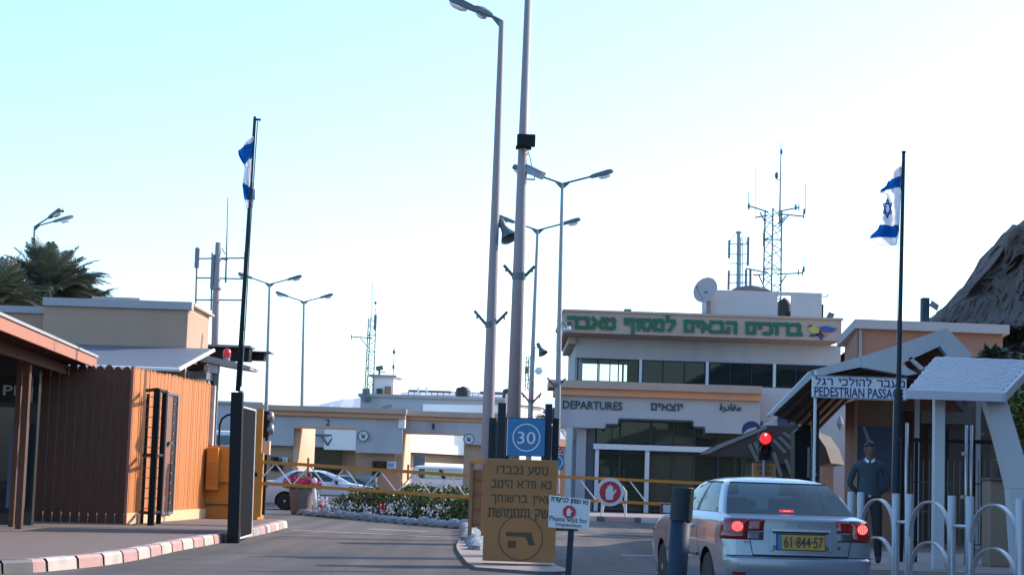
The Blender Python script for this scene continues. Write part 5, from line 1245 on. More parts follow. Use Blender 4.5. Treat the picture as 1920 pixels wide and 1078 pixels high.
for i in range(4): hoop(lab[i], *HP[2*i], *HP[2*i+1])
for i in (1,2,3):
    if i < 3:
        p = Vector((*HP[2*i+1],0)).lerp(Vector((*HP[2*i+2],0)),.5); m = MB().mat(M['hoop'])
        q0, q1 = Vector((*HP[2*i+1],1.02)), Vector((*HP[2*i+2],1.02)); dq = (q1-q0).normalized()
        m.tube([q0+dq*.06, q1-dq*.06], .022, 8); build('connector_bar', m, None, 'short bar joining hoop barrier posts '+('right of the car' if i == 1 else 'near the right edge'), 'bar')
# white barrier by the departures kerb
t = thing('white_hoop_fence', 'white tubular hoop stand behind the round stop sign', 'barrier', (XX(1150,975,66), 66, .17))
m = MB().mat(M['signwhite']); Y = 66
m.tube([(XX(1129,940,Y),Y,.17),(XX(1129,940,Y),Y,ZZ(1129,905,Y))], .04, 8); m.tube([(XX(1173,940,Y),Y,.17),(XX(1173,940,Y),Y,ZZ(1173,922,Y)),W(1166,912,Y)], .045, 8); build('post', m, t)
m = MB().mat(M['signwhite']); m.tube([W(1129+22*(1-math.cos(a)),  966-36*math.sin(a), Y) for a in [math.pi*i/14 for i in range(15)]], .03, 6); build('hoop', m, t)

# ================================================================== RIGHT TRAFFIC LIGHT
Yt = 38.0
t = thing('traffic_light', 'black traffic light showing red above a yellow box behind the silver car', 'traffic light', (XX(1434,1000,Yt), Yt, .168))
m = MB().mat(M['black']); pbox(m, 1423, 1446, 809, 862, Yt, .22); build('housing', m, t, bevel=.03)
c = W(1435,821.5,Yt-.02); m = MB().mat(M['redglow'], True); m.lathe(c+Vector((0,-.03,0)), [(.02,-.03),(.08,-.015),(.112,.0),(.115,.03)], 24, 'Y'); s = build('red_lens', m, t)
m = MB().mat(M['brakehot']); m.lathe(c+Vector((0,-.09,.075)), [(.022,0),(.026,.03)], 12, 'Y'); build('hot_spot', m, s)
m = MB().mat(M['black']); m.lathe(W(1435,845,Yt-.02), [(.06,-.05),(.1,-.02),(.11,.02)], 20, 'Y'); build('dark_lens', m, t)
m = MB().mat(M['black'], True)
for py in (821.5, 845):
    c = W(1435,py,Yt); b = len(m.v); n = 14
    for k in range(n+1):
        a = math.pi*k/n; 
        for y_, r_ in ((0,.13),(-.2,.125)): m.v.append(Vector((c.x+r_*math.cos(a), c.y+y_, c.z+r_*math.sin(a))))
    for k in range(n): m.face((b+2*k, b+2*k+2, b+2*k+3, b+2*k+1))
build('visor', m, t)
m = MB().mat(M['steel']); m.tube([(XX(1434,900,Yt),Yt+.1,.168),(XX(1434,865,Yt),Yt+.1,ZZ(1434,862,Yt))], .04, 8); build('pole', m, t)
m = MB().mat(M['signyellow']); pbox(m, 1413, 1455, 868, 905, Yt+.16, .3); build('control_box', m, t)
m = MB().mat(M['faint']); [pbox(m, 1420+k*5, 1423+k*5, 874+(k%2), 880, Yt+.15, .008) for k in range(6)]; [pbox(m, 1424+k*5, 1427+k*5, 884, 890-(k%2), Yt+.15, .008) for k in range(5)]; build('faded_marks', m, t)
# dark machine and blue pillar
t = thing('ticket_machine', 'tall black machine beside the blue pillar', 'machine', (XX(1505,900,42), 42, .168))
m = MB().mat(M['black']); P = [W(1490,810,42), W(1505,798,42), W(1517,795,42), W(1521,808,42), W(1521,1000,42), W(1490,1000,42)]; m.prism([(p.x,42,max(p.z,.168)) for p in P], (0,.6,0)); build('body', m, t)
m = MB().mat(M['steel']); pbox(m, 1514, 1518, 838, 895, 41.95, .04); build('side_trim', m, t)
t = thing('blue_pillar', 'dark blue square pillar with small stickers right of the machine', 'pillar', (XX(1529,900,40.5), 40.5, .168))
m = MB().mat(M['bluepost']); m.box(XX(1522.5,830,40.5), XX(1535.5,830,40.5), 40.5, 40.65, .168, ZZ(1529,770,40.5)); build('post', m, t, bevel=.006)
for (a, b, c, d) in ((1523,1529,851,859),(1524,1530,862,870),(1524,1530,872,882),(1523,1531,885,892)):
    m = MB().mat(M['signwhite']); P = [W(a,c,40.49), W(b,c+2,40.49), W(b-1,d,40.49), W(a+2,d-2,40.49)]; m.prism([(p.x,40.49,p.z) for p in P], (0,.006,0)); build('sticker', m, t)

# ================================================================== PEDESTRIAN CANOPIES
def poly(pts, Y): return [Vector((W(a,b,Y).x, Y, W(a,b,Y).z)) for a, b in pts]
Y1 = 38.0
t = thing('gabled_canopy', 'large white gabled canopy frame with brown soffit above the pedestrian passage', 'canopy', (XX(1640,900,Y1), Y1, .168))
m = MB().mat(M['canopy'])
m.prism(poly([(1440,778),(1519,696),(1531,700),(1446,780)][::-1], Y1), (0,.28,0))
m.prism(poly([(1519,695.5),(1614,668),(1614,688),(1556,700),(1532,707)][::-1], Y1), (0,.28,0))
m.prism(poly([(1614.3,668),(1690,645),(1690,683),(1720,700),(1702,704),(1614.3,688)][::-1], Y1), (0,.28,0))
m.prism(poly([(1690.3,645),(1775,614.5),(1762,649),(1694,680),(1690.3,683)][::-1], Y1), (0,.28,0))
m.prism(poly([(1775.2,614.5),(1822,663),(1800,700),(1735,706),(1732,690),(1776,665),(1762.5,649)][::-1], Y1), (0,.28,0))
m.prism(poly([(1703,672),(1709,669),(1734,690),(1727,694)][::-1], Y1), (0,.15,0))
build('frame', m, t, recalc=True)
def roofshell(par, pts, Ya, Yb2, m_, th=.05, name='soffit', sk=.26):
    m = MB().mat(m_); P = poly(pts, Ya); D = Vector((sk*(Yb2-Ya), Yb2-Ya, 0))
    for a, b in zip(P, P[1:]):
        m.prism([a, b, b+D, a+D], (0,0,th))
    return build(name, m, par)
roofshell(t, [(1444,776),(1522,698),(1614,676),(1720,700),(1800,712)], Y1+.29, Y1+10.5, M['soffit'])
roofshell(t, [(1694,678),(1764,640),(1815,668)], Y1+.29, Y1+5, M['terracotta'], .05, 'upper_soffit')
m = MB().mat(M['soffit'])
for f in range(6):
    y = Y1+1.5+f*1.6; m.tube([Vector((p.x+.26*(y-Y1),y,p.z-.05)) for p in poly([(1444,776),(1522,698),(1614,676),(1720,700)],Y1)], .05, 6)
build('roof_beam', m, t)
m = MB().mat(M['canopy']); x = XX(1720,800,41); m.box(x-.05, x+.05, 41, 41.1, .168, ZZ(1720,706,40)); build('column', m, t)
m = MB().mat(M['canopy']); x = XX(1834,800,42); m.box(x-.05, x+.06, 42, 42.1, .168, ZZ(1834,740,42)); build('column', m, t)
m = MB().mat(mat('soffit_beam',(.22,.205,.20),.8)); pbox(m, 1727, 1834, 772, 794, 42.2, .3); build('lintel', m, t)
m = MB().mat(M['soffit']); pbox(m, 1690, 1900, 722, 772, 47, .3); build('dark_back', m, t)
m = MB().mat(mat('soffit_beam',(.22,.205,.20),.8)); m.prism(poly([(1776,738),(1790,737),(1812,762),(1860,748),(1860,762),(1812,778)][::-1],42.6), (0,.2,0)); build('brace', m, t, recalc=True)
# sign board
Y2 = 35.0
t = thing('passage_sign', 'long white sign board lettered PEDESTRIAN PASSAGE in Hebrew and English', 'sign', W(1605,748,Y2))
m = MB().mat(M['signwhite']); P = poly([(1523,704),(1700,709),(1700,751),(1523,743)], Y2); zt, zb = (P[0].z+P[1].z)/2, (P[2].z+P[3].z)/2; m.box(P[0].x, P[1].x, Y2, Y2+.05, zb, zt); b_ = build('board', m, t, bevel=.006)
m = MB().mat(M['steel']); m.box(P[0].x-.012, P[1].x+.012, Y2-.012, Y2-.002, zt-.012, zt+.012); m.box(P[0].x-.012, P[1].x+.012, Y2-.012, Y2-.002, zb-.012, zb+.012); build('edge', m, t)
htext('sign_text', 'מעבר להולכי רגל', 1529, 1696, 711, 724, Y2, M['navy'], t, .005, .2)
text('sign_text', 'PEDESTRIAN PASSAGE', 1527, 1694, 727, 745, Y2, M['navy'], t, .006, .016)
m = MB().mat(M['signwhite']); m.tube([(XX(1529,800,Y2),Y2+.08,ZZ(1530,806,Y2)),(XX(1531,700,Y2),Y2+.08,ZZ(1531,694,Y2))], .03, 8); m.tube([(XX(1529,800,Y2),Y2+.08,.168),(XX(1529,800,Y2),Y2+.08,ZZ(1530,806,Y2))], .028, 8); build('post', m, t)
m = MB().mat(M['steel']); m.tube([(XX(1674,850,Y2),Y2+.08,.168),(XX(1678,750,Y2),Y2+.08,ZZ(1678,752,Y2))], .016, 8); build('post', m, t)
# white wall behind with mural
t = thing('white_wall', 'pale blue white screen wall under the gabled canopy with a dark blue mural', 'wall', (XX(1510,900,54), 54, .168))
m = MB().mat(M['canopy']); m.prism([(p.x,54,p.z) for p in poly([(1428,800),(1495,759),(1588,760),(1588,1000),(1428,1000)],54)], (0,.2,0)); build('panel', m, t, recalc=True)
m = MB().mat(M['white_wall_lit']); m.prism(poly([(1455,781),(1500,759),(1501,762),(1462,781)],53.95), (0,.03,0)); build('light_strip', m, t, recalc=True)
m = MB().mat(M['posterblue']); m.prism(poly([(1458,781),(1483,781),(1497,775),(1497,800),(1458,797)],53.94), (0,.03,0)); m.mat(M['brownwood']); m.prism(poly([(1484,781),(1497,774),(1510,791),(1485,788)],53.9), (0,.03,0)); m.mat(M['navy']); m.prism(poly([(1392,814)]+[(1409+18*math.cos(a),806-17*math.sin(a)) for a in [math.pi*(1-k/10) for k in range(11)]]+[(1425,822),(1418,800),(1402,804)],53.9), (0,.03,0)); build('mural', m, t, recalc=True)
m = MB().mat(M['steel']); m.lathe(W(1575,806,53.7), [(.03,0),(.10,.18),(.06,.32),(.02,.4)], 8); m.tube([W(1577,797,53.7), W(1574,804,53.7)], .03, 5); build('wall_lamp', m, t)
# slatted shelter
Y3 = 49.0
t = thing('slatted_shelter', 'low brown arched shelter with slanting slats behind the traffic light', 'shelter', (XX(1430,950,Y3), Y3, .168))
m = MB().mat(mat('shelter_brown',(.065,.052,.048),.85,var=.2,scale=2))
m.prism(poly([(1312,850),(1345,832),(1400,811),(1436,797),(1500,799),(1530,812),(1548,838),(1558,868),(1536,872),(1412,868),(1412,858)],Y3), (.9,3.0,0)); build('roof', m, t, recalc=True)
m = MB().mat(M['inwall'])
for (a, b, c, d) in ((1402,834,1418,866),(1412,830,1424,858),(1448,826,1470,850),(1458,820,1484,846),(1466,812,1496,834),(1448,850,1462,894),(1470,862,1482,892),(1484,862,1492,886)):
    m.prism(poly([(a,b),(a+6,b-3),(c+6,d-3),(c,d)],Y3-.03), (0,.028,0))
build('slats', m, t, recalc=True)
m = MB().mat(mat('shelter_edge',(.24,.23,.22),.8)); m.prism(poly([(1312,852),(1345,834),(1438,798),(1438,803),(1346,842),(1330,850)],Y3-.05), (0,.048,0)); build('edge', m, t, recalc=True)
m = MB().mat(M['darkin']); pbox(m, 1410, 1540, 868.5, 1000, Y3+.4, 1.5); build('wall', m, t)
m = MB().mat(M['beige']); pbox(m, 1540, 1562, 874, 1000, Y3-.6, .3); build('side_panel', m, t)
# kiosk with posters behind the person
Y4 = 42.0
t = thing('guard_kiosk', 'orange rendered guard kiosk with blue poster behind the man in the sweater', 'kiosk', (XX(1640,950,Y4), Y4, .168))
xa = XX(1605,850,Y4); xb = XX(1682,850,Y4); zt = ZZ(1640,750,Y4)
m = MB().mat(M['orange_render']); m.prism([(xa,Y4,.168),(xb,Y4,.168),(xb,Y4+2.5,.168),(XX(1584,850,Y4+1.9),Y4+1.9,.168)], (0,0,zt-.168)); build('wall', m, t)
m = MB().mat(M['posterblue']); m.box(xa+.03, XX(1676,850,Y4), Y4-.03, Y4-.002, ZZ(1640,921,Y4), ZZ(1640,799,Y4)); m.mat(M['steel']); m.prism(poly([(1617,799),(1622,799),(1633,827),(1626,827)],Y4-.05), (0,.015,0)); build('poster', m, t, recalc=True)
for f0, f1 in ((.12,.42),(.55,.85)):
    m = MB().mat(M['brownwood']); p, q = Vector((xa,Y4,0)), Vector((XX(1584,850,Y4+1.9),Y4+1.9,0)); nn = Vector((-(q-p).y,(q-p).x,0)).normalized()*-.02
    a, b = p.lerp(q,f0)-nn*-1.2, p.lerp(q,f1)-nn*-1.2; m.prism([a+Vector((0,0,.4)), b+Vector((0,0,.4)), b+Vector((0,0,2.7)), a+Vector((0,0,2.7))], nn*-1); build('window', m, t, recalc=True)
m = MB().mat(M['beige']); m.box(xa-.05, xa+.02, Y4-.06, Y4+.0-.002, .168, zt); build('corner_trim', m, t)
# corrugated canopy (nearest, right)
Y5 = 26.0
t = thing('tiled_canopy', 'near canopy with a sloping white ribbed roof on a square column and slanted leg', 'canopy', (XX(1760,1000,Y5), Y5, .168))
aL, aR = W(1700,734,Y5), W(1878,727,Y5); bL, bR = W(1753,671,Y5+2.2), W(1938,660,Y5+2.2)
aL.y = aR.y = Y5; bL.y = bR.y = Y5+2.2; aR.z = aL.z; bR.z = bL.z
m = MB(); nx, ny = 44, 16
mw, ms = M['canopy'], mat('canopy_gap',(.20,.235,.28),.8)
rnd = random.Random(3)
for i in range(nx):
    for j in range(ny):
        u0, u1, v0, v1 = i/nx, (i+.86)/nx, j/ny, (j+.8)/ny
        def S(u, v): return aL.lerp(aR,u).lerp(bL.lerp(bR,u), v)
        h = Vector((0,-.3,1)).normalized()*(.022+.006*rnd.random())
        sk = .3/nx*(j % 2)
        if u1+sk > 1: continue
        P = [S(u0+sk,v0), S(u1+sk,v0), S(u1+sk,v1), S(u0+sk,v1)]; m.mat(mw); m.prism(P, h)
build('roof_tiles', m, t, recalc=True)
m = MB().mat(ms); m.prism([aL,aR,bR,bL], (0,0,-.03)); build('roof_sheet', m, t)
m = MB().mat(M['canopy']); m.box(aL.x-.0, aR.x, Y5-.06, Y5-.002, aL.z-.10, aL.z+.02); build('front_beam', m, t)
m = MB().mat(M['canopy']); m.prism([aR+Vector((0,0,-.1)), bR+Vector((0,0,-.1)), bR+Vector((0,0,.03)), aR+Vector((0,0,.03))], (.06,0,0)); build('side_beam', m, t)
m = MB().mat(M['soffit']); m.prism([aL+Vector((.03,.05,-.05)), aR+Vector((-.03,.05,-.05)), bR+Vector((-.03,0,-.05)), bL+Vector((.03,0,-.05))], (0,0,-.04)); build('soffit', m, t)
m = MB().mat(M['canopy']); x0, x1 = XX(1752,850,Y5+.5), XX(1772,850,Y5+.5); m.box(x0, x1, Y5+.5, Y5+.66, .33, aL.z+.1); build('column', m, t, bevel=.008)
m = MB().mat(M['canopy']); m.prism(poly([(1842,735),(1884,735),(1924,868),(1930,915),(1892,915),(1868,820)],Y5+.3), (0,.25,0)); build('slanted_leg', m, t, recalc=True)
m = MB().mat(M['canopy']); m.prism(poly([(1892,915.5),(1930,915.5),(1935,1110),(1905,1110)],Y5+.3), (0,.25,0)); build('slanted_leg', m, t, recalc=True)
# rails and steel turnstile posts
Y6 = 29.0
t = thing('steel_railing', 'dark steel railing with bright upright poles under the near canopy', 'railing', (XX(1800,950,Y6), Y6, .33))
m = MB().mat(M['black']); z = ZZ(1800,827,Y6); m.box(XX(1688,827,Y6), XX(1908,827,Y6), Y6, Y6+.05, z-.03, z+.03); build('top_rail', m, t)
for px, a in ((1700,793),(1812,797),(1821.5,797)):
    m = MB().mat(M['rim'], True); x = XX(px,860,Y6-.1); m.tube([(x,Y6-.1,.33),(x,Y6-.1,ZZ(px,a,Y6))], .026, 10); build('pole', m, t)
for px in (1694, 1720, 1828, 1905):
    m = MB().mat(M['black']); x = XX(px,860,Y6); m.box(x-.025, x+.025, Y6+.06, Y6+.1, .33, z-.032); build('post', m, t)
m = MB().mat(M['lampgrey'])
for k in range(18): px = 1697+k*11.5; x = XX(px,880,Y6+.08); m.box(x-.006, x+.006, Y6+.08, Y6+.09, .6, z-.3)
for zz_ in (.62, 1.1, 1.55): m.box(XX(1694,880,Y6), XX(1905,880,Y6), Y6+.101, Y6+.12, zz_, zz_+.02)
build('grille', m, t)
m = MB().mat(M['kerb_white']); 
for (a, b) in ((1806,850),(1804,931)): c = W(a,b,Y6-.12); m.obox(c, (.02,0,0), (0,.02,0), (0,0,.025))
build('latch', m, t)
m = MB().mat(M['pink_paving']); m.box(4.9, 14, 26, 33.5, .17, .33); o = build('raised_platform', m, kind='structure')
t = thing('tan_block', 'plain tan stone block behind the right hoop barrier', 'stone block', (XX(1880,1000,28.4), 28.4, .33))
m = MB().mat(M['tan']); m.box(XX(1856,950,28.3), XX(1906,950,28.3), 28.3, 28.8, .33, ZZ(1880,900,28.3)); build('block', m, t, bevel=.02)
m = MB().mat(M['soffit']); m.box(XX(1852,950,28.3), XX(1910,950,28.3), 28.2, 28.9, ZZ(1880,900,28.3)+.002, ZZ(1880,896,28.3)); build('cap', m, t)
t = thing('back_wall', 'dark brown rear wall with a lighter door behind the steel railing', 'wall', (XX(1790,950,45), 45, .168))
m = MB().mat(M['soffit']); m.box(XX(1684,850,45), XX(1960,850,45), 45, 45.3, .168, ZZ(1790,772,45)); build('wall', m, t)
for a, b, c in ((1740,1770,802),(1778,1806,806),(1842,1880,845)):
    m = MB().mat(mat('door_brown',(.17,.14,.115),.8)); m.box(XX(a,850,44.9), XX(b,850,44.9), 44.9, 44.99, .168, ZZ(a,c,44.9)); build('door', m, t)
# ================================================================== unseen block right of the view, added to throw shade over the crossing
t = thing('shade_block', 'tall unseen block added beyond the right edge to shade the crossing', 'building', (20, 20, .168))
m = MB().mat(M['orange_render']); m.box(14.2, 30, -14, 47, .17, 8.9); build('wall', m, t)
m = MB().mat(M['parapet']); m.box(14.0, 30.2, -14.2, 47.2, 8.903, 9.25); build('parapet', m, t)
for i in range(9):
    m = MB().mat(M['winglass']); m.box(14.13, 14.197, -8+i*6, -5+i*6, 1.4, 3.4); build('window', m, t)

# ================================================================== CARS
def interp(levels, z):
    if z <= levels[0][0]: return levels[0][1:]
    for a, b in zip(levels, levels[1:]):
        if a[0] <= z <= b[0]:
            f = (z-a[0])/(b[0]-a[0]); return tuple(p+(q-p)*f for p, q in zip(a[1:], b[1:]))
    return levels[-1][1:]
NR, NC, NS = 25, 5, 16
def outline(y0, yf, w, rx=.16, ry=.20, bow=.05):
    """closed plan outline, counted from the rear left corner: rear edge, corner, right side, corner, front, corner, left side, corner"""
    P = []
    rx = min(rx, w*.6)
    q = w*.035
    def bowy(x): return bow*(x/w)**2*1.0
    for i in range(NR): x = -w+rx+(2*w-2*rx)*i/(NR-1); P.append((x, y0+bowy(x)))
    cy = y0+bowy(w-rx)
    for i in range(1, NC+1): a = math.pi/2*i/(NC+1); P.append((w-rx+rx*math.sin(a)-q, cy+ry*(1-math.cos(a))))
    ya, yb = cy+ry, yf-bowy(w-rx)*1.6-ry
    for i in range(NS): f = i/(NS-1); P.append((w-q*(2*f-1)**2, ya+(yb-ya)*f))
    for i in range(1, NC+1): a = math.pi/2*i/(NC+1); P.append((w-rx+rx*math.cos(a)-q, yb+ry*math.sin(a)))
    for i in range(NR): x = w-rx-(2*w-2*rx)*i/(NR-1); P.append((x, yf-1.6*bowy(x)))
    for i in range(1, NC+1): a = math.pi/2*i/(NC+1); P.append((-(w-rx+rx*math.sin(a)-q), yb+ry*math.cos(a)))
    for i in range(NS): f = 1-i/(NS-1); P.append((-(w-q*(2*f-1)**2), ya+(yb-ya)*f))
    for i in range(1, NC+1): a = math.pi/2*i/(NC+1); P.append((-(w-rx+rx*math.cos(a)-q), cy+ry*(1-math.sin(a))))
    return P
N = 2*NR+4*NC+2*NS
I_REAR = (0, NR-1); I_R = NR+NC; I_F = NR+2*NC+NS; I_L = 2*NR+3*NC+NS
SEDAN = [(.17,.16,4.28,.76),(.23,.07,4.38,.81),(.40,.01,4.44,.835),(.54,.0,4.45,.845),(.575,.008,4.44,.848),(.60,.045,4.40,.850),(.70,.055,4.34,.855),(.80,.065,4.24,.855),(.88,.08,4.08,.845),(.94,.085,3.8,.835),(.982,.085,3.50,.82),(1.000,.10,3.30,.805),(1.018,.22,3.2,.79),(1.040,.42,3.15,.77)]
S_CAB = [(1.037,.47,3.16,.755),(1.13,.62,2.98,.722),(1.25,.80,2.74,.672),(1.33,.94,2.53,.632),(1.372,1.04,2.40,.592),(1.404,1.16,2.28,.50),(1.426,1.36,2.12,.37),(1.440,1.65,1.95,.18)]
VAN = [(.22,.12,4.75,.78),(.30,.03,4.84,.84),(.45,.0,4.86,.86),(.62,.0,4.84,.86),(.80,.01,4.76,.865),(1.0,.02,4.55,.86),(1.12,.03,4.30,.85),(1.15,.05,4.2,.83)]
V_CAB = [(1.145,.03,4.2,.84),(1.35,.06,4.0,.82),(1.55,.10,3.8,.79),(1.72,.15,3.55,.75),(1.84,.22,3.3,.70),(1.90,.34,3.1,.60),(1.93,.6,2.8,.4)]
def car(name, label, loc, rz, paint, levels=SEDAN, cab=S_CAB, glass_rows=4, wheels=(.93,3.52), wr=.305, detail=True, cat='car', cabr=(.045,.14,.05), side=None):
    t = thing(name, label, cat, loc, None, rz)
    L = [(z, outline(a, b, w)) for z, a, b, w in levels]
    m = MB().mat(paint, True)
    for z, P in L: m.v += [Vector((x, y, z)) for x, y in P]
    for i in range(len(L)-1):
        for k in range(N): k2 = (k+1) % N; m.face((i*N+k, i*N+k2, (i+1)*N+k2, (i+1)*N+k))
    m.face(list(range(N-1, -1, -1))); m.face([(len(L)-1)*N+k for k in range(N)])
    body = build('body', m, t, local=True)
    # wheel arches cut with a boolean
    c = MB().mat(M['trim'], True)
    for y in wheels:
        for s in (-1, 1): c.lathe((s*.62 if s > 0 else -.62, y, wr), [(wr*1.17,0),(wr*1.17,s*.35)] if s > 0 else [(wr*1.17,-.35),(wr*1.17,0)], 32, 'X')
    co = build('arch_cutter', c, None, local=True, recalc=True)
    md = body.modifiers.new('B','BOOLEAN'); md.object = co; md.operation = 'DIFFERENCE'; md.solver = 'EXACT'
    try: md.material_mode = 'TRANSFER'
    except Exception: pass
    co.location = (0,0,0); bp = body.parent; body.parent = None
    bpy.context.view_layer.update()
    me = bpy.data.meshes.new_from_object(body.evaluated_get(bpy.context.evaluated_depsgraph_get()))
    body.modifiers.clear(); body.data = me; body.parent = bp; bpy.data.objects.remove(co)
    me.set_sharp_from_angle(angle=math.radians(28))
    # cabin
    C = [(z, outline(a, b, w, *cabr)) for z, a, b, w in cab]
    if side is None: side = [(0,1,'p'),(1,2,'q'),(2,7,'w'),(7,8,'b'),(8,14,'w'),(14,15,'p')]
    kind = {}
    for k in range(N): kind[k] = 'p'
    for k in range(0, NR-1): kind[k] = 'rear'
    for k in range(NR-1, NR+NC): kind[k] = 'p'
    if NR: kind[N-1] = 'p'
    for (a, b, ty) in side:
        for k in range(a, b):
            kind[I_R+k] = ty if ty == 'p' else ty+'R'
            kind[I_L+(NS-2-k)] = ty if ty == 'p' else ty+'L'
    for k in range(NR-1): kind[I_F+k] = 'front'
    def V(i, k): z, P = C[i]; return Vector((P[k][0], P[k][1], z))
    roof = MB().mat(paint, True); parts = {}
    vid = {}
    def rv(i, k):
        if (i, k) not in vid: vid[(i,k)] = len(roof.v); roof.v.append(V(i,k))
        return vid[(i,k)]
    for i in range(len(C)-1):
        for k in range(N):
            k2 = (k+1) % N; kd = kind[k]
            if i >= glass_rows or kd == 'p': roof.face((rv(i,k), rv(i,k2), rv(i+1,k2), rv(i+1,k)))
            else: parts.setdefault(kd, []).append((i, k, k2))
    roof.face([rv(len(C)-1,k) for k in range(N)])
    build('roof', roof, t, local=True, angle=35)
    nm = {'rear':'rear_window','front':'windscreen'}
    for kd, fs in parts.items():
        mm = M['trim'] if kd[0] == 'b' else M['carglass']
        g = MB().mat(mm, True); ids = {}
        for (i, k, k2) in fs:
            f = []
            for q in ((i,k),(i,k2),(i+1,k2),(i+1,k)):
                if q not in ids: ids[q] = len(g.v); g.v.append(V(*q))
                f.append(ids[q])
            g.face(f)
        build(nm.get(kd, 'door_pillar' if kd[0] == 'b' else 'quarter_window' if kd[0] == 'q' else 'side_window'), g, t, local=True)
    # dark rubber round the glass
    g = MB().mat(M['trim'])
    for rng in (I_REAR, (I_F, I_F+NR-1)):
        for i in (0, glass_rows): g.tube([V(i,k)+Vector((0,-.004 if rng[0] == 0 else .004,0)) for k in range(rng[0], rng[1]+1)], .008, 4)
    for S0 in (I_R, I_L):
        for i in (0, glass_rows): g.tube([V(i,S0+k)*1.0 for k in range(1 if S0 == I_R else 1, 15)], .010, 4)
    build('window_seal', g, t, local=True)
    # wheels
    for y in wheels:
        for s in (-1, 1):
            w = MB().mat(M['rubber'], True); x = s*.72; prof = [(.20,.10),(wr*.93,.10),(wr,.07),(wr,-.07),(wr*.93,-.10),(.2,-.10)]
            w.lathe((x, y, wr), [(r, h*s) for r, h in prof], 32, 'X'); wo = build('wheel', w, t, local=True, recalc=True, angle=40)
            r = MB().mat(M['rim'], True); r.lathe((x, y, wr), [(.205,s*.095),(.195,s*.09),(.19,s*.05)], 28, 'X')
            r.mat(M['rim'])
            for q in range(6):
                a = math.pi/3*q; u = Vector((0, math.cos(a), math.sin(a))); v_ = Vector((0,-math.sin(a), math.cos(a)))
                r.obox(Vector((x+s*.085,y,wr))+u*.11, u*.09, v_*.025, (.012,0,0))
            r.lathe((x, y, wr), [(.045,s*.08),(.045,s*.1),(.01,s*.105)], 14, 'X'); build('rim', r, wo, local=True, recalc=True)
    if not detail: return t
    # conforming patches
    def patch(z0, z1, k0, k1, off, m_, nm_, par=t, n=5, fz0=None, fz1=None):
        g = MB().mat(m_, True); W_ = k1-k0+1; rows = []
        def pt(k, z, o):
            a, b, w = interp(levels, z); P = outline(a, b, w); K = k % N; p = Vector((*P[K], z)); q0, q1 = Vector((*P[(K-1) % N],0)), Vector((*P[(K+1) % N],0))
            d = (q1-q0).normalized(); return p+Vector((d.y,-d.x,0))*o
        for j in range(n+1):
            for k in range(k0, k1+1):
                f = (k-k0)/(k1-k0); a = z0 if fz0 is None else z0+(fz0-z0)*f; b = z1 if fz1 is None else z1+(fz1-z1)*f
                g.v.append(pt(k, a+(b-a)*j/n, off))
        for j in range(n):
            for k in range(W_-1): q = j*W_+k; g.face((q, q+1, q+W_+1, q+W_))
        nb = len(g.v)
        edge = [k for k in range(W_)]+[j*W_+W_-1 for j in range(1,n+1)]+[n*W_+k for k in range(W_-2,-1,-1)]+[j*W_ for j in range(n-1,0,-1)]
        for e in edge:
            p = g.v[e]; kk = k0+e % W_; g.v.append(pt(kk, p.z, -.01))
        for i in range(len(edge)): j = (i+1) % len(edge); g.face((edge[i], nb+i, nb+j, edge[j]))
        return build(nm_, g, par, local=True, recalc=False), pt
    # rear lamps: k around the left rear corner is negative (…N-1 is corner), right corner is NR-1..
    for s in (-1, 1):
        if s < 0: k0, k1, kk0, kk1 = -6, 2, 2, 5
        else: k0, k1, kk0, kk1 = NR-3, NR+5, NR-6, NR-3
        lamp_, pt = patch(.772, .990, k0, k1, .010, M['redlens'], 'tail_lamp')
        patch(.868, .988, kk0, kk1, .008, M['redlens'], 'inner_lens', lamp_)
        patch(.772, .866, kk0, kk1, .009, M['clearlens'], 'reversing_lens', lamp_)
        patch(.846, .850, k0, k1, .013, M['trim'], 'divider', lamp_)
        kc = 0 if s < 0 else NR-1
        p = pt(kc + (1 if s < 0 else -1)*0, .908, .012); n_ = Vector((s*.18,-1,0)).normalized()
        u = Vector((n_.y,-n_.x,0)); g = MB().mat(M['brake']); 
        g.prism([p+n_*.004+u*.060*math.cos(a)+Vector((0,0,.054*math.sin(a))) for a in [2*math.pi*q/20 for q in range(20)]], n_*.006); b_ = build('brake_light', g, lamp_, local=True)
        g = MB().mat(M['brakehot'])
        for rr, nn_ in ((.014,4),(.029,8),(.044,13)):
            for q in range(nn_): a = 2*math.pi*q/nn_; g.obox(p+n_*.012+u*rr*1.15*math.cos(a)+Vector((0,0,rr*math.sin(a))), u*.0038, n_*.002, (0,0,.0038))
        build('led_cluster', g, b_, local=True)
    def rear_y(z, x):
        a, b, w = interp(levels, z); return a+.05*(x/w)**2
    def rbox(nm_, m_, x0, x1, z0, z1, out, dep, par=t, bevel=0):
        g = MB().mat(m_); n = 10; 
        for i in range(n):
            a, b = x0+(x1-x0)*i/n, x0+(x1-x0)*(i+1)/n
            ya0, ya1, yb0, yb1 = rear_y(z0,a), rear_y(z1,a), rear_y(z0,b), rear_y(z1,b)
            g.prism([(a,ya0-out,z0),(b,yb0-out,z0),(b,yb1-out,z1),(a,ya1-out,z1)], (0,dep,0))
        return build(nm_, g, par, local=True)
    rbox('plate_recess_shade', M['recess'], -.33, .33, .655, .875, .002, .01)
    rbox('plate_surround', paint, -.345, -.305, .665, .87, .012, .012); rbox('plate_surround', paint, .305, .345, .665, .87, .012, .012); rbox('plate_surround', paint, -.30, .30, .652, .668, .012, .012)
    rbox('trunk_handle', M['rim'], -.325, .325, .868, .892, .028, .03)
    rbox('handle_shadow', M['trim'], -.31, .31, .850, .867, .006, .006)
    pl = rbox('number_plate_frame', M['trim'], -.265, .265, .668, .842, .02, .012)
    rbox('plate_face', M['plate'], -.215, .258, .678, .833, .026, .005, pl); rbox('country_band', M['blue'], -.258, -.217, .678, .833, .026, .005, pl)
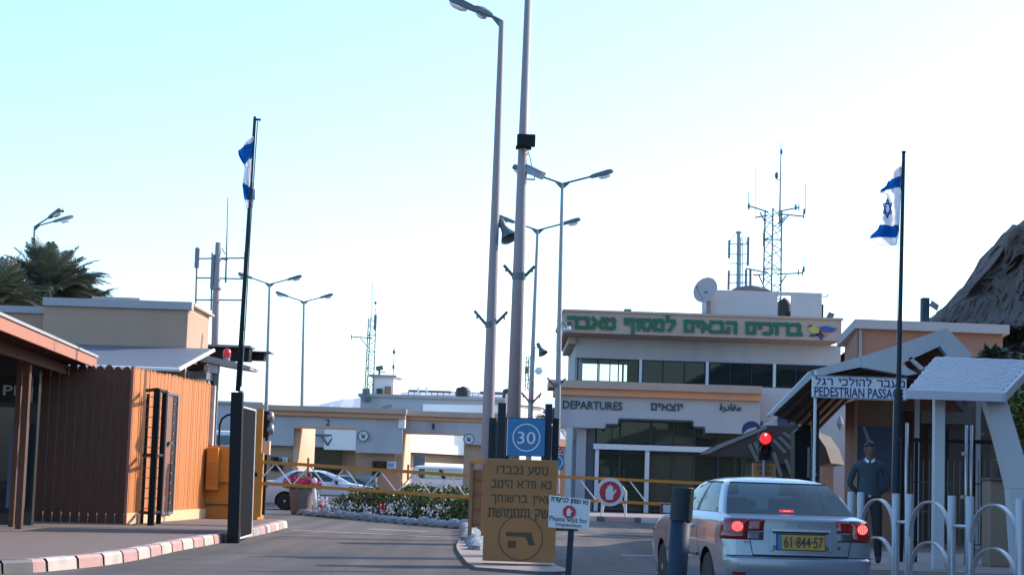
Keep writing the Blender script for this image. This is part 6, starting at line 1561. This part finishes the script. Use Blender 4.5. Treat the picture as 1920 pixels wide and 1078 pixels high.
    g = MB().mat(M['letter']); yy = rear_y(.75,0)-.030
    text_mb(g, '61·844·57', -.19, .235, .70, .815, yy, .003, .006); build('plate_number', g, pl, local=True)
    # seams
    g = MB().mat(M['trim'])
    for s in (-1, 1):
        pts = [Vector((s*.56, rear_y(.80,.56)-.003, .80)), Vector((s*.535, rear_y(.7,.535)-.003, .70)), Vector((s*.52, rear_y(.625,.52)-.003, .615))]; g.tube(pts, .0045, 4)
    g.tube([Vector((x, rear_y(.612,x)-.003, .612)) for x in [-.52+i*.104 for i in range(11)]], .006, 4)
    build('trunk_seam', g, t, local=True)
    g = MB().mat(M['trim'])   # dark strip painting the shadow along the bumper crease
    g.tube([Vector((x, rear_y(.605,x)-.001, .602)) for x in [-.80+i*.16 for i in range(11)]], .005, 4); build('bumper_crease_shadow', g, t, local=True)
    rbox('bumper_lip', M['trim'], -.62, .62, .235, .30, .004, .01)
    rbox('reflector', M['redlens'], -.74, -.60, .40, .43, .006, .01); rbox('reflector', M['redlens'], .60, .74, .40, .43, .006, .01)
    g = MB().mat(M['rim']); zz_ = .93; yb_ = rear_y(.93,0)-.01; g.tube([(-.022,yb_,.955),(-.004,yb_,.925),(.004,yb_,.925),(.022,yb_,.955)], .005, 5); build('badge', g, t, local=True)
    g = MB().mat(M['steel']); [g.obox((-.60+i*.028, rear_y(.74,.6)-.003, .745), (.009,0,0), (0,.002,0), (0,0,.010)) for i in range(5)]; build('model_badge', g, t, local=True)
    g = MB().mat(M['letter']); g.obox((.42, rear_y(.71,.42)-.003, .705), (.014,0,0), (0,.003,0), (0,0,.014)); build('lock', g, t, local=True)
    # high brake lamp and interior
    g = MB().mat(M['brake']); g.obox((0,.68,1.075), (.075,0,0), (0,.02,0), (0,0,.013)); hb = build('high_brake_light', g, t, local=True)
    g = MB().mat(M['brakehot']); [g.obox((-.035+i*.014,.657,1.075), (.004,0,0), (0,.003,0), (0,0,.004)) for i in range(6)]; build('led_row', g, hb, local=True)
    g = MB().mat(M['seat']); g.box(-.66,.66,.62,1.25,.96,1.03); build('parcel_shelf', g, t, local=True)
    for x in (-.36, .36):
        for y, w, zt in ((2.05,.25,1.20),):
            g = MB().mat(M['seat'], True); g.prism([(x-w,y,.6),(x+w,y,.6),(x+w*.9,y-.12,zt),(x-w*.9,y-.12,zt)], (0,.12,0)); build('seat', g, t, local=True, bevel=.03)
            g = MB().mat(M['seat'], True); g.prism([(x-.12,y-.13,zt+.03),(x+.12,y-.13,zt+.03),(x+.10,y-.15,zt+.17),(x-.10,y-.15,zt+.17)], (0,.09,0)); build('headrest', g, t, local=True, bevel=.02)
    g = MB().mat(M['seat'], True); g.prism([(-.6,1.28,.6),(.6,1.28,.6),(.58,1.16,1.08),(-.58,1.16,1.08)], (0,.12,0)); build('rear_seat', g, t, local=True, bevel=.03)
    for x in (-.33, .33):
        g = MB().mat(M['seat'], True); g.prism([(x-.12,1.17,1.09),(x+.12,1.17,1.09),(x+.10,1.16,1.18),(x-.10,1.16,1.18)], (0,.08,0)); build('rear_headrest', g, t, local=True, bevel=.02)
    # mirrors
    for s in (-1, 1):
        g = MB().mat(M['trim']); g.obox((s*.90,2.78,1.03), (.10,0,0), (0,.045,0), (0,0,.062)); g.tube([(s*.74,2.82,1.0),(s*.84,2.79,1.01)], .02, 6); mo = build('mirror', g, t, local=True, bevel=.02)
        g = MB().mat(M['rim']); g.obox((s*.90,2.733,1.03), (.08,0,0), (0,.002,0), (0,0,.048)); build('mirror_glass', g, mo, local=True)
    # side mouldings, handles, chrome waist line, door seams
    for s in (-1, 1):
        def sx(y, z): a, b, w = interp(levels, z); return s*(w-w*.035*(2*min(1,max(0,(y-a-.3)/(b-a-.7)))-1)**2)
        g = MB().mat(M['trim']); g.tube([Vector((sx(y,.62)+s*.003,y,.56)) for y in (1.35,2.0,2.6,3.1)], .016, 6); build('side_moulding', g, t, local=True)
        g = MB().mat(M['trim'])
        for y in (1.28, 2.22, 3.22): g.tube([Vector((sx(y,z)+s*.001,y+(.12 if (y < 1.3 and z > .7) else 0)-(0.08 if (y < 1.3 and z < .6) else 0),z)) for z in (.32,.45,.6,.8,.95)], .004, 4)
        build('door_seam', g, t, local=True)
        for y in (1.62, 2.5): g = MB().mat(paint); g.tube([Vector((sx(y,.86)+s*.012,y-.07,.865)), Vector((sx(y,.86)+s*.024,y,.87)), Vector((sx(y,.86)+s*.012,y+.07,.865))], .014, 6); build('door_handle', g, t, local=True)
    g = MB().mat(M['clearlens'])
    for s in (-1, 1): g.obox((s*.66,4.22,.70), (.13,0,0), (s*-.03,.06,0), (0,0,.06))
    build('headlight', g, t, local=True)
    return t
M['recess'] = mat('recess_shade', (.10,.12,.15), .35, .5, var=.02)  # car paint darkened to put the plate recess shade into the colour
cx_, cy_ = 3.02, 20.0
car('silver_car', 'silver saloon car waiting with lit brake lights and a yellow number plate', (XX(1494,1000,20)+.06, 20.0, .09), math.radians(6.2), M['silver'])
car('white_car', 'white saloon car crossing behind the boom gate, seen from the side', (XX(486,940,67.2), 67.9, 0), math.radians(-91), M['whitepaint'])
car('small_car', 'dark small car behind the bonnet of the white saloon car', (XX(560,900,75), 76, 0), math.radians(-84), M['darkpaint'], detail=False).scale = (.88,.88,.88)
car('pale_car', 'pale car partly hidden by the pillar between lanes 2 and 1', (XX(648,900,119), 120, 0), math.radians(-88), M['whitepaint'], detail=False)
car('dark_car', 'dark car parked in front of the pillar between lanes 2 and 1', (XX(700,900,95), 96, 0), math.radians(172), M['darkpaint'], detail=False).scale = (.86,.86,.86)
car('white_van', 'white van with dark side windows parked beyond lane 1', (XX(768,900,116), 117, 0), math.radians(-89), M['whitepaint'], VAN, V_CAB, 3, (.95,3.9), .32, False, 'van')

# ================================================================== PLANTS
def palm(label, c, R, nfr, seed, trunk_r=.24):
    rnd = random.Random(seed); t = thing('palm_tree', label, 'palm', (c.x, c.y, 0), 'palms behind the beige building')
    m = MB().mat(M['bark'], True); m.tube([(c.x,c.y,0),(c.x+.05,c.y,c.z*.5),(c.x,c.y,c.z-.2)], [trunk_r*1.2,trunk_r,trunk_r*1.15], 12); build('trunk', m, t)
    m = MB()
    for i in range(nfr):
        az = rnd.uniform(0, 2*math.pi); el = math.radians(rnd.triangular(-35, 88, 40)); L = R*rnd.uniform(.85,1.15)
        m.mat(M['palm'] if rnd.random() < .8 else M['leaf2x'])
        d = Vector((math.cos(az)*math.cos(el), math.sin(az)*math.cos(el), math.sin(el))); pts = []
        n = 16
        for k in range(n+1):
            f = k/n; pts.append(c+d*L*f+Vector((0,0,-.32*L*f*f*(.4+math.cos(el)))))
        m.tube(pts[::4], [.025,.018,.012,.008,.004], 4, caps=False)
        side = d.cross(Vector((0,0,1))); side = side.normalized() if side.length > .1 else Vector((1,0,0))
        for k in range(2, n*3):
            f = k/(n*3); j = min(int(f*n), n-1); p = pts[j].lerp(pts[j+1], f*n-j); tg = (pts[j+1]-pts[j]).normalized()
            ll = .50*math.sin(math.pi*min(1,f*.82+.16))*R/2.6*1.15; up = side.cross(tg)
            for s in (-1, 1):
                e = (tg*.75+side*s*.8+up*rnd.uniform(.1,.5)).normalized()*ll*rnd.uniform(.8,1.1); wd_ = tg*.020
                m.add([p-wd_, p+wd_, p+e*.6+wd_*.6+Vector((0,0,-.02)), p+e+Vector((0,0,-.06))], [(0,1,2,3)])
    build('fronds', m, t)
M['leaf2x'] = mat('palm_leaf_light', (.13,.15,.085), .5, var=.3, scale=1.5)
palm('large bushy palm in the middle of the clump rising behind the beige building', W(92,556,76), 3.0, 190, 1)
palm('palm at the left edge of the photo behind the beige building', W(-5,575,73), 2.5, 120, 2)
palm('lower palm whose fronds droop at the right of the clump', W(150,590,77), 2.2, 120, 5)
t_ = M['palm']
# palm beyond the pink block
def small_palm(name, label, c, R, n_, seed): palm(label, c, R, n_, seed, .15)
palm('small blue green palm between the pink block and the departures hall', W(1036,792,118), 1.5, 45, 8)
palm('bright spiky palm top showing over the tiled canopy', W(1862,676,40), .55, 46, 9, .09)
def bush(name, label, cat, c, rx, ry, rz, n, seed, mats, leaf=.06, trunk=True):
    rnd = random.Random(seed); t = thing(name, label, cat, (c.x, c.y, .168))
    if trunk: 
        m = MB().mat(M['bark'], True); m.tube([(c.x,c.y,.168),(c.x,c.y,c.z)], [.12,.06], 8)
        for k in range(5): a = k*1.3; m.tube([(c.x,c.y,c.z-.5),(c.x+rx*.5*math.cos(a),c.y+ry*.5*math.sin(a),c.z+rz*.2)], [.05,.02], 5)
        build('trunk', m, t)
    cl = [Vector((c.x+rx*rnd.gauss(0,.45), c.y+ry*rnd.gauss(0,.45), c.z+rz*rnd.gauss(0,.45))) for _ in range(26)]
    m = MB()
    for i in range(n):
        k = rnd.choice(cl); p = k+Vector((rnd.gauss(0,rx*.2), rnd.gauss(0,ry*.2), rnd.gauss(0,rz*.2)))
        a, b = rnd.uniform(0,6.28), rnd.uniform(-1,1); u = Vector((math.cos(a)*math.cos(b), math.sin(a)*math.cos(b), math.sin(b))); v = u.cross(Vector((rnd.uniform(-1,1),rnd.uniform(-1,1),1))).normalized()
        s = leaf*rnd.uniform(.6,1.3); m.mat(rnd.choice(mats)); m.add([p-u*s, p+v*s*.5, p+u*s, p-v*s*.5], [(0,1,2,3)])
    build('crown', m, t); return t
bush('green_tree', 'yellow green leafy tree at the right edge behind the slanted leg', 'tree', W(1948,780,36), .85, 1.2, 1.0, 8000, 4, [M['leaf'],M['leaf2'],M['leaf2']], .07)

# flower bed
BA, BBp = G(556,964), G(880,992)
bd = (BBp-BA).normalized(); bn = Vector((-bd.y, bd.x, 0)); BL = (BBp-BA).length
m = MB().mat(M['soil']); m.prism([BA+bn*.1, BBp+bn*.1, BBp+bn*3.4, BA+bn*3.4], (0,0,.12)); build('flower_bed', m, kind='structure')
rnd = random.Random(11); m = MB()
for i in range(26000):
    u = rnd.random(); L = .9+(BL-.9)*u; dpt = .75+2.2*rnd.random(); 
    hmax = .80+.10*math.sin(L*2.1)+.07*math.sin(L*5.3+1)+.05*math.sin(L*11); 
    if L < 2.2: hmax *= (L-.2)/2.0
    z = .12+hmax*(1-rnd.random()**1.8) if rnd.random() < .55 else .12+hmax*rnd.random()
    p = BA+bd*L+bn*dpt+Vector((0,0,z+rnd.uniform(-.04,.05)))
    a, b = rnd.uniform(0,6.28), rnd.uniform(-.6,1.3); uu = Vector((math.cos(a)*math.cos(b), math.sin(a)*math.cos(b), math.sin(b))); vv = uu.cross(Vector((rnd.uniform(-1,1),rnd.uniform(-1,1),.6))).normalized()
    s = rnd.uniform(.035,.075); m.mat(M['leaf'] if rnd.random() < .60 else M['leaf2']); m.add([p-uu*s, p+vv*s*.5, p+uu*s, p-vv*s*.5], [(0,1,2,3)])
o = build('hedge', m, None, 'dense dark green hedge filling the flower bed', 'hedge', kind='stuff')
def blossoms(name, label, spots, mats, seed, grp=None):
    rnd = random.Random(seed); m = MB()
    for (f, off, h, r, n) in spots:
        c = BA+bd*BL*f+bn*off
        for i in range(int(n*.24)):
            p = c+Vector((rnd.gauss(0,r*.6), rnd.gauss(0,r*.5), .10+abs(rnd.gauss(h*.85,h*.3)))); s = rnd.uniform(.018,.045)
            m.mat(rnd.choice(mats)); a = rnd.uniform(0,3); u, v = Vector((math.cos(a),math.sin(a),rnd.uniform(-.3,.3)))*s, Vector((-math.sin(a)*.3,rnd.uniform(-.3,.3),1))*s
            m.add([p-u,p-v,p+u,p+v], [(0,1,2,3)])
    return build(name, m, None, label, 'flowers', kind='stuff')
blossoms('white_flowers', 'patches of white flowers along the front of the hedge', [(.02,.4,.3,.22,240),(.08,.5,.38,.25,220),(.14,.4,.2,.2,150),(.20,.4,.25,.25,160),(.27,.4,.35,.12,120),(.34,.4,.25,.3,180),(.42,.4,.22,.25,150),(.50,.4,.3,.2,160),(.54,.4,.35,.2,160),(.60,.4,.4,.2,200),(.72,.45,.3,.3,220),(.78,.45,.35,.25,190),(.3,1.2,.8,.8,50),(.6,1.2,.8,1.0,70),(.85,1.0,.7,.8,60)], [M['wflower'],M['wflower'],M['stone']], 3)
blossoms('red_flowers', 'clump of red flowers in front of the hedge', [(.47,.45,.28,.16,230),(.07,.5,.3,.15,60),(.10,.6,.35,.1,30),(.7,1.0,.65,.3,25)], [M['rflower']], 4)
# kerb stones painted white round the bed and along the island
rnd = random.Random(21)
def stone(p, rz, sx, sy, sz, label, first=[None]):
    if first[0] is None or rnd.random() < .2:
        m = MB().mat(M['stone']); n = 9
        prof = [(.8,0),(1,.25),(.95,.6),(.7,.9),(.35,1)]; b = 0
        for r_, h in prof:
            for k in range(n): a = 2*math.pi*k/n; j = 1+rnd.uniform(-.12,.12); m.v.append(Vector((r_*math.cos(a)*j, r_*math.sin(a)*j, h*(1+rnd.uniform(-.08,.08)))))
        for i in range(4):
            for k in range(n): k2 = (k+1) % n; m.face((i*n+k, i*n+k2, (i+1)*n+k2, (i+1)*n+k))
        m.face([4*n+k for k in range(n)]); o = build('edge_stone', m, None, label, 'stone', local=True); first[0] = o
    else:
        o = first[0].copy(); COL.objects.link(o)
    o.location = p; o.rotation_euler = (0,0,rz); o.scale = (sx, sy, sz); o['label'] = label; o['category'] = 'stone'; o['group'] = label_g[0]
    return o
label_g = ['painted stones edging the flower bed']
ns = 19; ang = math.atan2(bd.y, bd.x)
for i in range(ns):
    f = (i+.5)/ns*1.0; p = BA+bd*BL*f+bn*rnd.uniform(-.05,.05)
    stone(p, ang+rnd.uniform(-.2,.2), .29*BL/ns/.58*rnd.uniform(.9,1.12), .19, rnd.uniform(.18,.27), 'whitewashed stone in the row edging the front of the flower bed')
label_g[0] = 'painted stones along the island'
for i in range(9):
    q = G(880,996).lerp(G(903,1034), i/8); stone(Vector((q.x-.05, q.y, 0)), 1.4+rnd.uniform(-.3,.3), .5, .22, .22, 'whitewashed stone in the row leading from the cage to the notice board')
# pink flower pot
Yp_ = 60.5
M['potgrey'] = mat('pot_grey', (.20,.155,.14), .9)
t = thing('flower_pot', 'tall pot of bright pink flowers in front of the white car', 'flower pot', (XX(565,955,Yp_), Yp_, .0))
c = Vector((XX(566,915,Yp_), Yp_, 0)); m = MB().mat(M['potgrey'], True); m.lathe(c, [(.30,0),(.33,.1),(.36,.5),(.42,.78),(.42,.84),(.36,.84)], 20); build('pot', m, t)
m = MB(); rnd = random.Random(5)
for i in range(900):
    a, r, z = rnd.uniform(0,6.28), .62*rnd.random()**.5, rnd.random(); p = c+Vector((r*math.cos(a), r*math.sin(a)*.8, .84+.42*z*(1-(r/.68)**2)**.5)); s = rnd.uniform(.02,.045)
    m.mat(M['pflower'] if z > .35 and rnd.random() < .7 else M['leaf']); u = Vector((rnd.uniform(-1,1),rnd.uniform(-1,1),rnd.uniform(-1,1))).normalized()*s; v = u.cross(Vector((0,1,.3))).normalized()*s
    m.add([p-u,p-v,p+u,p+v], [(0,1,2,3)])
build('blossom', m, t)
m = MB().mat(M['wflower'], True); m.tube([c+Vector((.42,-.3,.95)), c+Vector((.46,-.32,.5)), c+Vector((.5,-.35,.12))], [.05,.07,.04], 8); m.lathe(c+Vector((.42,-.3,1.0)), [(.03,0),(.09,.06),(.08,.16),(.02,.2)], 10); build('ribbon', m, t)

# ================================================================== PEOPLE
def skin_mesh(name, verts, edges, radii, sub=2):
    me = bpy.data.meshes.new(name); me.from_pydata([tuple(v) for v in verts], edges, []); o = bpy.data.objects.new(name, me); COL.objects.link(o)
    s = o.modifiers.new('Skin','SKIN')
    for i, r in enumerate(radii): me.skin_vertices[0].data[i].radius = r if isinstance(r, tuple) else (r, r)
    me.skin_vertices[0].data[0].use_root = True
    u = o.modifiers.new('Sub','SUBSURF'); u.levels = sub; u.render_levels = sub
    bpy.context.view_layer.update()
    m2 = bpy.data.meshes.new_from_object(o.evaluated_get(bpy.context.evaluated_depsgraph_get())); bpy.data.objects.remove(o)
    return m2
def person(label, loc, rz, top, legs, skin=M['skin'], pose='pocket', H=1.78, head_turn=0.0):
    t = thing('person', label, 'person', loc, None, rz)      # faces -Y locally
    k = H/1.78
    V, E, R = [], [], []
    def add(p, r, par=None):
        V.append(Vector(p)*k); R.append((r[0]*k, r[1]*k) if isinstance(r, tuple) else r*k)
        if par is not None: E.append((par, len(V)-1))
        return len(V)-1
    pel = add((0,0,.98), (.155,.115)); wst = add((0,0,1.12), (.145,.105), pel); chs = add((0,.01,1.30), (.175,.12), wst); ucs = add((0,.01,1.43), (.165,.105), chs)
    nk = add((0,.0,1.53), .058, ucs); hd0 = add((0,-.01,1.585), .066, nk); hd1 = add((0,-.012,1.655), (.088,.105), hd0); hd2 = add((0,0,1.725), (.078,.092), hd1)
    for s in (-1, 1):
        hp = add((s*.10,0,.90), .105, pel); kn = add((s*.12,-.02,.50), .075, hp); an = add((s*.14,.02,.09), .055, kn); ft = add((s*.13,-.14,.045), .04, an)
        sh = add((s*.205,.01,1.42), .062, ucs)
        if pose == 'pocket': el = add((s*.30,.06,1.14), .047, sh); wr = add((s*.215,-.09,.97), .035, el); hn = add((s*.19,-.12,.92), .035, wr)
        elif pose == 'behind': el = add((s*.285,.10,1.15), .047, sh); wr = add((s*.13,.20,1.0), .035, el); hn = add((s*.08,.20,.96), .035, wr)
        else: el = add((s*.26,-.04,1.16), .045, sh); wr = add((s*.20,-.24,1.22), .033, el); hn = add((s*.16,-.32,1.24), .036, wr)
        for q in range(4):
            base_ = V[hn]/k; d = (V[hn]-V[wr]).normalized(); o_ = Vector(((q-1.5)*.018,0,0)); a = add(tuple(base_+d*.05+o_), .009, hn); add(tuple(base_+d*(.085-.008*abs(q-1.3))+o_+Vector((0,-.012,0))), .008, a)
        th = add(tuple(V[hn]/k+Vector((-s*.035,-.02,.0))), .010, wr); add(tuple(V[hn]/k+Vector((-s*.045,-.04,-.03))), .009, th)
    me = skin_mesh('body', V, E, R)
    for mm in (top, legs, skin, M['rubber']): me.materials.append(mm)
    hand_z = {}
    hands = [V[i] for i in range(len(V)) if False]
    for p in me.polygons:
        c = p.center/k; z = c.z; p.use_smooth = True
        r = math.hypot(c.x, c.y)
        ar = abs(c.x) > .17 and z < 1.46
        if z > 1.525: i = 2
        elif z < .10: i = 3
        elif z < .99 and not (abs(c.x) > .175 and z > .80): i = 1
        else: i = 0
        p.material_index = i
    # hands take the skin colour
    idx = [j for j in range(len(V)) if R[j] == .035*k or R[j] == .036*k or (not isinstance(R[j], tuple) and R[j] < .011*k)]
    for p in me.polygons:
        if any((p.center-V[j]).length < .05*k for j in idx) : p.material_index = 2
    b = bpy.data.objects.new('body', me); COL.objects.link(b); b.parent = t
    hz = Matrix.Rotation(head_turn, 4, 'Z')
    c = Vector((0,-.005,1.685))*k
    m = MB().mat(M['hair'], True); n, r_ = 20, 9   # hair cap
    for i in range(r_+1):
        th_ = math.pi*.5*i/r_*1.12
        for q in range(n):
            a = 2*math.pi*q/n; back = .5+.5*math.sin(a-head_turn*1.0); ext = 1+(.55*back-.22)*(i/r_)
            m.v.append(c+Vector((.079*math.sin(min(1.75,th_*ext))*math.cos(a), .094*math.sin(min(1.75,th_*ext))*math.sin(a)+.010, .010+.096*math.cos(th_*ext)))*k)
    for i in range(r_):
        for q in range(n): q2 = (q+1) % n; m.face((i*n+q, i*n+q2, (i+1)*n+q2, (i+1)*n+q))
    build('hair', m, t, local=True)
    # face features
    def hp_(x, y, z): return c+hz.to_3x3() @ (Vector((x, y, z))*k)
    m = MB().mat(skin, True); m.tube([hp_(0,-.098,.010), hp_(0,-.118,-.028), hp_(0,-.098,-.034)], [.008*k,.014*k,.008*k], 8); build('nose', m, t, local=True)
    m = MB().mat(M['hair'])
    for s in (-1, 1): m.obox(hp_(s*.032,-.098,.016), hz.to_3x3() @ Vector((.012*k,0,0)), hz.to_3x3() @ Vector((0,.006*k,0)), (0,0,.004*k)); m.obox(hp_(s*.032,-.10,.036), hz.to_3x3() @ Vector((.017*k,0,0)), hz.to_3x3() @ Vector((0,.006*k,0)), (0,0,.003*k))
    build('eyes', m, t, local=True)
    m = MB().mat(mat('lips',(.14,.05,.045),.6)); m.obox(hp_(0,-.098,-.058), hz.to_3x3() @ Vector((.022*k,0,0)), hz.to_3x3() @ Vector((0,.006*k,0)), (0,0,.006*k)); build('mouth', m, t, local=True)
    for s in (-1, 1): m = MB().mat(skin, True); m.tube([hp_(s*.083,.0,.02), hp_(s*.093,.008,.0), hp_(s*.084,.0,-.03)], [.008*k,.016*k,.007*k], 8); build('ear', m, t, local=True)
    return t, k
t, k = person('man in a blue sweater with a white collar standing behind the hoop barriers', (XX(1630,900,27.8), 27.8, .33), math.radians(-8), M['sweater'], M['trousers'], pose='behind', H=1.80, head_turn=math.radians(-45))
m = MB().mat(M['signwhite'])
for s in (-1, 1): m.prism([Vector((s*.012,-.108,1.50))*k, Vector((s*.075,-.07,1.535))*k, Vector((s*.07,-.085,1.49))*k, Vector((s*.02,-.118,1.46))*k], (0,-.012,0))
build('collar', m, t, local=True, recalc=True)
m = MB().mat(M['steel']); m.obox((0,-.135*k,.985*k), (.025,0,0), (0,.006,0), (0,0,.018)); build('belt_buckle', m, t, local=True)
if 0: person('person in a pale shirt half hidden at the left of the guard kiosk', (XX(1583,900,38.5), 38.5, .168), math.radians(-30), M['shirt'], M['beige'], pose='hold', H=1.76, head_turn=math.radians(20))
